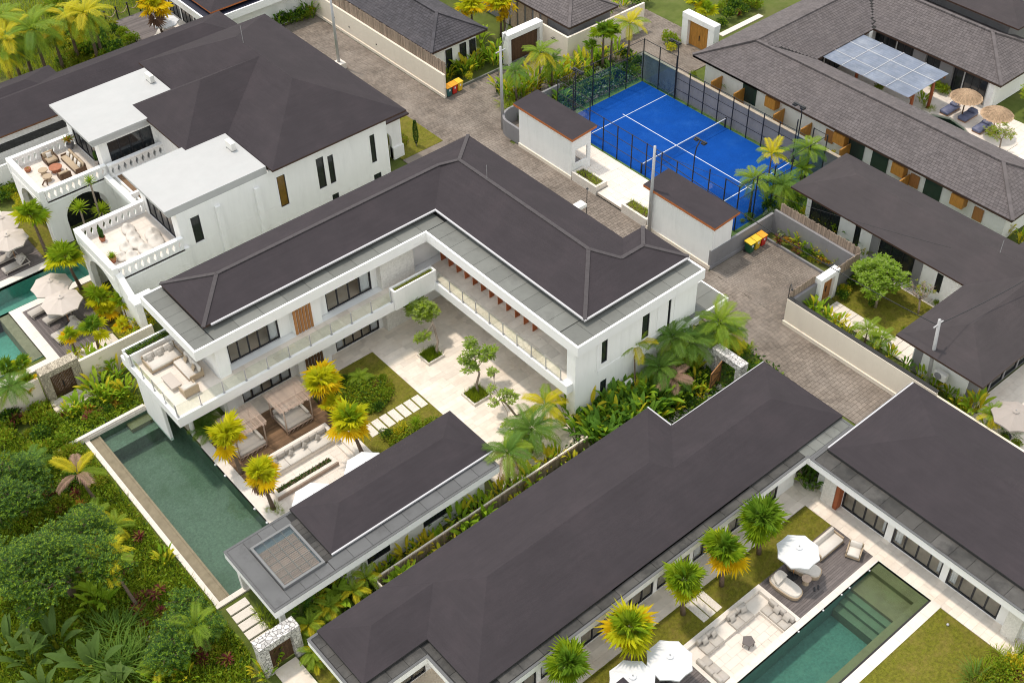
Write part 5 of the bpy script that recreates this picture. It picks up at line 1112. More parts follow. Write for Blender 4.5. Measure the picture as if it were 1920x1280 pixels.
def feather_leaf(m, v, n=26, droop=.75, wide=.34, up=.35, lw=.034):
    """feather palm leaf of unit length: arching midrib with leaflets on both sides"""
    key = ('feather', m.name, v, n, droop, wide)
    if key in CACHE: return CACHE[key]
    mb = MB(); rg = random.Random(v*13+5)
    def rib(t): return Vector((t*(1-.12*droop*t), 0, up*t-droop*t*t))
    pts = [rib(i/8) for i in range(9)]; mb.tube(pts, [.014*(1-.8*i/8)+.002 for i in range(9)], 3, cap=False)
    for i in range(n):
        t = .14+.86*i/(n-1); p = rib(t); tg = (rib(min(1, t+.03))-rib(t-.03)).normalized()
        L_ = wide*(math.sin(math.pi*min(1, .12+.80*t))**.6)*rg.uniform(.85, 1.1)
        for sd in (-1, 1):
            ax = (Vector((0, sd, 0))*.80+tg*.62+Vector((0, 0, .12))).normalized(); q = p+ax*L_*.55; e = p+ax*L_+Vector((0, 0, -L_*rg.uniform(.25, .5)))
            s = tg*lw*.5
            nb = len(mb.v); mb.v += [tuple(p-s*.4), tuple(q-s), tuple(e), tuple(q+s), tuple(p+s*.4)]; mb.f += [(nb, nb+1, nb+3, nb+4), (nb+1, nb+2, nb+3)]; mb.m += [0, 0]
    CACHE[key] = me = mb.mesh('frond', m); return me
def paddle(mb, base, az, tilt, stalk, L_, w, m=0, bend=.5, tear=False):
    """broad leaf on a stalk: two half blades along a bending midrib"""
    h = Vector((math.cos(az), math.sin(az), 0)); p = Vector(base); d = (h*math.sin(tilt)+Vector((0, 0, math.cos(tilt)))).normalized()
    s = Vector((-h.y, h.x, 0)); pts = [p, p+d*stalk]; n = 6
    mb.tube(pts, [.022*L_+.006, .014*L_+.004], 3, m, False)
    q = pts[1]; row = []; t = tilt
    for i in range(n+1):
        f = i/n; wd = w*(math.sin(math.pi*min(.98, .10+.88*f))**.8) if i < n else .01
        nv = (-h*math.cos(t)+Vector((0, 0, math.sin(t))))
        row.append((q.copy(), q+s*wd*.5+nv*wd*.16, q-s*wd*.5+nv*wd*.16))
        t += bend/n; q = q+(h*math.sin(t)+Vector((0, 0, math.cos(t))))*(L_/n)
    nb = len(mb.v)
    for c, a, b in row: mb.v += [tuple(c), tuple(a), tuple(b)]
    for i in range(n):
        o = nb+i*3; mb.f += [(o, o+1, o+4, o+3), (o, o+3, o+5, o+2)]; mb.m += [m, m]
def clump_mesh(kind, v):
    key = ('clump', kind, v)
    if key in CACHE: return CACHE[key]
    mb = MB(); rg = random.Random(v*31+len(kind)); u = rg.uniform
    if kind in ('heliconia', 'heliconia_dark', 'heliconia_yellow'):
        for i in range(24):
            r = .35*math.sqrt(rg.random()); a = u(0, 6.28); paddle(mb, (r*math.cos(a), r*math.sin(a), 0), a+u(-.6, .6), u(.08, .55), u(.25, .9), u(.5, .8), u(.15, .22), 1 if rg.random() < .22 else 0, u(.3, 1.1))
        mats = {'heliconia': [L_ban, L_bany], 'heliconia_dark': [L_bandk, L_ban], 'heliconia_yellow': [L_bany, L_ban]}[kind]
    elif kind in ('banana', 'banana_dark', 'banana_old'):
        for i in range(9):
            a = i*2.4+u(-.3, .3); paddle(mb, (.05*math.cos(a), .05*math.sin(a), 0), a, u(.15, .75), u(.5, .9), u(.9, 1.3), u(.28, .38), 0, u(.4, 1.2))
        mb.tube([(0, 0, 0), (0, 0, .7)], [.09, .06], 7, 1); mats = [{'banana': L_ban, 'banana_dark': L_bandk, 'banana_old': L_bancorner}[kind], L_busholive]
    elif kind in ('cordyline', 'croton'):
        for k in range(4):
            bx_, by_, bz_ = u(-.25, .25), u(-.25, .25), u(.25, .6)
            for i in range(16):
                a = i*2.4+u(-.2, .2); paddle(mb, (bx_, by_, bz_), a, u(.25, 1.35), .02, u(.3, .45), u(.06, .09), 1 if rg.random() < .3 else 0, .5)
        mats = [L_red, L_busholive] if kind == 'cordyline' else [L_orange, L_bush]
    elif kind == 'agave':
        for i in range(60):
            a = i*2.4; paddle(mb, (0, 0, .02), a, .12+1.35*(i/60), .01, u(.5, .65), u(.04, .055), 0, .35)
        mats = [L_fan]
    elif kind in ('tuft', 'tuft_dark'):
        for i in range(46):
            a = u(0, 6.28); r = .3*math.sqrt(rg.random()); paddle(mb, (r*math.cos(a), r*math.sin(a), 0), a+u(-.8, .8), u(.05, .6), .02, u(.3, .55), .03, 0, u(.5, 1.3))
        mats = [L_grass if kind == 'tuft' else L_grassdk]
    elif kind in ('reed',):
        for i in range(70):
            a = u(0, 6.28); r = .45*math.sqrt(rg.random()); paddle(mb, (r*math.cos(a), r*math.sin(a), 0), a+u(-.8, .8), u(.05, .5), .05, u(.8, 1.3), .035, 0, u(.8, 1.7))
        mats = [L_palmdk]
    else:                                            # leafy shrubs: lumpy volume of small leaves
        n, ls, sq, mats = {'shrub': (420, .15, .75, [L_bush, L_busholive]), 'shrub_dark': (420, .16, .8, [L_bushdk, L_bush]), 'shrub_yellow': (380, .15, .75, [L_bany, L_bush]),
                           'shrub_olive': (420, .12, .7, [L_busholive, L_bush]), 'shrub_silver': (200, .24, .7, [L_silver, L_bush]), 'mound': (500, .09, .5, [L_bush, L_bushdk]), 'cycad': (10, .1, .5, [L_palmdk])}[kind]
        lob = [(Vector((u(-.3, .3), u(-.3, .3), u(.35, .6)*sq*1.2)), u(.26, .42)) for _ in range(7)]
        for i in range(n):
            c, r = rg.choice(lob); d = Vector((rg.gauss(0, 1), rg.gauss(0, 1), rg.gauss(.35, .8))).normalized(); p = c+Vector((d.x*r, d.y*r, d.z*r*sq))*u(.75, 1.08)
            if p.z < .02: p.z = u(.02, .15)
            a = (d+Vector((u(-.7, .7), u(-.7, .7), u(-.3, .5)))).normalized(); s = a.cross(Vector((u(-1, 1), u(-1, 1), u(-1, 1)))).normalized(); l = ls*u(.7, 1.3)
            nb = len(mb.v); mb.v += [tuple(p-a*l*.5), tuple(p+s*l*.3), tuple(p+a*l*.6), tuple(p-s*l*.3)]; mb.f += [(nb, nb+1, nb+2, nb+3)]; mb.m.append(1 if rg.random() < .3 else 0)
    CACHE[key] = me = mb.mesh(kind, mats); return me
DESC = dict(heliconia=('heliconia_clump', 'bright green broad-leaved heliconia', 'plant'), heliconia_dark=('heliconia_clump', 'deep green broad-leaved heliconia', 'plant'), heliconia_yellow=('ginger_clump', 'yellow-green variegated ginger', 'plant'),
            banana=('banana_plant', 'young banana plant', 'plant'), banana_old=('banana_plant', 'old grey-green banana plant', 'plant'), banana_dark=('banana_plant', 'dark banana plant', 'plant'), cordyline=('cordyline', 'red-leaved cordyline', 'plant'), croton=('croton', 'orange-leaved croton', 'plant'),
            agave=('spiky_rosette', 'spiky green rosette plant', 'plant'), tuft=('grass_tuft', 'bright grass tuft', 'grass'), tuft_dark=('grass_tuft', 'dark grass tuft', 'grass'), reed=('reed_clump', 'arching reed clump', 'grass'),
            shrub=('shrub', 'leafy green shrub', 'shrub'), shrub_dark=('shrub', 'dark green shrub', 'shrub'), shrub_yellow=('shrub', 'yellow-leaved shrub', 'shrub'), shrub_olive=('shrub', 'olive green shrub', 'shrub'), shrub_silver=('shrub', 'large grey-green leaved shrub', 'shrub'), mound=('low_shrub', 'low clipped shrub', 'shrub'))
def plant(kind, where, s, zone, group, z=0.0, sz=1.0):
    """where: world (x, y)"""
    nm, ds, cat = DESC[kind]; o = put(nm, clump_mesh(kind, PR.randrange(4)), None, (where[0], where[1], z), U(0, 6.28)); o.scale = (s, s, s*sz*U(.9, 1.1))
    return tag(o, ds+' '+zone, cat, group)
def plants(items, zone, group, crop=(0, 0, 1), z=0.0, js=.15):
    """items: (kind, px, py, scale) given in a crop of the photograph, py at the foot of the plant"""
    for k, x, y, s in items:
        p = at(crop[0]+x*crop[2], crop[1]+y*crop[2], z); plant(k, (p.x, p.y), s*U(1-js, 1+js), zone, group, z)
def palm_trunk(root, base, top, r0, r1):
    base, top = Vector(base), Vector(top); mid = (base*.5+top*.5)+Vector((base.x-top.x, base.y-top.y, 0))*-.08
    pts = [base, base.lerp(mid, .5), mid, mid.lerp(top, .55), top]; mb = MB(); mb.tube(pts, [r0*1.25, r0, (r0+r1)/2, r1, r1*.9], 9); return mb.build('trunk', M_trunk, root, True)
def fan_palm(label, base, crown_px, h, size=1.25, mats=('g', 'lime', 'y'), n=26, group='fan palms', trunk=.13, dead=0):
    c = at(*crown_px, h); base = base or (c.x, c.y); t = thing('fan_palm', label, 'palm', (base[0], base[1], 0), group=group)
    top = Vector((c.x-base[0], c.y-base[1], h)); palm_trunk(t, (0, 0, 0), top, trunk, trunk*.7)
    pal = dict(g=L_fan, dk=L_fandk, lime=L_fanyg, y=L_fany)
    n = int(n*.8)
    for i in range(n+dead):
        f = i/n; el = rad(82-95*f+U(-18, 18)) if i < n else rad(U(-75, -55)); az = i*2.39996+U(-.2, .2)
        mk = pal[mats[min(len(mats)-1, int((f+U(-.12, .12))*len(mats)) if f > .05 else 0)]] if i < n else L_dead
        o = put('frond', fan_leaf(mk, PR.randrange(4)), t, tuple(top+Vector((0, 0, .05))))
        o.rotation_euler = Euler((U(-.35, .35), -el, az), 'XYZ'); s = size*1.1*U(.72, 1.15)*(1 if f > .2 else .85); o.scale = (s, s, s)
    return t
def feather_palm(label, base, crown_px, h, size=2.2, mats=(L_palm, L_palm, L_palmy), n=13, group='feather palms', trunk=.10, droop=.75, name='feather_palm', up=(75, -5), wide=.34, stems=1):
    c = at(*crown_px, h); base = base or (c.x, c.y); t = thing(name, label, 'palm', (base[0], base[1], 0), group=group)
    top = Vector((c.x-base[0], c.y-base[1], h))
    if h > .5: palm_trunk(t, (0, 0, 0), top, trunk, trunk*.7)
    for i in range(n):
        f = i/n; el = rad(up[0]+(up[1]-up[0])*f+U(-8, 8)); az = i*2.39996+U(-.25, .25); mk = mats[min(len(mats)-1, max(0, int((f+U(-.2, .2))*len(mats))))]
        o = put('frond', feather_leaf(mk, PR.randrange(3), droop=droop, wide=wide), t, tuple(top)); o.rotation_euler = Euler((U(-.2, .2), -el+.3, az), 'XYZ'); s = size*.86*U(.85, 1.1); o.scale = (s, s, s)
    return t
def leaf_tree(label, base, spec, leaf, crowns, name='tree', bark=None, n=900, ls=.22, tips=None, group=None):
    """trunk path + branches to each crown lobe; crowns: (x, y, z, r, squash) relative to the base"""
    t = thing(name, label, 'tree', (base[0], base[1], base[2] if len(base) > 2 else 0), group=group)
    mb = MB(); fork = Vector(spec[-1][0]); mb.tube([p for p, r in spec], [r for p, r in spec], 8)
    for x, y, z, r, q in crowns:
        e = Vector((x, y, z)); m = fork.lerp(e, .5)+Vector((U(-.2, .2), U(-.2, .2), -.05)); mb.tube([fork, m, e], [spec[-1][1]*.8, spec[-1][1]*.5, .015], 6)
        for k in range(5):
            d = Vector((U(-1, 1), U(-1, 1), U(0, 1))).normalized()*r*.85; mb.tube([m.lerp(e, .6), e+d*.5, e+Vector((d.x, d.y, d.z*q))], [.03, .02, .008], 4, cap=False)
    mb.build('trunk', bark or M_bark, t, True)
    cm = MB(); tot = sum(c[3]**2 for c in crowns)
    for x, y, z, r, q in crowns:
        k = int(n*r*r/tot/6)
        for _ in range(k):                           # rosettes of leaves at twig ends
            d = Vector((PR.gauss(0, 1), PR.gauss(0, 1), PR.gauss(.3, .9))).normalized(); p = Vector((x, y, z))+Vector((d.x*r, d.y*r, d.z*r*q))*U(.45, 1.05)
            for j in range(6):
                a = j*1.05+U(-.3, .3); up_ = U(.0, .9); ax = (d*up_+Vector((math.cos(a), math.sin(a), U(-.2, .35)))).normalized(); s = ax.cross(Vector((0, 0, 1))).normalized(); l = ls*U(.7, 1.25)
                nb = len(cm.v); cm.v += [tuple(p), tuple(p+ax*l*.6+s*l*.19), tuple(p+ax*l), tuple(p+ax*l*.6-s*l*.19)]; cm.f.append((nb, nb+1, nb+2, nb+3)); cm.m.append(len(leaf)-1 if PR.random() < .3 else 0)
    cm.build('crown', leaf, t); return t
def cover(name, label, pts_fn, n, leafmats, ls=.12, h=.35, cat='ground cover', blades=False):
    """a continuous carpet of leaves nobody could count"""
    mb = MB()
    for _ in range(n):
        x, y, hh = pts_fn()
        z = hh*U(.15, 1)
        if blades:
            a = U(0, 6.28); l = ls*U(.6, 1.4); lean = Vector((math.cos(a), math.sin(a), 0))*l*U(.2, .8); s = Vector((-math.sin(a), math.cos(a), 0))*l*.07
            p = Vector((x, y, z*.3)); nb = len(mb.v); mb.v += [tuple(p-s), tuple(p+s), tuple(p+lean+Vector((0, 0, l)))]; mb.f.append((nb, nb+1, nb+2))
        else:
            d = Vector((U(-1, 1), U(-1, 1), U(-.2, .9))).normalized(); s = d.cross(Vector((U(-1, 1), U(-1, 1), U(-1, 1)))).normalized(); l = ls*U(.6, 1.4); p = Vector((x, y, z))
            nb = len(mb.v); mb.v += [tuple(p-d*l*.5), tuple(p+s*l*.3), tuple(p+d*l*.6), tuple(p-s*l*.3)]; mb.f.append((nb, nb+1, nb+2, nb+3))
        mb.m.append(PR.randrange(len(leafmats)) if PR.random() < .5 else 0)
    o = mb.build(name, leafmats); o['kind'] = 'stuff'; return tag(o, label, cat)
def rect_fn(x0, x1, y0, y1, h=.35): return lambda: (U(x0, x1), U(y0, y1), h)
def disc_fn(cx, cy, rx, ry, h=.5):
    def f():
        a, r = U(0, 6.28), math.sqrt(PR.random()); return cx+rx*r*math.cos(a), cy+ry*r*math.sin(a), h*(1.1-r*r*.7)
    return f

# ================================================================== main court planting
C1 = (360, 680, .2187); C2 = (0, 360, .1875); C3 = (0, 560, .1875); C5 = (0, 220, .2187); C6 = (620, 640, .1875); G7 = (960, 427, 1/3); G8 = (1440, 427, 1/3); G3 = (960, 0, 1/3)
H1 = (0, 854, .33287); H2 = (480, 854, .33287); H3 = (960, 854, .33287); H4 = (1440, 854, .33287); N1 = (920, 0, .19792); N2 = (1240, 0, .19792); N3 = (1560, 0, .20316); N4 = (1380, 240, .20317); N5 = (1620, 240, .1875); N7 = (1280, 400, .2187); K1 = (0, 20, .25); K2 = (380, 20, .25); K3 = (220, 0, .21875); K4 = (640, 0, .1875)
def px(c, x, y): return (c[0]+x*c[2], c[1]+y*c[2])
yl = ('lime', 'lime', 'lime', 'lime', 'y', 'y')
fan_palm('golden fan palm beside the pool at the nearer cabana', (18.42, 49.71), px(C1, 300, 640), 2.9, 1.25, yl, 28, dead=1)
fan_palm('golden fan palm with dead fronds at the lounge corner of the pool', (18.41, 46.01), px(C1, 590, 975), 2.7, 1.15, yl, 26, dead=4)
fan_palm('golden fan palm between the far cabana and the round shrub bed', (25.5, 51.6), px(C1, 1110, 180), 3.0, 1.3, yl, 28)
fan_palm('short golden fan palm in front of the tallest one by the shrub bed', (25.75, 50.1), px(C1, 1190, 375), 2.0, .75, ('lime', 'y'), 16)
fan_palm('green and gold fan palm at the lounge steps', (24.97, 45.88), px(C1, 1360, 515), 3.0, 1.35, ('g', 'lime', 'lime', 'y'), 30)
for k, (x, y, s) in enumerate(((18.3, 54.1, 1.4), (18.6, 55.2, 1.2), (18.25, 52.9, .9))):
    feather_palm('dark arching fern palm under the white balcony', (x, y), (0, 0), 0, s, (L_palmdk, L_palm), 16, 'fern palms under the balcony', name='fern_palm', up=(80, 20)) if False else None
for k, (x, y, s) in enumerate(((110, 470, 1.5), (80, 560, 1.2), (150, 600, 1.0))):
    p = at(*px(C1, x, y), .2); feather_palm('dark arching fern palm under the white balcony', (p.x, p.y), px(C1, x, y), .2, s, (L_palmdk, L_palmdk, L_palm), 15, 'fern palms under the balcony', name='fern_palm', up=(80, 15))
plants([('tuft', 715, 1245, .9), ('tuft', 660, 1270, .6), ('tuft', 760, 1275, .6)], 'at the foot of the lounge palm', 'grass at the lounge palm', C1)
cover('shrub_bed', 'round bed of low mixed green shrubs in the garden lawn', disc_fn(28.05, 50.3, 1.75, 1.95, .75), 5200, [L_bush, L_bushdk, L_busholive], .13)
plants([('shrub_dark', 300, 430, .9), ('shrub', 520, 400, .8), ('shrub_olive', 200, 520, .8), ('shrub', 560, 560, .8), ('shrub_olive', 420, 620, .8), ('shrub_dark', 480, 690, .7), ('cordyline', 440, 470, .6), ('shrub_yellow', 230, 590, .6), ('heliconia', 330, 480, .5), ('shrub_olive', 600, 480, .8), ('shrub_dark', 120, 420, .8)], 'in the round lawn bed', 'shrubs of the round bed', C6)
feather_palm('small green palm rising from the round lawn bed', None, px(C6, 290, 360), .6, 1.0, (L_palm, L_fan), 12, name='small_palm', up=(70, 10))
cover('lower_shrub_bed', 'bed of low mixed shrubs beside the pool house roof', rect_fn(26.6, 30.4, 43.1, 45.6, .5), 3200, [L_bush, L_busholive, L_bushdk], .12)
plants([('shrub_dark', 560, 960, .8), ('shrub_yellow', 680, 930, .8), ('shrub_olive', 640, 1010, .7), ('agave', 850, 820, 1.0), ('shrub_yellow', 740, 880, .7), ('shrub_olive', 970, 850, .8), ('shrub', 900, 900, .7), ('tuft', 880, 770, .7)], 'in the bed beside the pool house', 'shrubs beside the pool house', C6)
# two kerbed tree squares with frangipani
for (x0, x1, y0, y1), lb in (((33.0, 34.4, 49.6, 50.92), 'far'), ((32.93, 34.39, 44.55, 45.97), 'near')):
    k = thing('tree_kerb', 'square stone kerb round the %s courtyard tree' % lb, 'kerb'); MB().box(x0, x1, y0, y0+.1, 0, .22).box(x0, x1, y1-.1, y1, 0, .22).box(x0, x0+.1, y0+.1, y1-.1, 0, .22).box(x1-.1, x1, y0+.1, y1-.1, 0, .22).build('kerb_stone', M_coping, k); MB().box(x0+.1, x1-.1, y0+.1, y1-.1, 0, .14).build('soil', M_soil, k)
    cover('kerb_grass', 'bright grass filling the %s courtyard tree square' % lb, rect_fn(x0+.12, x1-.12, y0+.12, y1-.12, .3), 1600, [L_grass, L_grassdk], .32, blades=True)
def frang(label, base, pts, leaves, n, ls=.26, r0=.11):
    """pts: trunk pixels with heights; leaves: (px, py, z, r, squash)"""
    b = Vector((*base, 0)); sp = [((0, 0, 0), r0)]
    for i, (x, y, z) in enumerate(pts): sp.append((tuple(at(x, y, z)-b), r0*(1-.55*(i+1)/len(pts))))
    return leaf_tree(label, base, sp, [L_frang, L_fan], [(*(at(x, y, z)-b), r, q) for x, y, z, r, q in leaves], 'frangipani_tree', n=n, ls=ls)
frang('twisted frangipani with round bright crown in the far tree square', (34.2, 50.05), [(818, 655, .6), (821, 640, 1.0), (815, 618, 1.6), (812, 606, 2.2)], [(790, 582, 2.6, .95, .75), (775, 572, 2.7, .75, .7), (806, 585, 2.5, .6, .7), (786, 633, 1.6, .35, .7), (797, 628, 1.7, .35, .7)], 2300, .26)
frang('open frangipani with sparse leaf tufts in the near tree square', (33.9, 45.3), [(893, 722, .6), (899, 700, 1.3), (895, 690, 1.7)], [(880, 690, 2.0, .5, .8), (873, 675, 2.3, .45, .8), (885, 655, 2.9, .5, .8), (880, 640, 3.2, .4, .7), (912, 664, 2.6, .55, .8), (921, 660, 2.6, .4, .8)], 760, .30)
frang('bare-branched frangipani at the courtyard edge by the pool house', (35.9, 41.9), [(968, 780, .8), (950, 757, 1.4), (938, 748, 1.8)], [(920, 728, 2.2, .3, .8), (925, 700, 2.8, .35, .8), (943, 738, 2.2, .35, .8), (960, 745, 2.0, .4, .8), (927, 755, 1.9, .3, .8), (950, 795, 1.2, .3, .7)], 520, .25)
# ================================================================== jungle bed, end of the long villa, lane
ZB = 'behind the villa end wall'
GB = 'jungle bed behind the villa end wall'
for k, (x, y, s) in enumerate([(480, 1040, 1.5), (560, 1000, 1.6), (640, 980, 1.6), (420, 1090, 1.4), (520, 1100, 1.5), (600, 1060, 1.6), (700, 1010, 1.5), (760, 1000, 1.3), (360, 1140, 1.3), (460, 1160, 1.3), (560, 1130, 1.4), (640, 1090, 1.3), (330, 1060, 1.2), (400, 1200, 1.2)]):
    plants([('heliconia_dark' if k % 3 else 'heliconia', x, y, s)], ZB, GB, G7)
plants([('banana', 790, 980, 1.2), ('banana', 850, 900, 1.1), ('heliconia', 960, 960, 1.1), ('heliconia', 1030, 900, 1.2), ('heliconia_yellow', 1060, 960, .9), ('heliconia', 900, 1040, .9), ('shrub_dark', 980, 1010, 1.2), ('shrub_dark', 900, 960, 1.3), ('shrub_dark', 820, 1030, 1.2), ('shrub_dark', 1050, 1020, 1.0), ('shrub_dark', 740, 930, 1.2), ('shrub_dark', 1080, 880, 1.2), ('shrub_olive', 870, 1070, .8), ('heliconia', 1010, 820, 1.2), ('shrub_dark', 960, 880, 1.4), ('agave', 1370, 790, 1.0), ('shrub', 1300, 700, 1.1), ('shrub', 1240, 690, 1.1), ('tuft', 1330, 680, 1.2), ('shrub_dark', 640, 900, 1.0), ('croton', 730, 1000, 1.0)], ZB, GB, G7)
feather_palm('yellow-green palm against the white villa end wall', (40.6, 37.4), px(G7, 690, 660), 3.6, 1.7, (L_palm, L_palmy), 9, trunk=.07, droop=.6, up=(70, 5))
feather_palm('yellowing palm at the courtyard corner in front of heliconias', (36.9, 38.5), px(G7, 185, 1000), 2.2, 1.9, (L_palmy, L_palm, L_palmy), 11, trunk=.08)
for (x, y, h, s, ms_) in ((900, 620, 3.2, 2.1, (L_palmdk, L_palm)), (1000, 650, 2.6, 2.0, (L_palmdk, L_palm)), (1165, 540, 3.2, 2.3, (L_palm, L_palmdk)), (1210, 600, 2.6, 1.8, (L_palm, L_palmy)), (830, 790, 2.2, 1.8, (L_palmdk, L_palmdk)), (900, 850, 1.6, 1.7, (L_dead, L_palmdk)), (110, 1140, 2.0, 2.2, (L_palmdk, L_palm)), (40, 1180, 1.6, 1.6, (L_palmdk, L_palm))):
    feather_palm('dark feather palm '+ZB, None, px(G7, x, y), h, s, ms_, 16, 'dark palms behind the villa end wall', trunk=.09, droop=.8)
feather_palm('greyish palm at the pool house roof corner', None, (952, 850), 3.0, 1.9, (L_palmdk, L_palm, L_dead), 16, trunk=.12)
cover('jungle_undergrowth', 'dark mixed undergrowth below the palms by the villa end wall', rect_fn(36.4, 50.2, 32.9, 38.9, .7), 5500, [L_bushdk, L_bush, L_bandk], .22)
for i in range(9): o = put('stepping_stone', unit, None, (41.3+i*.62, 35.1, .03)); o.scale = (.5, 1.0, .1); tag(o, 'weathered path slab by the speckled gateway', 'paving slab', 'path slabs to the speckled gateway')
ZC = 'along the wall beside the long roof'; GC = 'lane planting between pool house and long villa'
for x, y, s, k in ((700, 700, .9, 'heliconia'), (760, 640, .8, 'heliconia'), (850, 600, 1.0, 'heliconia_yellow'), (900, 560, .8, 'heliconia'), (960, 530, 1.0, 'heliconia_yellow'), (1010, 500, .8, 'heliconia'), (1080, 470, .8, 'heliconia'), (1140, 410, 1.1, 'heliconia'), (1200, 370, .8, 'heliconia_dark'), (1260, 340, 1.1, 'heliconia'), (1310, 300, .8, 'heliconia'), (1370, 240, 1.0, 'heliconia_yellow'), (1420, 210, .9, 'heliconia'), (680, 640, .6, 'tuft'), (1100, 330, .8, 'heliconia_dark'), (1020, 370, .9, 'heliconia_dark'), (960, 410, .8, 'shrub_dark'), (900, 440, .9, 'shrub_dark'), (1220, 250, .9, 'shrub_dark'), (840, 480, .8, 'shrub_dark')):
    plants([(k, x, y, s)], ZC, GC, H2)
plants([('heliconia', 40, 200, 1.0), ('heliconia', 100, 160, .9), ('shrub', 130, 110, .8), ('heliconia_yellow', 200, 60, 1.0), ('heliconia', 30, 110, .9), ('heliconia', 250, 30, .9)], ZC, GC, H3)
for x, y, h, s in ((620, 690, 1.4, 1.1), (550, 760, 1.3, 1.1), (480, 790, .9, .9), (420, 850, 1.1, 1.1), (380, 880, .9, 1.0), (300, 950, 1.2, 1.1), (260, 990, .8, .9), (320, 1110, 1.0, 1.0), (340, 1160, .6, .8)):
    feather_palm('lime feathery palm by the pool house corner', None, px(H2, x, y), h, s, (L_palm, L_palmy, L_palm), 11, 'lime palms by the pool house corner', trunk=.05, droop=.65, name='small_palm')
plants([('heliconia', 420, 800, 1.0), ('heliconia', 500, 710, 1.1), ('heliconia', 340, 840, 1.0), ('banana', 470, 850, .9), ('heliconia_dark', 260, 900, 1.0), ('heliconia', 540, 670, .9), ('shrub_dark', 400, 760, 1.0), ('shrub_dark', 330, 900, .9), ('tuft', 60, 930, 1.0), ('tuft', 30, 880, 1.1), ('tuft', 100, 960, .9), ('heliconia', 100, 1170, .9), ('heliconia_yellow', 30, 1220, .8), ('heliconia', 60, 1250, .9), ('shrub', 330, 1200, .6), ('heliconia', 580, 640, .9)], 'around the rubble gateway', 'planting at the rubble gateway', H2)
for i in range(30):
    plant(PR.choice(('heliconia', 'heliconia', 'heliconia_yellow', 'shrub', 'banana')), (20.0+i*.53+U(-.2, .2), U(35.3, 36.6)), U(.75, 1.1), ZC, GC)
for i in range(26):
    plant(PR.choice(('heliconia_dark', 'heliconia', 'heliconia_dark')), (36.6+(i % 13)*.42+U(-.2, .2), (36.2 if i < 13 else 37.6)+U(-.5, .5)), U(1.2, 1.6), ZB, GB)
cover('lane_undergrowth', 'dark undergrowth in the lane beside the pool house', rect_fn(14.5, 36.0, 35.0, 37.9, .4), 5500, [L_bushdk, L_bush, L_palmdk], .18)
lawn('gate_lawn', 13.9, 19.5, 28.0, 36.2, 0.01)
mb = MB(); struct('gate_path', MB().box(12.4, 13.8, 24.0, 36.4, -.2, .05).box(12.3, 13.9, 37.0, 37.6, -.2, .06), M_trav)
for i in range(5): o = put('stepping_stone', unit, None, (13.1-i*.02, 41.3-i*.68, .06)); o.scale = (1.25, .55, .12); tag(o, 'pale stepping slab above the rubble gateway', 'paving slab', 'slabs from the pool end to the gateway')

# ================================================================== lower right court planting
gl = ('dk', 'g', 'g', 'lime'); gy = ('dk', 'g', 'g', 'lime', 'y')
fan_palm('green fan palm by the stepping slabs in the lower court', (31.62, 24.5), px(H3, 965, 715), 3.1, 1.15, ('dk', 'g', 'g', 'g', 'lime'), 32)
fan_palm('fan palm with yellow skirt beside the sunken lounge', (34.66, 24.4), px(H3, 1195, 545), 3.1, 1.25, gy, 34)
fan_palm('large green fan palm next to the white umbrella', (37.94, 24.5), px(H3, 1405, 375), 3.4, 1.3, ('dk', 'dk', 'g', 'g'), 34)
fan_palm('fan palm with orange skirt behind the two white umbrellas', (27.2, 24.3), px(H3, 660, 985), 3.2, 1.35, ('g', 'g', 'lime', 'lime', 'y'), 34, dead=3)
fan_palm('green fan palm at the bottom edge beside the small roof', (23.2, 24.4), px(H3, 320, 1195), 3.0, 1.15, ('dk', 'g', 'g'), 28)
plants([('heliconia_dark', 230, 170, 1.1), ('shrub_silver', 270, 190, .9), ('heliconia_dark', 200, 130, 1.0), ('shrub_silver', 250, 140, .9)], 'in the lower court corner', 'corner planting of the lower court', H4)
plants([('tuft', 1330, 1150, 1.3), ('tuft', 1260, 1180, 1.3), ('tuft', 1390, 1130, 1.2), ('tuft', 1200, 1230, 1.3), ('shrub', 1300, 1230, 1.2), ('shrub_olive', 1230, 1270, 1.2), ('shrub_yellow', 1400, 1210, 1.2), ('tuft', 1440, 1120, 1.2), ('reed', 1160, 1280, 1.0), ('shrub', 1350, 1270, 1.1), ('cordyline', 1380, 1260, 1.0), ('tuft', 1290, 1120, 1.0)], 'at the right-hand lawn', 'planting at the right-hand lawn', H4)

# ================================================================== planting on the right
ZE = 'along the bamboo screen behind the drive'
plants([('shrub_silver', 450, 990, 1.0), ('cordyline', 375, 1070, .9), ('croton', 465, 1100, .9), ('heliconia', 540, 1070, .9), ('heliconia', 600, 1120, .9), ('shrub_silver', 640, 1100, .8), ('heliconia', 690, 1150, .9), ('heliconia', 750, 1190, .9), ('cordyline', 530, 1150, .8), ('croton', 780, 1240, .9), ('shrub_dark', 640, 1190, .8), ('heliconia', 860, 1240, .9), ('heliconia', 940, 1270, .8), ('shrub_olive', 700, 1230, .7), ('cordyline', 580, 1170, .7), ('croton', 820, 1270, .8)], 'in the bed by the drive', 'bed beside the drive', N4)
plants([('heliconia', 590, 800, .9), ('heliconia_yellow', 640, 820, .7), ('heliconia_yellow', 740, 860, .9), ('heliconia', 690, 850, .8), ('heliconia_yellow', 850, 930, 1.0), ('heliconia', 910, 980, .9), ('heliconia', 960, 1000, .9), ('banana_dark', 1150, 1090, .9), ('banana_dark', 1050, 1060, .8), ('heliconia_dark', 1200, 1120, .8), ('heliconia', 1180, 1160, .9)], 'behind the bamboo screen', 'row behind the bamboo screen', N4, .3)
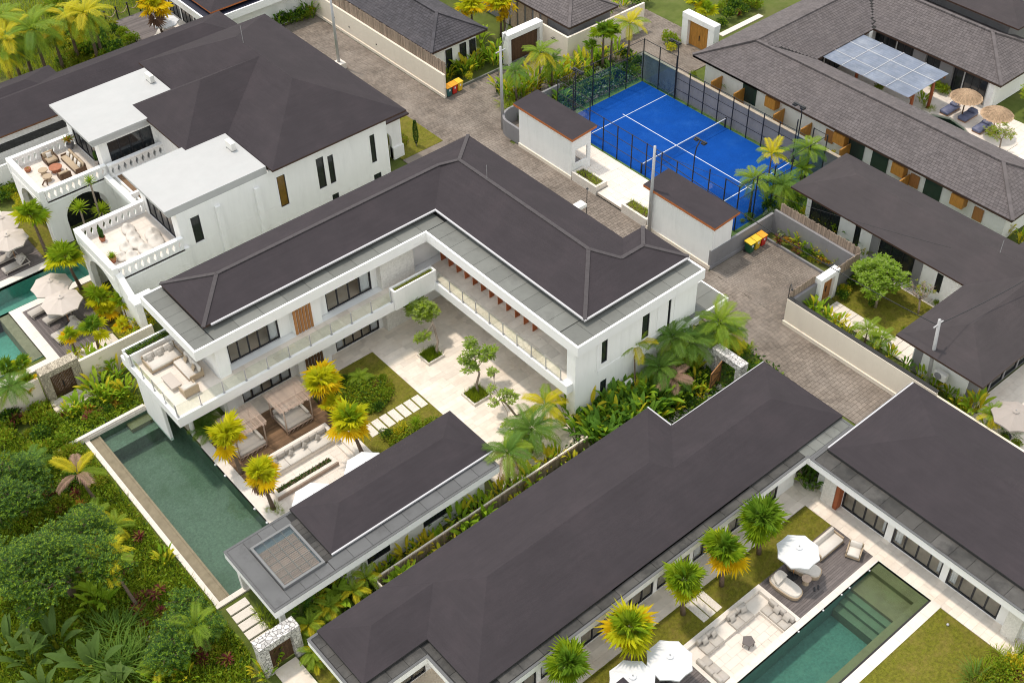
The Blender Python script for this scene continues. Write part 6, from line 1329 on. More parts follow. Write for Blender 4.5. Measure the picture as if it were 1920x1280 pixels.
plants([('shrub_silver', 310, 830, 1.0), ('shrub_silver', 380, 880, 1.1), ('shrub_dark', 300, 760, 1.0), ('reed', 430, 640, 1.6), ('reed', 480, 560, 1.4), ('reed', 370, 620, 1.3), ('heliconia', 550, 640, .9), ('shrub', 120, 840, .7), ('agave', 620, 470, 1.2), ('shrub_olive', 60, 870, .5), ('heliconia_yellow', 860, 300, .7), ('heliconia', 300, 700, 1.0), ('shrub_dark', 520, 700, 1.1)], 'at the near court end', 'planting at the near court end', N4)
feather_palm('yellow-green palm leaning over the court end', None, px(N4, 330, 250), 3.4, 1.7, (L_palmy, L_palm, L_palmy), 12, trunk=.08, droop=.55)
feather_palm('dark arching palm beside the garden villa roof', None, px(N4, 675, 200), 3.6, 1.8, (L_palm, L_palmdk), 14, trunk=.08)
feather_palm('full green palm over the near court corner', None, px(N4, 165, 480), 3.2, 1.7, (L_palm, L_palmdk), 16, trunk=.1)
feather_palm('tall feathery green palm clump behind the bamboo corner', None, px(N4, 430, 540), 2.4, 2.0, (L_palmdk, L_palm), 16, trunk=.08)
feather_palm('small bushy palm next to the garden villa corner', None, px(N4, 610, 380), 2.2, 1.2, (L_fan, L_palm), 14, trunk=.08, droop=.5)
# lawn garden behind the cream wall
leaf_tree('round dense frangipani in the walled lawn', (60.3, 33.4), [((0, 0, 0), .13), ((.2, .1, .8), .10), ((.35, .3, 1.5), .09)], [L_bush, L_frang], [(.3, .5, 2.6, 1.3, .7), (-.7, .1, 2.4, 1.1, .7), (1.3, .9, 2.4, 1.1, .7), (.2, 1.4, 2.3, 1.0, .7), (1.0, -.4, 2.3, 1.0, .7)], 'frangipani_tree', n=4600, ls=.27)
leaf_tree('bare grey frangipani in the walled lawn by the garden villa', (62.0, 31.0), [((0, 0, 0), .08), ((.05, .1, .7), .07), ((.1, .2, 1.1), .06)], [L_busholive, L_frang], [(.5, .5, 2.0, .6, .6), (-.4, .4, 1.9, .6, .6), (.1, .9, 2.0, .6, .6), (.8, 0, 1.9, .5, .6), (-.2, -.1, 2.0, .5, .6), (.4, .2, 2.2, .5, .6)], 'frangipani_tree', n=170, ls=.16)
plants([('heliconia', 270, 490, 1.0), ('heliconia_yellow', 390, 560, .9), ('heliconia', 330, 540, .8), ('heliconia_yellow', 440, 590, .8), ('heliconia', 600, 680, .9), ('shrub_silver', 480, 620, .6), ('heliconia', 690, 730, .8), ('heliconia_dark', 770, 800, .6), ('banana', 230, 470, .8)], 'inside the cream wall', 'planting inside the cream garden wall', G8, .2)
feather_palm('arching palm with yellow tips inside the cream wall', None, px(G8, 560, 580), 1.2, 1.4, (L_palm, L_palmy), 12, droop=.8, name='small_palm', trunk=.06); feather_palm('green arching palm overhanging the cream wall', None, px(G8, 640, 620), 1.2, 1.2, (L_palm, L_palmdk), 12, droop=.8, name='small_palm', trunk=.06)
plants([('shrub_yellow', 430, 370, 1.0), ('shrub_dark', 480, 330, 1.1), ('heliconia_dark', 510, 280, 1.1), ('shrub_dark', 590, 440, .6), ('shrub', 560, 150, 1.0), ('heliconia', 900, 380, .8), ('heliconia', 990, 380, .8), ('heliconia_dark', 860, 340, .7), ('shrub', 940, 430, .5), ('shrub', 770, 580, .5), ('heliconia', 530, 330, .8), ('shrub_dark', 420, 400, .8)], 'in the walled lawn garden', 'planting in the walled lawn', G8)
plants([('heliconia', 860, 860, .8), ('heliconia', 930, 910, .8), ('croton', 970, 900, .7), ('heliconia', 1010, 950, .8), ('heliconia', 1060, 1010, .9), ('heliconia_yellow', 1140, 1040, 1.1), ('banana', 1170, 1040, .9), ('shrub_yellow', 1300, 1090, .7), ('reed', 1350, 1150, .9), ('shrub', 1390, 1230, .7), ('heliconia', 1230, 1120, .9), ('heliconia', 1100, 1060, .8), ('shrub', 1320, 1200, .7)], 'below the garden villa', 'strip planting at the right edge', G8)
feather_palm('bushy small palm in the strip below the garden villa', None, px(G8, 1260, 1060), 1.4, 1.2, (L_palm, L_palmy), 14, name='small_palm', trunk=.06, droop=.6)

# ================================================================== far court end and street
ZF = 'behind the far court glass'
for i in range(15):
    plants([(PR.choice(('shrub_dark', 'shrub', 'shrub_silver', 'heliconia_dark')), 620+i*54+U(-20, 20), 1010-i*28+U(-40, 25), U(.9, 1.3))], ZF, 'planting behind the far court glass', N1)
plants([('heliconia', 660, 760, 1.2), ('heliconia_yellow', 760, 720, 1.2), ('heliconia', 880, 720, 1.2), ('heliconia', 950, 640, 1.3), ('heliconia', 560, 800, 1.2), ('heliconia_yellow', 410, 860, 1.2), ('heliconia', 320, 900, 1.2), ('tuft', 200, 1030, 1.4), ('tuft', 170, 960, 1.4), ('tuft', 230, 1080, 1.2), ('heliconia', 1100, 560, 1.2), ('heliconia', 1200, 540, 1.3), ('heliconia', 1350, 620, 1.1), ('shrub_dark', 1030, 620, 1.3), ('shrub_dark', 1280, 560, 1.3), ('shrub', 1380, 700, .9)], ZF, 'planting behind the far court glass', N1)
cover('court_undergrowth', 'dense green undergrowth behind the far court glass', rect_fn(57.0, 69.4, 66.4, 69.8, .7), 5000, [L_bushdk, L_bush, L_silver], .22)
feather_palm('bright palm in front of the white street portal', None, px(N1, 465, 510), 3.6, 2.0, (L_palm, L_palmy), 14, trunk=.09, droop=.8); feather_palm('yellow palm beside the cream corner wall', None, px(N1, 1320, 230), 3.8, 2.0, (L_palmy, L_palm, L_palmy), 13, trunk=.1, droop=.7)
feather_palm('dark fountain palm beside the concrete pole', None, px(N1, 235, 690), 3.0, 1.7, (L_palmdk, L_palm), 15, trunk=.09, droop=.85); fan_palm('dark fan palm between the corner wall and the yellow palm', None, px(N1, 1070, 320), 3.6, 1.1, ('dk', 'g', 'g'), 22); fan_palm('darker spiky fan palm left of the yellow palm', None, px(N1, 1150, 300), 3.4, .9, ('dk', 'dk', 'g'), 18)
fan_palm('small spiky fan palm beside the corner wall', None, px(N1, 960, 440), 2.6, .7, ('dk', 'dk', 'g'), 16); feather_palm('green palm behind the street portal palm', None, px(N1, 580, 580), 2.6, 1.6, (L_palmdk, L_palm), 13, trunk=.08)
ZG = 'beside the slate-roofed house'
for i in range(16): plants([(PR.choice(('heliconia_yellow', 'heliconia', 'shrub', 'heliconia', 'shrub_dark')), 1060+i*36, 800-i*14+U(-45, 20), U(.9, 1.3))], ZG, 'roadside shrubs beside the slate house', K4)
plants([('heliconia', 1560, 560, 1.3), ('banana', 1400, 480, 1.0), ('heliconia', 1530, 640, 1.2), ('shrub_yellow', 1280, 800, .7), ('shrub', 270, 180, .7), ('shrub_silver', 170, 110, .7), ('heliconia_yellow', 480, 270, .7), ('heliconia', 520, 300, .8), ('shrub_yellow', 640, 410, .5), ('heliconia', 730, 430, .7), ('shrub', 410, 240, .6)], ZG, 'roadside shrubs beside the slate house', K4, .6)
fan_palm('golden fan palm at the top edge right of the slate roof', None, px(K4, 1300, 90), 3.0, 1.3, ('lime', 'lime', 'y'), 26); fan_palm('second golden fan palm at the top edge by the corner house', None, px(K4, 1590, 50), 3.2, 1.3, yl, 26); fan_palm('low orange fan palm beside the street portal', None, px(K4, 1630, 170), 2.0, .7, ('y', 'y'), 14)
plants([('heliconia', 560, 190, 1.2), ('heliconia', 600, 240, 1.0), ('heliconia', 820, 270, 1.0), ('heliconia', 1000, 200, 1.0), ('heliconia', 1060, 170, 1.1), ('heliconia', 1130, 130, 1.0), ('heliconia', 1250, 70, 1.1), ('shrub_yellow', 1180, 20, 1.0), ('shrub', 950, 210, .7)], 'inside the corner wall', 'planting inside the corner wall', N1, .8)
plants([('shrub_dark', 1360, 50, 1.6), ('shrub_dark', 1450, 30, 1.5), ('shrub', 1690, 400, 1.2), ('shrub', 1740, 430, 1.1), ('shrub_yellow', 1700, 470, .9)], 'near the top of the side street', 'shrubs near the timber gateway', N1)
plants([('shrub', 620, 60, 1.4), ('shrub', 560, 110, 1.2), ('shrub_dark', 700, 90, 1.5), ('shrub', 800, 70, 1.5), ('shrub', 880, 80, 1.4), ('cordyline', 720, 160, 1.0), ('shrub_dark', 640, 190, 1.2), ('shrub_silver', 670, 40, 1.1), ('shrub_dark', 580, 240, 1.0), ('shrub', 300, 20, 1.1), ('shrub', 860, 30, 1.3), ('shrub_dark', 760, 130, 1.2)], 'behind the timber gateway', 'garden behind the timber gateway', N2)
fan_palm('loose fan palm beside the timber gateway', None, px(N2, 330, 30), 2.0, 1.0, ('g', 'lime', 'y'), 12); fan_palm('yellow-green fan palm behind the timber gateway', None, px(N2, 430, 110), 1.6, 1.0, ('g', 'lime', 'lime'), 14)
plants([('heliconia', 640, 900, .8), ('banana', 690, 910, .7), ('heliconia', 590, 870, .6), ('shrub', 300, 720, .6), ('heliconia', 780, 950, .8)], 'at the tiled villa wall', 'planting at the tiled villa back wall', N2)
plants([('heliconia', 190, 450, .6), ('heliconia', 420, 560, .8), ('tuft', 450, 560, 1.0), ('heliconia', 940, 840, .6), ('heliconia', 1290, 1010, .9), ('heliconia', 1340, 1020, .9), ('heliconia_yellow', 1430, 1070, .8), ('heliconia_yellow', 1560, 1150, .7)], 'at the tiled villa wall', 'planting at the tiled villa back wall', N5)
plants([('shrub', 960, 830, 1.0), ('shrub', 1020, 870, 1.0), ('shrub', 420, 830, .8), ('tuft', 860, 1000, 1.0), ('tuft', 920, 1020, 1.0), ('heliconia', 830, 950, .8), ('shrub', 1480, 1250, .9)], 'in the tiled villa court', 'planting in the tiled villa court', N3)
leaf_tree('small wispy tree in the tiled villa court at the right edge', (82.6, 38.4), [((0, 0, 0), .08), ((.1, 0, .8), .07), ((.2, .1, 1.4), .06)], [L_busholive, L_frang], [(.5, .5, 2.2, .7, .6), (-.5, .4, 2.1, .7, .6), (.1, -.4, 2.2, .7, .6), (.8, -.1, 2.0, .6, .6), (-.3, 1.0, 2.2, .6, .6)], 'court_tree', n=800, ls=.18)
leaf_tree('green tree at the tiled villa corner by the right edge', (90.0, 40.3), [((0, 0, 0), .1), ((.1, 0, .9), .08), ((.1, .1, 1.5), .07)], [L_bush, L_busholive], [(.2, .3, 2.3, .9, .6), (-.7, 0, 2.2, .8, .6), (.9, -.4, 2.2, .8, .6), (0, -.9, 2.2, .8, .6)], 'court_tree', n=2200, ls=.2)

for i in range(14):
    plant('tuft', (55.05+(i % 2)*.4, (56.5 if i < 7 else 50.95)+(i % 7)*.33), .75, 'in a court planter', 'grass in the court planters', .65)
plants([('tuft', 150, 1000, 2.0), ('tuft', 200, 1050, 1.9), ('heliconia', 180, 940, 1.5), ('heliconia', 260, 950, 1.4), ('tuft', 240, 1090, 1.8), ('heliconia_yellow', 330, 890, 1.4), ('heliconia', 420, 840, 1.5), ('heliconia', 130, 900, 1.3), ('heliconia_yellow', 720, 740, 1.6), ('heliconia', 860, 690, 1.6), ('heliconia', 610, 780, 1.5), ('heliconia', 1000, 610, 1.5)], 'beside the curved grey wall', 'planting at the curved wall', N1)
# ================================================================== left side
fan_palm('fan palm leaning over the left pool deck', (18.61, 78.25), px(C2, 310, 240), 3.4, 1.25, ('g', 'g', 'lime'), 24); fan_palm('propped fan palm standing in the left pool lawn', (18.78, 72.83), px(C2, 660, 670), 3.4, 1.35, ('g', 'g', 'lime'), 26)
fan_palm('low green fan palm below the arched villa buttress', None, px(C2, 1010, 1090), 1.6, 1.2, ('g', 'lime'), 20); fan_palm('low yellow fan palm beside the white stone by the left deck', None, px(C2, 1060, 1200), 1.0, .8, ('lime', 'y'), 14); fan_palm('upright fan palm against the arched villa buttress', None, px(C2, 1230, 1110), 1.9, .9, ('g', 'g', 'lime'), 16)
fan_palm('green fan palm beside the deck end of the left pool', None, px(C3, 930, 310), 2.0, 1.0, ('dk', 'g', 'lime'), 14); fan_palm('yellow-tipped fan palm at the left deck edge', None, px(C3, 700, 390), 1.6, .9, ('g', 'lime', 'y'), 10); fan_palm('small yellow fan palm by the left boundary wall', None, px(C3, 1230, 290), 1.0, .8, ('lime', 'y'), 10)
fan_palm('fan palm in the narrow gap beside the roof corner', None, px(C2, 1410, 1160), 1.8, .7, ('g', 'lime'), 12)
fan_palm('small fan palm at the left frame edge by the pool wall', None, px(C3, 70, 720), 2.4, .8, ('dk', 'g'), 12); fan_palm('small fan palm above the left boundary wall', None, px(C3, 215, 680), 2.4, .8, ('dk', 'g', 'lime'), 12); fan_palm('yellow-fronded fan palm on the left boundary wall', None, px(C3, 290, 830), 1.8, .7, ('g', 'y'), 10)
feather_palm('drooping feather palm in front of the left boundary wall', None, px(C3, 110, 890), 2.4, 1.7, (L_palmdk, L_palm), 15, trunk=.1, droop=.9)
def dracaena(label, c, x, y, h, s, z=0):
    h = min((q/20 for q in range(4, 120)), key=lambda q: abs(at(*px(c, x, y), q).y-77.4)); p = at(*px(c, x, y), h); t = thing('dracaena', label, 'plant', (p.x, p.y, z), group='spiky plants between the villa terraces')
    if h > .4: mb = MB(); mb.tube([(0, 0, 0), (.05, 0, h)], [.09, .07], 7); mb.build('stem', M_bark, t)
    o = put('rosette', clump_mesh('agave', PR.randrange(4)), t, (.05, 0, h)); o.scale = (s, s, s)
dracaena('tall spiky dracaena between the two villa terraces', C5, 765, 560, 3.8, 1.0); dracaena('spiky rosette plant left of the tall dracaena', C5, 680, 790, 1.6, 1.5); dracaena('spiky rosette plant right of the tall dracaena', C5, 870, 810, 1.6, 1.5)
plants([('heliconia', 990, 740, 1.2), ('heliconia', 1060, 790, 1.2), ('heliconia', 1120, 700, 1.1), ('heliconia_yellow', 930, 760, 1.0), ('heliconia', 1180, 780, 1.2), ('heliconia', 1000, 960, 1.2), ('heliconia', 1060, 1020, 1.1), ('heliconia', 1230, 920, 1.2), ('heliconia', 1180, 1010, 1.1), ('heliconia', 1280, 990, 1.1), ('banana', 800, 1110, .8), ('heliconia', 850, 1140, .9), ('croton', 900, 1150, 1.0), ('croton', 1180, 1080, .9), ('tuft', 1320, 1060, 1.2), ('tuft', 1230, 1120, 1.2), ('tuft', 1370, 1040, 1.1), ('tuft', 1150, 1170, 1.2), ('shrub_dark', 1080, 1140, .9), ('cordyline', 900, 1210, .9), ('cordyline', 1000, 1160, .8), ('shrub', 980, 1230, 1.0), ('shrub_olive', 1060, 1220, .8), ('heliconia', 720, 1190, .9), ('tuft', 840, 1260, 1.0), ('shrub', 1280, 1030, .9), ('cordyline', 660, 1190, .8), ('heliconia_dark', 1150, 860, 1.0), ('tuft', 930, 1260, 1.0)], 'by the pebble gateway', 'planting by the pebble gateway', C3)
cover('gateway_undergrowth', 'green undergrowth between pebble gateway and pool', rect_fn(10.6, 16.4, 58.98, 62.0, .45), 3600, [L_bush, L_grass, L_bushdk], .18)
plants([('shrub_yellow', 1380, 330, .9), ('shrub_yellow', 1300, 400, .9), ('shrub_yellow', 1250, 470, .8), ('shrub_yellow', 1450, 290, .9), ('shrub_yellow', 1520, 250, .8), ('heliconia_yellow', 1380, 260, .9), ('heliconia_yellow', 1330, 440, .8), ('shrub_yellow', 1190, 520, .7), ('heliconia_yellow', 1560, 200, .8), ('heliconia_yellow', 760, 590, .6), ('heliconia_yellow', 860, 540, .6), ('heliconia_yellow', 560/1, 560, .01)][:-1], 'behind the balcony hedge', 'yellow shrubs behind the balcony', C3, .6)
cover('balcony_hedge', 'narrow clipped hedge in the west balcony planter', rect_fn(16.65, 19.9, 59.1, 59.55, .35), 1500, [L_bushdk, L_bush], .08).location.z = 4.45
for i in range(12): plant('tuft', (33.05+i*.27, 52.93), .35, 'in the balcony planter', 'dry grasses in the balcony planter', 4.6)
plants([('shrub_yellow', 180, 740-720+70, .9)], 'at the left edge', 'left edge shrubs', (0, 360, .1875))
plants([('banana', 60, 310, 1.1), ('banana', 130, 280, 1.1), ('heliconia', 200, 260, 1.4), ('banana', 260, 230, 1.2), ('heliconia', 320, 200, 1.5), ('banana', 370, 180, 1.2), ('heliconia_yellow', 470, 170, 1.0), ('heliconia', 540, 120, 1.2), ('banana', 590, 110, 1.0), ('heliconia', 20, 350, 1.3), ('heliconia', 100, 240, 1.3)], 'behind the upper villa terrace', 'broad-leaved plants behind the upper terrace', C5, .8)
plants([('shrub_yellow', 170, 790, .9), ('shrub_dark', 30, 620, 1.6), ('shrub', 60, 560, 1.6), ('shrub_yellow', 20, 500, 1.4), ('shrub', 80, 690, 1.4), ('shrub_dark', 20, 720, 1.4), ('shrub', 30, 420, 1.6), ('shrub', 110, 640, 1.2), ('shrub_yellow', 200, 740, .8)], 'at the left edge', 'left edge shrubs', C5)
# potted plants on the terraces
def potted(label, c, x, y, z, kind, s, pr=.22, ph=.4, pm=None):
    p = at(*px(c, x, y), z); t = thing('potted_plant', label, 'potted plant', (p.x, p.y, z), group='potted plants on the villa terraces')
    mb = MB(); mb.lathe([(pr*.7, 0), (pr, ph*.6), (pr*1.05, ph), (pr*.9, ph), (pr*.85, ph*.9)], (0, 0, 0), 14); mb.build('pot', pm or M_terra, t, True)
    if kind == 'cactus':
        mb = MB()
        for dx, dy, h in ((0, 0, .9), (.1, .05, .6), (-.08, .06, .7), (.02, -.1, .5)): mb.tube([(dx, dy, ph*.9), (dx*1.2, dy*1.2, ph+h*.8), (dx*1.2, dy*1.2, ph+h)], [.08, .08, .02], 8)
        mb.build('cactus_stem', L_bushdk, t, True)
    else: o = put('foliage', clump_mesh(kind, 1), t, (0, 0, ph*.85)); o.scale = (s, s, s)
potted('potted cactus on the lower villa terrace by the parapet', C5, 885, 1060, FL, 'cactus', 1); potted('potted spiky plant at the lower terrace corner', C5, 975, 1240, FL, 'agave', .8, .25, .5)
potted('potted golden palm-like plant at the upper terrace back', C5, 610, 270, FL, 'croton', 1.1, .25, .5, M_greywall); potted('dark red pot with small plant on the upper terrace', C5, 245, 465, FL, 'tuft', .25, .24, .3); potted('tall thin cactus pot beside the upper terrace doors', C5, 840, 400, FL, 'cactus', 1, .22, .4, M_umbbeige)

# ================================================================== top left grove
ZT_ = 'in the grove at the top left'
for k, (x, y, h, s, ms_) in enumerate([(250, 150, 5.0, 3.2, (L_palm, L_palmdk, L_palm)), (60, 220, 4.5, 3.0, (L_palmy, L_palm)), (20, 330, 3.6, 2.6, (L_palm, L_palmy)), (640, 30, 5.0, 2.8, (L_palmy, L_palm)), (500, 60, 4.5, 2.8, (L_palmy, L_palm, L_palmy)), (690, 60, 4.0, 1.8, (L_palm, L_palmy)), (400, 190, 3.5, 1.5, (L_palmy, L_palm)), (30, 60, 3.5, 2.6, (L_palm, L_palmy)), (170, 260, 3.0, 1.6, (L_palm, L_palmdk))]):
    feather_palm('coconut palm '+ZT_, None, px(K1, x, y), h, s, ms_, 16, 'coconut palms of the top left grove', trunk=.16, droop=.8, wide=.30)
for i in range(34): plants([(PR.choice(('shrub', 'shrub_dark', 'shrub_yellow', 'tuft', 'shrub_olive')), U(420, 900), 440-U(0, 230), U(1.0, 1.8))], ZT_, 'undergrowth shrubs of the top left grove', K1)
for i in range(26): plants([(PR.choice(('tuft', 'shrub_olive', 'tuft', 'shrub')), U(0, 900), U(-20, 400), U(1.0, 1.8))], ZT_, 'undergrowth shrubs of the top left grove', K1)
plants([('shrub', 960, 250, 1.3), ('shrub', 1000, 235, 1.2), ('shrub', 930, 200, 1.1), ('shrub_dark', 860, 180, 1.3)], 'beside the top left deck', 'shrubs by the top left deck', K1)
def grove_fn():
    while True:
        p = at(U(-20, 330), U(-40, 150), 0)
        if not (p.x > 37.6 and 96.5 < p.y < 108.6): return p.x, p.y, .5
cover('grove_grass', 'rough grass under the top left palm grove', grove_fn, 9000, [L_grass, L_busholive, L_grassdk], .55, blades=True)
fan_palm('orange fan palm on the top left deck', (41.35, 102.1), px(K3, 310, 70), 4.2, 1.5, ('lime', 'y', 'y'), 26, dead=2)
for i in range(9): plants([(('shrub_dark', 'shrub', 'heliconia_dark')[i % 3], 1270+i*48, 260-i*14+U(-10, 10), 1.35)], 'at the top of the road', 'hedge at the top of the road', K3)
plants([('shrub_yellow', 1640, 130, 1.3), ('shrub_yellow', 1600, 90, 1.2)], 'at the top of the road beside the cream wall', 'yellow shrubs at the top of the road', K3)
# small garden by the porch
t = thing('cypress', 'slim dark cypress on the small lawn by the road', 'tree', (48.3, 71.3, 0)); mb = MB(); mb.tube([(0, 0, 0), (0, 0, .4)], .06, 6); mb.build('trunk', M_bark, t); mb = MB()
for i in range(900):
    f = U(0, 1); r = .32*(math.sin(math.pi*min(1, .15+.85*(1-f)))**.7)*(1-f*.55)*U(.7, 1.05); a = U(0, 6.28); p = Vector((r*math.cos(a), r*math.sin(a), .15+f*2.3)); d = Vector((math.cos(a)*.5, math.sin(a)*.5, 1)).normalized(); s = d.cross(Vector((U(-1, 1), U(-1, 1), 0))).normalized(); mb.quad(p-d*.06, p+s*.03, p+d*.09, p-s*.03)
mb.build('crown', L_bushdk, t)
cover('porch_bed', 'brown and green planting on the small lawn by the porch', disc_fn(47.6, 73.2, .9, 1.3, .35), 900, [L_busholive, L_dead, L_bush], .14)

# ================================================================== jungle at the lower left
def jungle_fn(h=.6):
    def f():
        while True:
            p = at(U(-40, 470), U(780, 1320), 0)
            if p.x < 12.0 and p.y < 62 and p.y > 33: return p.x, p.y, h
    return f
cover('jungle_grass', 'long bright grass carpeting the slope beside the pool', jungle_fn(.5), 60000, [L_grass, L_grassdk, L_busholive], .36, blades=True)
cover('jungle_cover', 'mixed leafy ground cover on the slope beside the pool', jungle_fn(.45), 26000, [L_bush, L_bushdk, L_busholive], .17)
ZJ = 'on the jungle slope'; GJ = 'jungle slope plants'
for i in range(34):
    k = PR.choice(('shrub_dark', 'shrub', 'shrub_olive', 'shrub')); 
    while True:
        q = at(U(0, 330), U(790, 1000))
        if q.x < 11.3: break
    plant(k, (q.x, q.y), U(.8, 1.4), ZJ, GJ)
plants([('cordyline', 560, 400, 1.2), ('cordyline', 550, 450, 1.0), ('cordyline', 700, 660, 1.2), ('cordyline', 790, 810, 1.0), ('cordyline', 880, 800, 1.0), ('cordyline', 800, 880, 1.0), ('cordyline', 830, 960, 1.0), ('cordyline', 910, 910, .9), ('cordyline', 920, 1000, 1.0), ('cordyline', 410, 200, 1.0), ('cordyline', 380, 180, 1.0), ('cordyline', 430, 250, 1.0), ('cordyline', 290, 230, 1.0), ('cordyline', 190, 200, 1.0), ('cordyline', 370, 330, .9), ('cordyline', 1130, 1130, 1.1), ('cordyline', 1270, 1180, 1.0), ('cordyline', 1070, 840, .9), ('cordyline', 780, 480, .9), ('cordyline', 130, 120, 1.0), ('croton', 470, 280, .9), ('cordyline', 1160, 1170, 1.0)], ZJ, GJ, H1)
plants([('banana', 560, 800, 1.0), ('banana', 620, 850, .9), ('banana', 540, 860, .9), ('heliconia_yellow', 930, 600, .9), ('tuft', 830, 720, 1.4), ('reed', 600, 1000, 1.5), ('reed', 680, 1030, 1.4), ('reed', 640, 1200, 1.8), ('reed', 760, 1220, 1.8), ('reed', 820, 1160, 1.6), ('reed', 700, 1260, 1.8), ('shrub_silver', 870, 1050, .7), ('croton', 910, 1080, .8), ('shrub', 440, 1040, 1.5), ('shrub_olive', 1230, 1120, 1.0), ('tuft', 1290, 1100, 1.2), ('heliconia', 990, 1250, 1.0), ('heliconia', 1060, 1260, 1.0), ('heliconia', 910, 1260, 1.1), ('shrub_olive', 520, 1160, 1.2)], ZJ, GJ, H1)
feather_palm('bright lime palm leaning out of the jungle beside the pool', at(*px(H1, 790, 870))[:2], px(H1, 615, 590), 3.6, 1.9, (L_palmy, L_palm, L_palmy), 10, trunk=.10, droop=.5, wide=.40)
feather_palm('half-bare palm with pale fronds near the pool wall', at(*px(H1, 545, 260))[:2], px(H1, 440, 105), 2.6, 1.9, (L_palmy, L_dead, L_palm), 7, trunk=.10, droop=.6)
feather_palm('bushy green palm at the lower jungle path', at(*px(H1, 1150, 1120))[:2], px(H1, 1110, 960), 2.0, 1.7, (L_palm, L_palmdk), 18, trunk=.10, droop=.8); feather_palm('orange-tipped palm by the bottom garden', at(*px(H1, 1010, 1220))[:2], px(H1, 965, 1110), 1.4, 1.2, (L_palm, L_palmy, L_orange), 9, trunk=.07, droop=.6)
feather_palm('lime fern palm at the bottom edge', None, px(H1, 900, 1190), .8, 1.3, (L_palm, L_palmy), 12, trunk=.06, droop=.6, name='fern_palm'); feather_palm('small green palm by the pool wall in the jungle', None, px(H1, 530, 350), 1.2, 1.4, (L_palm, L_palmy), 12, trunk=.06, droop=.7, name='small_palm'); feather_palm('second small palm near the red plants in the jungle', None, px(H1, 650, 400), 1.0, 1.3, (L_palm, L_palmy), 12, trunk=.06, droop=.7, name='small_palm')
feather_palm('dark palm at the top of the jungle slope', None, px(H1, 180, 40), 1.4, 1.5, (L_palmdk, L_palm), 14, trunk=.08, droop=.7)
plants([('tuft', 250+i*30, 1120-i*3+U(-60, 40), 1.3) for i in range(10)], 'at the left boundary wall', 'grass at the left boundary wall', C3)
plants([('cordyline', 190, 1200, 1.2), ('shrub_dark', 110, 1200, 1.2), ('cordyline', 280, 1230, 1.0), ('shrub_dark', 40, 1220, 1.4), ('shrub', 420, 1160, 1.2), ('shrub', 480, 1230, 1.2), ('cordyline', 120, 1260, 1.1), ('shrub_olive', 360, 1250, 1.2)], 'at the left boundary wall', 'planting at the left boundary wall', C3)
def jungle_tree(label, c, h, lobes, n, leaf, ls=.24):
    p = at(c[0], c[1], h*.6); return leaf_tree(label, (p.x, p.y), [((0, 0, -.5), .3), ((.1, .1, h*.3), .24), ((0, .2, h*.45), .2)], leaf, lobes, 'jungle_tree', M_trunk, n, ls)
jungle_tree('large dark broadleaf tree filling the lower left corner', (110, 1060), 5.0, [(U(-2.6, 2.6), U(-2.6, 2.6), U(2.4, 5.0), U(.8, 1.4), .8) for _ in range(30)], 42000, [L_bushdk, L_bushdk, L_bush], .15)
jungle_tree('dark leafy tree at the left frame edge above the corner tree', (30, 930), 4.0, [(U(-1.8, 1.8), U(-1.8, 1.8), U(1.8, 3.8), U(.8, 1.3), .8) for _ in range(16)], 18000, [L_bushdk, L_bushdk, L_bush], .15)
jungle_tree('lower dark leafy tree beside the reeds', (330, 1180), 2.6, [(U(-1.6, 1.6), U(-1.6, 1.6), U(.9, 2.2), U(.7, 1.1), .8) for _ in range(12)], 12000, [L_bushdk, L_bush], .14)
for k, (x, y, s) in enumerate(((110, 1180, 1.7), (60, 1210, 1.6), (180, 1230, 1.7), (20, 1180, 1.6), (230, 1260, 1.5), (90, 1270, 1.7))): plants([('banana_old', x, y, s*.8)], 'in the bottom left corner', 'dark banana plants in the corner', (0, 40, 1))

# short blades standing on the lawns
for nm, lb, r, k in (('garden_lawn_grass', 'short grass of the garden lawn by the stepping slabs', (25.5, 30.93, 41.5, 53.28), 9000), ('pool_lawn_grass', 'short grass strip behind the lower pool deck', (24.0, 42.66, 23.1, 25.0), 11000), ('corner_lawn_grass', 'short sunlit grass of the right-hand corner lawn', (34.0, 42.6, 9.0, 15.38), 15000), ('walled_lawn_grass', 'short grass of the walled lawn garden', (58.8, 63.3, 30.6, 36.0), 7000), ('porch_lawn_grass', 'short grass of the small lawn by the road', (46.2, 50.4, 70.4, 76.0), 5000)):
    cover(nm, lb, rect_fn(*r, .02), k, [L_lawn, L_grass], .075, blades=True, cat='lawn').location.z = .03
# ================================================================== furniture
def soft(mb, x0, x1, y0, y1, z0, z1, b=.05):
    """cushion: box with chamfered edges"""
    n = len(mb.v); P_ = []
    for z, k in ((z0, b), (z0+b*.8, 0), (z1-b*.8, 0), (z1, b)):
        P_ += [(x0+k, y0+k*.3+0, z), (x0+k*.3, y0+k, z), (x0+k*.3, y1-k, z), (x0+k, y1-k*.3, z), (x1-k, y1-k*.3, z), (x1-k*.3, y1-k, z), (x1-k*.3, y0+k, z), (x1-k, y0+k*.3, z)] if k else \
              [(x0+b*.5, y0, z), (x0, y0+b*.5, z), (x0, y1-b*.5, z), (x0+b*.5, y1, z), (x1-b*.5, y1, z), (x1, y1-b*.5, z), (x1, y0+b*.5, z), (x1-b*.5, y0, z)]
    mb.v += P_
    for r in range(3):
        for i in range(8): j = (i+1) % 8; mb.f.append((n+r*8+j, n+r*8+i, n+(r+1)*8+i, n+(r+1)*8+j)); mb.m.append(0)
    mb.f.append(tuple(n+24+i for i in range(8))[::-1]); mb.m.append(0); mb.f.append(tuple(n+i for i in range(8))); mb.m.append(0); return mb
def cushion(root, x0, x1, y0, y1, z0, z1, m=M_fabric, b=.06, name='cushion'): return soft(MB(), x0, x1, y0, y1, z0, z1, b).build(name, m, root, True)
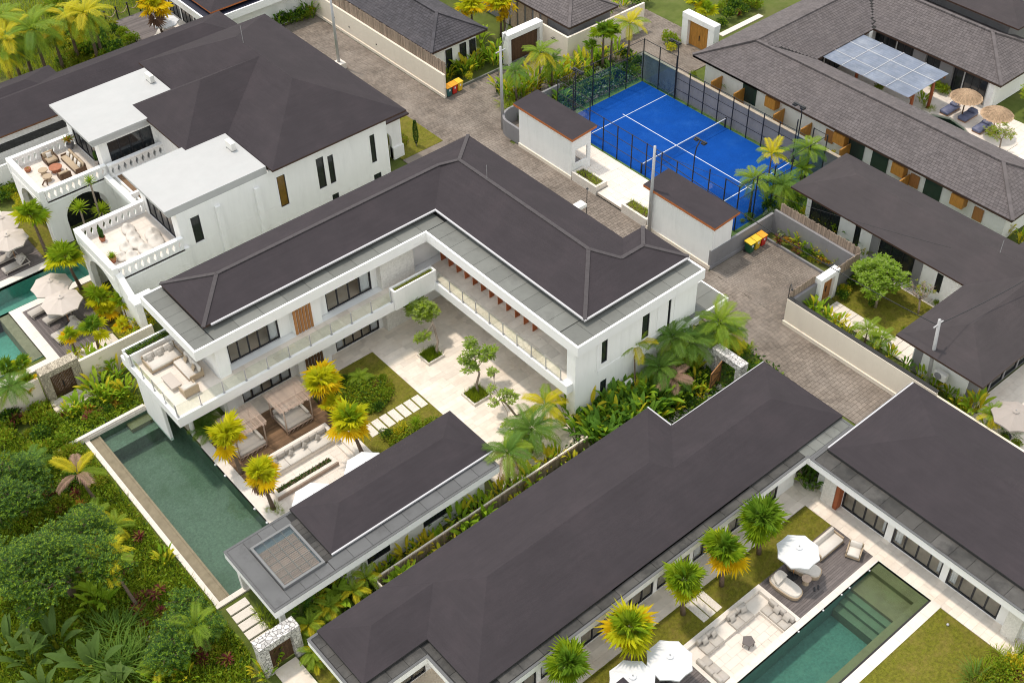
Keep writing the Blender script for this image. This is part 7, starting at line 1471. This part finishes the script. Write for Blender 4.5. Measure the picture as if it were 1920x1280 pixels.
def pillow(root, loc, s, rot, m, name='pillow'):
    """square scatter cushion, plump in the middle"""
    mb = MB(); n = 6; vs = []
    for sd in (1, -1):
        for i in range(n+1):
            for j in range(n+1):
                a, b = i/n*2-1, j/n*2-1; h = .16*s*max(0, (1-a**4)*(1-b**4))**.6; mb.v.append((a*s/2*(1-.08*(1-abs(b))), b*s/2*(1-.08*(1-abs(a))), sd*h))
    for k in (0, 1):
        o = k*(n+1)**2
        for i in range(n):
            for j in range(n): q = (o+i*(n+1)+j, o+(i+1)*(n+1)+j, o+(i+1)*(n+1)+j+1, o+i*(n+1)+j+1); mb.f.append(q if k == 0 else q[::-1]); mb.m.append(0)
    o = mb.build(name, m, root, True, loc=loc); o.rotation_euler = rot; return o
def umbrella(label, apex, r, h, m, pole_m, group, gx=0, gy=0, name='parasol', base=True):
    t = thing(name, label, 'parasol', (apex[0], apex[1], 0), group=group); n = 8
    cm = MB(); top = Vector((0, 0, h)); rim = [Vector((r*math.cos(2*math.pi*(k+.5)/n), r*math.sin(2*math.pi*(k+.5)/n), h-r*.34)) for k in range(n)]
    for k in range(n):
        a, b = rim[k], rim[(k+1) % n]; m_ = (a+b)/2+Vector((0, 0, .04)); m_ = m_*1.0; q1, q2 = top.lerp(a, .5)+Vector((0, 0, .03)), top.lerp(b, .5)+Vector((0, 0, .03)); mid = (q1+q2)/2-Vector((0, 0, .035)); e = (a+b)/2*Vector((1, 1, 1)); e = Vector((e.x*.97, e.y*.97, a.z+.02))
        cm.quad(top, q1, mid, q2) if False else cm.tri(top, q1, mid); cm.tri(top, mid, q2); cm.quad(q1, a, e, mid); cm.quad(mid, e, b, q2)
        cm.quad(a, a-Vector((0, 0, .1)), e-Vector((0, 0, .1)), e); cm.quad(e, e-Vector((0, 0, .1)), b-Vector((0, 0, .1)), b)
    c = cm.build('canopy', m, t)
    vm = MB(); vr = r*.16
    for k in range(n):
        a, b = [Vector((vr*math.cos(2*math.pi*(q+.5)/n), vr*math.sin(2*math.pi*(q+.5)/n), h-.01)) for q in (k, k+1)]; vm.tri(top+Vector((0, 0, .07)), a, b)
    vm.build('vent_cap', m, c)
    rb = MB()
    for k in range(n): rb.bar(top-Vector((0, 0, .1)), rim[k]-Vector((0, 0, .03)), .025)
    rb.build('ribs', pole_m, t)
    pm = MB(); pm.tube([(0, 0, .05), (0, 0, h+.08)], .028, 8); pm.build('pole', pole_m, t); fm_ = MB(); fm_.lathe([(.04, 0), (.04, .04), (.015, .07)], (0, 0, h+.07), 8); fm_.build('finial', M_greymetal, t)
    if base: bm = MB(); bm.lathe([(.32, 0), (.32, .06), (.1, .1), (.05, .3)], (0, 0, .07), 16); bm.build('foot', M_black, t)
    return t
wg = 'white parasols by the pools'
p = at(1440+250*.2344, 940+362*.2344, 2.75); umbrella('white octagonal parasol over the loungers on the grey pool deck', p, 1.25, 2.75, M_umbwhite, M_wood, wg)
p = at(*px(H3, 890, 1125), 2.75); umbrella('white octagonal parasol beside the sunken lounge at the bottom', p, 1.28, 2.75, M_umbwhite, M_wood, wg)
p = at(*px(H3, 680, 1240), 2.75); umbrella('white octagonal parasol cut by the bottom edge', p, 1.28, 2.75, M_umbwhite, M_wood, wg)
umbrella('white parasol half hidden behind the pool house roof near the steps', (23.6, 43.2), 1.4, 2.7, M_umbwhite, M_wood, wg); umbrella('white parasol half hidden behind the pool house roof near the pool', (19.9, 43.2), 1.4, 2.7, M_umbwhite, M_wood, wg)
bgp = 'beige parasols by the left pool'
for (x, y), lb in (((495, 880), 'beige parasol over the left pool edge'), ((600, 1045), 'beige parasol over the nearer left deck loungers'), ((65, 425), 'beige parasol at the left edge over the upper deck')):
    p = at(*px(C2, x, y), 2.7); umbrella(lb, p, 1.45, 2.7, M_umbbeige, M_wood, bgp)
p = at(*px(C2, 10, 250), 2.7); umbrella('beige parasol further back at the left edge', p, 1.45, 2.7, M_umbbeige, M_wood, bgp)
p = at(*px(K3, 400, 150), 2.6); umbrella('white parasol on the top left deck', p, 1.3, 2.6, M_umbwhite, M_wood, None)
p = at(1905, 770, 2.4); umbrella('grey-beige parasol at the right edge on the rear terrace', p, 1.4, 2.4, M_umbgrey, M_wood, None)

def lounger(label, x, y, rz, m=M_fabricgrey, fm=None, z=.07, pil=True, group='sun loungers on the decks'):
    t = thing('sun_lounger', label, 'sun lounger', (x, y, z), rz, group); fm = fm or M_umbbeige
    mb = MB()
    for s in (-.33, .33): mb.box(-1.0, 1.0, s-.03, s+.03, .22, .28)
    for q in (-1.0, -.35, .3, .95): mb.box(q, q+.05, -.3, .3, .225, .275)
    mb.build('frame', fm, t)
    for a in (-.9, .85):
        for s in (-.33, .33): MB().box(a-.025, a+.025, s-.025, s+.025, 0, .22).build('leg', fm, t)
    cushion(t, -1.0, .25, -.34, .34, .28, .40, m, .05, 'mattress')
    b = cushion(t, 0, .8, -.34, .34, 0, .12, m, .05, 'backrest_cushion'); b.location = (.25, 0, .29); b.rotation_euler = (0, rad(-38), 0)
    if pil: pillow(t, (.55, .06, .72), .45, (0, rad(-40), .2), m); pillow(t, (.45, -.12, .66), .4, (0, rad(-40), -.3), m)
    return t
lounger('beige sun lounger with pillows on the upper left deck, nearer the pool', 16.2, 78.35, rad(3)); lounger('beige sun lounger under the parasol on the upper left deck', 15.9, 79.7, rad(3))
lounger('beige sun lounger half under the far parasol of the left deck', 15.6, 72.4, rad(5), pil=False); lounger('beige sun lounger under the near parasol of the left deck', 16.1, 71.0, rad(5), pil=False)
lounger('wide beige sun lounger with pillows at the left deck end', 15.95, 68.85, rad(5), group='sun loungers on the decks').scale = (1.1, 1.6, 1)
def side_table(label, x, y, r, h, m, z=.07, cat='side table'):
    t = thing('side_table', label, cat, (x, y, z)); mb = MB(); mb.lathe([(r*.7, 0), (r*.55, h*.5), (r, h-.04), (r, h)], (0, 0, 0), 16); mb.build('body', m, t, True); mb = MB(); mb.lathe([(r*1.02, 0), (r*1.02, .025), (r*.95, .035)], (0, 0, h), 16); mb.build('top', m, t); return t
side_table('small round table beside the near left parasol', 16.75, 69.9, .25, .4, M_fabric); side_table('small round table between the upper left deck loungers', 16.7, 79.0, .25, .4, M_fabric)
def oval_lounger(label, x, y, rz):
    t = thing('oval_daybed', label, 'daybed', (x, y, .07), rz, 'rattan daybeds on the pool deck'); n = 28
    def oval(a, b, k=3.0): return [(a*abs(math.cos(q))**(2/k)*(1 if math.cos(q) > 0 else -1), b*abs(math.sin(q))**(2/k)*(1 if math.sin(q) > 0 else -1)) for q in [2*math.pi*i/n for i in range(n)]]
    mb = MB(); o1, o2 = oval(.98, .48), oval(1.02, .52)
    for i in range(n):
        j = (i+1) % n
        for z in (.06, .13, .20, .27): pass
        mb.quad((*o1[i], .02), (*o1[j], .02), (*o2[j], .3), (*o2[i], .3))
    mb.poly([(*q, .3) for q in o2]); mb.build('rattan_base', M_rattan, t)
    mt = MB(); a = oval(.96, .46); lo = [(x_, y_) for x_, y_ in a]
    for i in range(n): j = (i+1) % n; mt.quad((*lo[i], .3), (*lo[j], .3), (lo[j][0]*.97, lo[j][1]*.95, .42), (lo[i][0]*.97, lo[i][1]*.95, .42))
    mt.poly([(q[0]*.97, q[1]*.95, .42) for q in lo]); mt.build('mattress', M_fabric, t)
    b = MB(); hb = [q for q in oval(.9, .46) if q[0] >= 0.1]; hb.sort(key=lambda q: math.atan2(q[1], q[0]))
    b.poly([(q[0]-.1, q[1], .1) for q in hb]); b.poly([(q[0]-.1, q[1], 0) for q in hb][::-1])
    for i in range(len(hb)): q, w = hb[i], hb[(i+1) % len(hb)]; b.quad((q[0]-.1, q[1], 0), (w[0]-.1, w[1], 0), (w[0]-.1, w[1], .1), (q[0]-.1, q[1], .1))
    o = b.build('backrest_cushion', M_fabric, t); o.location = (.1, 0, .42); o.rotation_euler = (0, rad(-28), 0); return t
oval_lounger('oval rattan daybed in the open on the grey pool deck', 37.15, 21.85, rad(95)); oval_lounger('oval rattan daybed partly under the white parasol', 38.9, 22.0, rad(110))
t = thing('rattan_table', 'small round woven table between the two daybeds', 'side table', (38.3, 21.35, .07)); mb = MB(); mb.lathe([(.2, 0), (.12, .2), (.24, .42), (.26, .45)], (0, 0, 0), 14); mb.build('body', M_rattan, t); mb = MB(); mb.lathe([(.28, 0), (.28, .03)], (0, 0, .45), 16); mb.build('top', M_stick, t)
def sofa(label, x, y, rz, w, d, z, m=M_fabric, fm=M_rattan, nc=2, pil=0, arms=True, group=None, name='sofa', cat='sofa', pm=None, hb=.72):
    """faces -y; origin at the middle of the footprint"""
    t = thing(name, label, cat, (x, y, z), rz, group)
    MB().box(-w/2, w/2, -d/2, d/2, .1, .24).build('seat_frame', fm, t)
    mb = MB(); mb.box(-w/2, w/2, d/2-.07, d/2, .24, hb); mb.build('back_frame', fm, t)
    if arms:
        for s in (-1, 1): a, b = sorted((s*w/2, s*(w/2-.07))); mb = MB(); mb.box(a, b, -d/2+.05, d/2-.07, .24, .52); mb.build('arm', fm, t)
    for sx in (-1, 1):
        for sy in (-1, 1): MB().box(sx*(w/2-.06)-.03, sx*(w/2-.06)+.03, sy*(d/2-.06)-.03, sy*(d/2-.06)+.03, 0, .1).build('leg', M_wooddark, t)
    iw = w-(.16 if arms else .02); cw = iw/nc
    cushion(t, -iw/2, iw/2, -d/2, d/2-.1, .24, .42, m, .06, 'seat_cushion')
    for i in range(nc):
        c = cushion(t, -iw/2+i*cw+.01, -iw/2+(i+1)*cw-.01, 0, .16, 0, .42, m, .06, 'back_cushion'); c.location = (0, d/2-.26, .4); c.rotation_euler = (rad(-10), 0, 0)
    for i in range(pil): pillow(t, (-iw/2+(i+.5)*iw/pil, d/2-.38, .62), .42, (rad(68), 0, U(-.2, .2)), pm or M_fabricgrey)
    return t
sofa('white cushioned rattan sofa along the west balcony hedge', 18.35, 57.95, 0, 2.3, 1.25, F2, nc=3, pil=3); sofa('white cushioned rattan sofa set across the west balcony', 19.15, 56.1, rad(-90), 2.2, 1.0, F2, nc=2, pil=2, pm=M_fabrictan)
sofa('rattan armchair seen from behind on the west balcony', 18.25, 54.4, rad(180), 1.0, .85, F2, nc=1, name='armchair', cat='armchair')
t = thing('coffee_table', 'low pale stone coffee table between the balcony sofas', 'table', (17.75, 55.75, F2)); MB().box(-.35, .35, -.72, .72, .26, .34).build('top', M_umbbeige, t); MB().box(-.3, .3, -.66, -.5, 0, .26).build('leg', M_umbbeige, t); MB().box(-.3, .3, .5, .66, 0, .26).build('leg', M_umbbeige, t)
sofa('tan sofa with striped pillows on the upper villa terrace', 23.6, 81.7, rad(-90), 2.7, .9, FL, M_fabrictan, M_wooddark, 3, 4, pm=M_fabric); sofa('tan armchair with a white pillow at the upper terrace parapet', 22.5, 83.4, 0, 1.0, .95, FL, M_fabrictan, M_wooddark, 1, 1, name='armchair', cat='armchair', pm=M_fabric); sofa('striped armchair seen from behind on the upper terrace', 22.35, 80.65, rad(180), .85, .85, FL, M_fabrictan, M_wooddark, 2, name='armchair', cat='armchair')
side_table('round terracotta table in the middle of the upper terrace', 22.25, 81.95, .5, .4, M_terra, FL, 'table'); side_table('round grey-brown stool on the upper terrace', 21.35, 82.2, .36, .42, M_fabrictan, FL, 'stool'); side_table('second round stool nearer the upper terrace front', 21.25, 81.2, .36, .42, M_rattan, FL, 'stool')
t = thing('timber_easel', 'dark timber frame leaning at the upper terrace front', 'frame', (20.8, 80.6, FL)); mb = MB(); mb.bar((-.15, .4, 0), (-.1, -.5, .9), .08); mb.bar((.15, .2, 0), (.1, -.5, .9), .08); mb.bar((-.12, -.3, .7), (.12, -.3, .7), .06); mb.build('bars', M_wooddark, t)
def beanbag(x, y, s, rz):
    t = thing('bean_bag', 'white bean bag lounger on the lower villa terrace', 'bean bag', (x, y, FL+.02), rz, 'white bean bags'); mb = MB(); n = 14; prof = [(.32, 0), (.50, .07), (.52, .16), (.44, .25), (.26, .31), (.05, .33)]
    for i, (r, z) in enumerate(prof):
        for k in range(n): a = 2*math.pi*k/n; q = 1+.35*max(0, math.sin(a))*(z/.44); mb.v.append((r*math.cos(a)*1.0, r*math.sin(a)*1.25, z*q*(1.0+.5*max(0, math.sin(a)))))
    for i in range(len(prof)-1):
        for k in range(n): mb.f.append((i*n+k, i*n+(k+1) % n, (i+1)*n+(k+1) % n, (i+1)*n+k)); mb.m.append(0)
    mb.f.append(tuple((len(prof)-1)*n+k for k in range(n))); mb.m.append(0)
    o = mb.build('bag', M_fabric, t, True); o.scale = (s, s, s)
for x, y, s in ((22.9, 71.4, .95), (22.75, 70.45, .95), (22.6, 69.55, 1.0), (21.8, 69.6, .9), (22.75, 68.5, 1.0), (23.7, 68.75, 1.15), (21.6, 68.4, .95), (23.9, 69.6, 1.1), (21.1, 68.9, .75)): beanbag(x, y, s, U(-.4, .4))

# cabanas of peeled sticks
def cabana(label, x0, x1, y0, y1):
    t = thing('cabana', label, 'cabana', (x0, y0, .07), group='stick cabanas on the timber deck'); w, d = x1-x0, y1-y0
    for x in (.04, w-.04):
        for y in (.04, d-.04): mb = MB(); mb.tube([(x, y, 0), (x+U(-.02, .02), y, 1.1), (x, y, 2.1)], .045, 6); mb.build('post', M_stick, t, True)
    for z in (.28, 2.08):
        for a, b in (((.04, .04), (w-.04, .04)), ((.04, d-.04), (w-.04, d-.04)), ((.04, .04), (.04, d-.04)), ((w-.04, .04), (w-.04, d-.04))): mb = MB(); mb.tube([(*a, z), (*b, z)], .04, 6); mb.build('beam', M_stick, t, True)
    for i in range(6): mb = MB(); mb.bar((w*i/6+.05, .03, .02), (w*(i+1)/6-.02, .03, .26), .03); mb.build('brace', M_stick, t)
    k = 46
    for i in range(k):
        x = -.22+(w+.44)*i/(k-1); mb = MB(); z = 2.16+U(0, .02); mb.tube([(x+U(-.015, .015), -.12+U(-.12, .1), z), (x, d/2, z+.012), (x+U(-.015, .015), d+.2+U(-.1, .1), z)], .017, 4); mb.build('roof_stick', M_stick, t)
    for y in (.1, d*.5, d-.1): mb = MB(); mb.tube([(-.2, y, 2.125), (w+.2, y, 2.125)], .025, 5); mb.build('purlin', M_stick, t)
    MB().box(.05, w-.05, .05, d-.05, .24, .30).build('bed_base', M_stick, t); cushion(t, .08, w-.08, .08, d-.3, .30, .48, M_fabricgrey, .06, 'mattress')
    for i in range(3): c = cushion(t, .1+i*(w-.2)/3, .1+(i+1)*(w-.2)/3-.02, d-.32, d-.12, .46, .85, M_fabricgrey, .07, 'back_cushion')
    for x in (.16, w-.16): mb = MB(); mb.tube([(x, .35, .56), (x, d-.4, .56)], .10, 10); mb.build('bolster', M_fabric, t, True)
    pillow(t, (w*.45, d-.5, .62), .45, (rad(55), 0, .3), M_fabric); pillow(t, (w*.75, d-.55, .6), .42, (rad(50), 0, -.3), M_fabric)
    return t
cabana('stick-roofed cabana daybed nearer the pool on the brown deck', 18.85, 20.9, 50.5, 52.45); cabana('stick-roofed cabana daybed farther from the pool on the brown deck', 22.3, 24.35, 50.5, 52.45)
# built-in bench of the main lounge
t = thing('lounge_bench', 'long white built-in bench with grey cushions beside the cabana deck', 'bench'); MB().box(19.3, 24.2, 49.0, 49.28, 0, .75).box(24.2, 24.45, 47.7, 49.28, 0, .75).box(19.3, 24.2, 47.95, 49.0, 0, .3).build('base', M_coping, t)
for i in range(3): cushion(t, 19.35+i*1.6, 19.35+(i+1)*1.6-.02, 47.95, 48.85, .3, .46, M_fabric, .05, 'seat_cushion')
for i in range(8): cushion(t, 19.35+i*.6, 19.35+(i+1)*.6-.02, 48.78, 48.98, .44, .85, M_fabricgrey, .05, 'back_cushion')
for x in (20.25, 21.4, 22.4, 23.4): pillow(t, (x, 48.55, .68), .42, (rad(58), rad(45), U(-.15, .15)), M_fabricgrey)
t = thing('trough_planter', 'low white trough with dark planting in the main lounge', 'planter'); MB().box(19.0, 23.35, 46.35, 46.6, 0, .34).box(19.0, 23.35, 46.95, 47.1, 0, .34).box(19.0, 19.2, 46.6, 46.95, 0, .34).box(23.1, 23.35, 46.6, 46.95, 0, .34).build('trough', M_coping, t); MB().box(19.2, 23.1, 46.6, 46.95, 0, .28).build('soil', M_soil, t); MB().box(18.95, 23.4, 46.28, 46.349, 0, .30).build('timber_edge', M_stick, t)
cover('trough_planting', 'dark low planting in the lounge trough', rect_fn(19.2, 23.1, 46.6, 46.95, .16), 900, [L_bushdk, L_dead], .1).location.z = .26
MB().box(24.2, 24.55, 44.0, 47.69, 0, .17).box(24.55, 25.45, 44.0, 48.2, 0, .34).build('lounge_step', M_coping)['kind'] = 'structure'
# sunken lounge, lower right
r_ = MB(); r_.box(29.6, 36.25, 22.75, 23.05, -.6, .1).box(29.6, 29.85, 20.02, 22.75, -.6, .1).box(35.95, 36.25, 20.02, 22.75, -.6, .1).box(29.85, 35.95, 20.02, 20.05, -.6, .055); struct('sunken_lounge_wall', r_, M_coping)
paving('sunken_lounge_floor', [(29.85, 35.95, 20.05, 22.75)], -.40, .75, .45, M_travpale, M_grout, .012, 100, .02, bond='random')
t = thing('sunken_sofa', 'grey built-in sofa around the sunken stone lounge', 'sofa', (0, .01, -.38)); MB().box(29.85, 35.95, 21.9, 22.73, 0, .22).box(35.05, 35.95, 20.05, 21.9, 0, .22).box(29.85, 30.75, 20.05, 21.9, 0, .22).build('plinth', M_coping, t)
for a, b in ((30.75, 31.45), (31.45, 32.15), (33.15, 33.85), (33.85, 34.6)):
    cushion(t, a+.01, b-.01, 21.85, 22.5, .22, .38, M_fabricgrey, .05, 'seat_cushion'); cushion(t, a+.01, b-.01, 22.5, 22.72, .36, .74, M_fabricgrey, .06, 'back_cushion')
for i in range(3):
    y = 20.1+i*.6; cushion(t, 35.1, 35.7, y, y+.58, .22, .38, M_fabricgrey, .05, 'seat_cushion'); cushion(t, 35.7, 35.93, y, y+.58, .36, .74, M_fabricgrey, .06, 'back_cushion'); cushion(t, 30.1, 30.7, y, y+.58, .22, .38, M_fabricgrey, .05, 'seat_cushion'); cushion(t, 29.87, 30.1, y, y+.58, .36, .74, M_fabricgrey, .06, 'back_cushion')
for x, y, r0 in ((31.2, 22.4, 0), (31.9, 22.4, .2), (33.4, 22.4, 0), (34.3, 22.4, -.2)): pillow(t, (x, y, .58), .42, (rad(62), 0, r0), M_fabricgrey)
for y in (20.5, 21.2): pillow(t, (35.62, y, .58), .42, (rad(62), 0, rad(-90)), M_fabricgrey)
t = thing('pentagon_table', 'small grey five-sided slatted table in the sunken lounge', 'table', (33.05, 20.95, -.37), .3); mb = MB(); pt = [(.38*math.cos(2*math.pi*i/5), .38*math.sin(2*math.pi*i/5)) for i in range(5)]; mb.poly([(*q, .42) for q in pt]); mb.poly([(*q, .37) for q in pt][::-1])
for i in range(5): mb.quad((*pt[i], .37), (*pt[(i+1) % 5], .37), (*pt[(i+1) % 5], .42), (*pt[i], .42))
mb.build('top', M_deck, t)
for q in pt: MB().box(q[0]*.8-.025, q[0]*.8+.025, q[1]*.8-.025, q[1]*.8+.025, 0, .37).build('leg', M_deck, t)
sofa('white cushioned sofa on the grey deck beside the lower pool', 41.1, 22.2, 0, 2.1, .95, .07, nc=1, fm=M_rattan); sofa('white cushioned armchair on the grey deck by the doors', 41.95, 20.85, rad(-65), .85, .85, .07, nc=1, name='armchair', cat='armchair')
o = MB(); o.lathe([(.06, 0), (.09, .05), (.07, .12), (.02, .14)], (0, 0, 0), 10); o = o.build('garden_light', M_greymetal, None, True, loc=(42.02, 14.47, .03)); tag(o, 'small grey ball light standing in the right-hand lawn', 'garden light')
for x, y in ((38.35, 20.75), (38.62, 20.7)): o = MB().box(-.05, .05, -.13, .13, 0, .06).build('sandal', M_black, None, loc=(x, y, .07)); o.rotation_euler = (0, 0, -.9); tag(o, 'dark sandal lying on the grey pool deck', 'sandal', 'pair of sandals on the deck')
for i, (x, y) in enumerate(((41.8, 19.6), (40.0, 19.6), (39.3, 19.6), (37.7, 19.6), (35.6, 19.6))): mb = MB(); mb.lathe([(.06, 0), (.06, .04), (.03, .06)], (0, 0, 0), 8); o = mb.build('pool_light', M_umbwhite, None, loc=(x, y-.03, -.05)); tag(o, 'small round light in the lower pool wall', 'pool light', 'lights along the lower pool wall')

# tiled villa court: pergola, thatched parasols, covered sunbeds
t = thing('pergola', 'timber pergola with blue polycarbonate roof in the tiled villa court', 'pergola'); 
for i in range(9):
    x0 = 80.4+i*.62; mb = MB(); 
    for k in range(12): a, b = x0+.62*k/12, x0+.62*(k+1)/12; za, zb = (2.88, 2.82) if k % 2 else (2.82, 2.88); mb.quad((a, 46.1, za), (b, 46.1, zb), (b, 55.3, zb), (a, 55.3, za))
    mb.build('roof_sheet', M_polycarb, t)
for x in (82.0, 84.1): MB().box(x-.03, x+.03, 46.1, 55.3, 2.88, 2.90).build('seam', M_gutter, t)
for y in (48.4, 50.7, 53.0): MB().box(80.4, 86.0, y-.025, y+.025, 2.881, 2.899).build('seam', M_gutter, t)
for y in (46.3, 48.6, 50.9, 53.2, 55.1): MB().box(80.5, 86.0, y-.05, y+.05, 2.68, 2.8).build('batten', M_wood, t)
for x in (80.9, 85.6): MB().box(x-.06, x+.06, 46.15, 55.25, 2.5, 2.68).build('beam', M_wood, t)
for x, y in ((84.4, 46.4), (82.2, 46.8), (82.9, 53.0), (85.6, 54.8)): mb = MB(); mb.tube([(x, y, 0), (x+.08, y, 1.3), (x, y, 2.5)], .15, 8); mb.build('post', M_redwood, t, True)
def thatch(label, x, y, r):
    t = thing('thatched_parasol', label, 'parasol', (x, y, 0), group='thatched parasols in the tiled villa court'); mb = MB(); mb.tube([(0, 0, 0), (0, 0, 2.4)], .06, 8); mb.build('pole', M_wooddark, t); cm = MB()
    for i in range(900): a = U(0, 6.28); f = U(.0, .85); l = U(.3, .55); p = Vector((math.cos(a)*r*f, math.sin(a)*r*f, 2.6-.62*f*f)); d = Vector((math.cos(a+U(-.2, .2)), math.sin(a+U(-.2, .2)), -.75*f-.1)).normalized(); s = Vector((-math.sin(a), math.cos(a), 0))*.03; cm.quad(p-s, p+s, p+d*l*r*.6+s*.5, p+d*l*r*.6-s*.5)
    cm.lathe([(r, -.52), (r*.6, -.2), (.02, 0)], (0, 0, 2.56), 16); cm.build('thatch', M_thatch, t); return t
thatch('thatched parasol nearer the dark panels', 85.2, 43.6, 1.35); thatch('thatched parasol nearer the right edge', 84.8, 40.4, 1.35)
for x, y, lb in ((85.35, 44.85, 'covered blue sunbed left of the thatched parasols'), (85.6, 43.25, 'covered blue sunbed between the thatched parasols'), (85.0, 41.45, 'covered blue sunbed in front of the right thatched parasol')):
    t = thing('covered_sunbed', lb, 'sunbed', (x, y, 0)); c = cushion(t, -.95, .95, -.42, .42, .14, .42, M_fabricblue, .12, 'cover'); MB().box(-.9, .9, -.38, .38, .06, .14).build('frame', M_wood, t); c2 = cushion(t, .3, .9, -.36, .36, .38, .6, M_fabricblue, .12, 'raised_head')
# rope fence and lounger on the top left deck
for i in range(4):
    t = thing('rope_post', 'dark post of the rope fence by the top left deck', 'post', (38.4+i*1.25, 108.0+.1*i, 0), group='rope fence posts'); mb = MB(); mb.tube([(0, 0, 0), (0, 0, 1.3)], .07, 8); mb.lathe([(.1, 0), (.1, .1), (.04, .16)], (0, 0, 1.3), 8); mb.build('shaft', M_black, t)
    if i < 3: mb = MB(); mb.tube([(1.25*k/8, .1*k/8, 1.15-.55*4*(k/8)*(1-k/8)) for k in range(9)], .035, 6); mb.build('rope', M_fabrictan, t)
lounger('white lounger on the top left deck', 40.6, 101.9, rad(20), M_fabric, M_umbwhite, .1, False)
# scooter behind the junction pole
t = thing('scooter', 'dark scooter parked behind the junction pole', 'scooter', (59.2, 73.6, 0), rad(35))
for x in (-.6, .6): mb = MB(); mb.tube([(x, -.05, .25), (x, .05, .25)], .25, 14); mb.build('wheel', M_black, t)
MB().box(-.65, .0, -.14, .14, .35, .68).build('body', M_black, t); cushion(t, -.7, .05, -.15, .15, .66, .78, M_black, .05, 'seat'); MB().box(-.05, .4, -.13, .13, .22, .32).build('footboard', M_black, t); mb = MB(); mb.bar((.35, 0, .3), (.5, 0, 1.0), .18, .08); mb.build('front_shield', M_greywall, t); mb = MB(); mb.tube([(.45, -.32, 1.05), (.48, 0, 1.0), (.45, .32, 1.05)], .02, 6); mb.build('handlebar', M_black, t)
# lettering on the cream corner wall (unreadable at this distance: short dark strokes)
t = thing('house_sign', 'small dark lettering on the cream corner wall', 'sign', (66.29, 74.3, 1.9))
for k, (a, b, z) in enumerate(((-.25, .1, .12), (-.45, -.1, -.05), (-.05, .35, -.05))): MB().box(-.012, 0, a, b, z, z+.07).build('letters', M_black, t)
# ================================================================== labels that single things out
ORD = 'first second third fourth fifth sixth seventh eighth ninth tenth eleventh twelfth thirteenth fourteenth fifteenth sixteenth seventeenth eighteenth nineteenth twentieth'.split()
def ordn(i):
    if i < 20: return ORD[i]
    tens = {2: 'twenty', 3: 'thirty', 4: 'forty', 5: 'fifty', 6: 'sixty'}[(i+1)//10]; u_ = (i+1) % 10
    return (tens[:-1]+'ieth') if u_ == 0 else tens+'-'+ORD[u_-1]
by = {}
bpy.context.view_layer.update()
for o in S.objects:
    if o.parent is None and 'label' in o and 'kind' not in o: by.setdefault(o['label'], []).append(o)
for lb, os_ in by.items():
    if len(os_) < 2: continue
    os_.sort(key=lambda o: seen_x(o.location))
    for i, o in enumerate(os_):
        e = ('left one' if i == 0 else 'right one') if len(os_) == 2 else ('leftmost' if i == 0 else 'rightmost' if i == len(os_)-1 else ordn(i)+' from the left')
        o['label'] = lb+', '+e
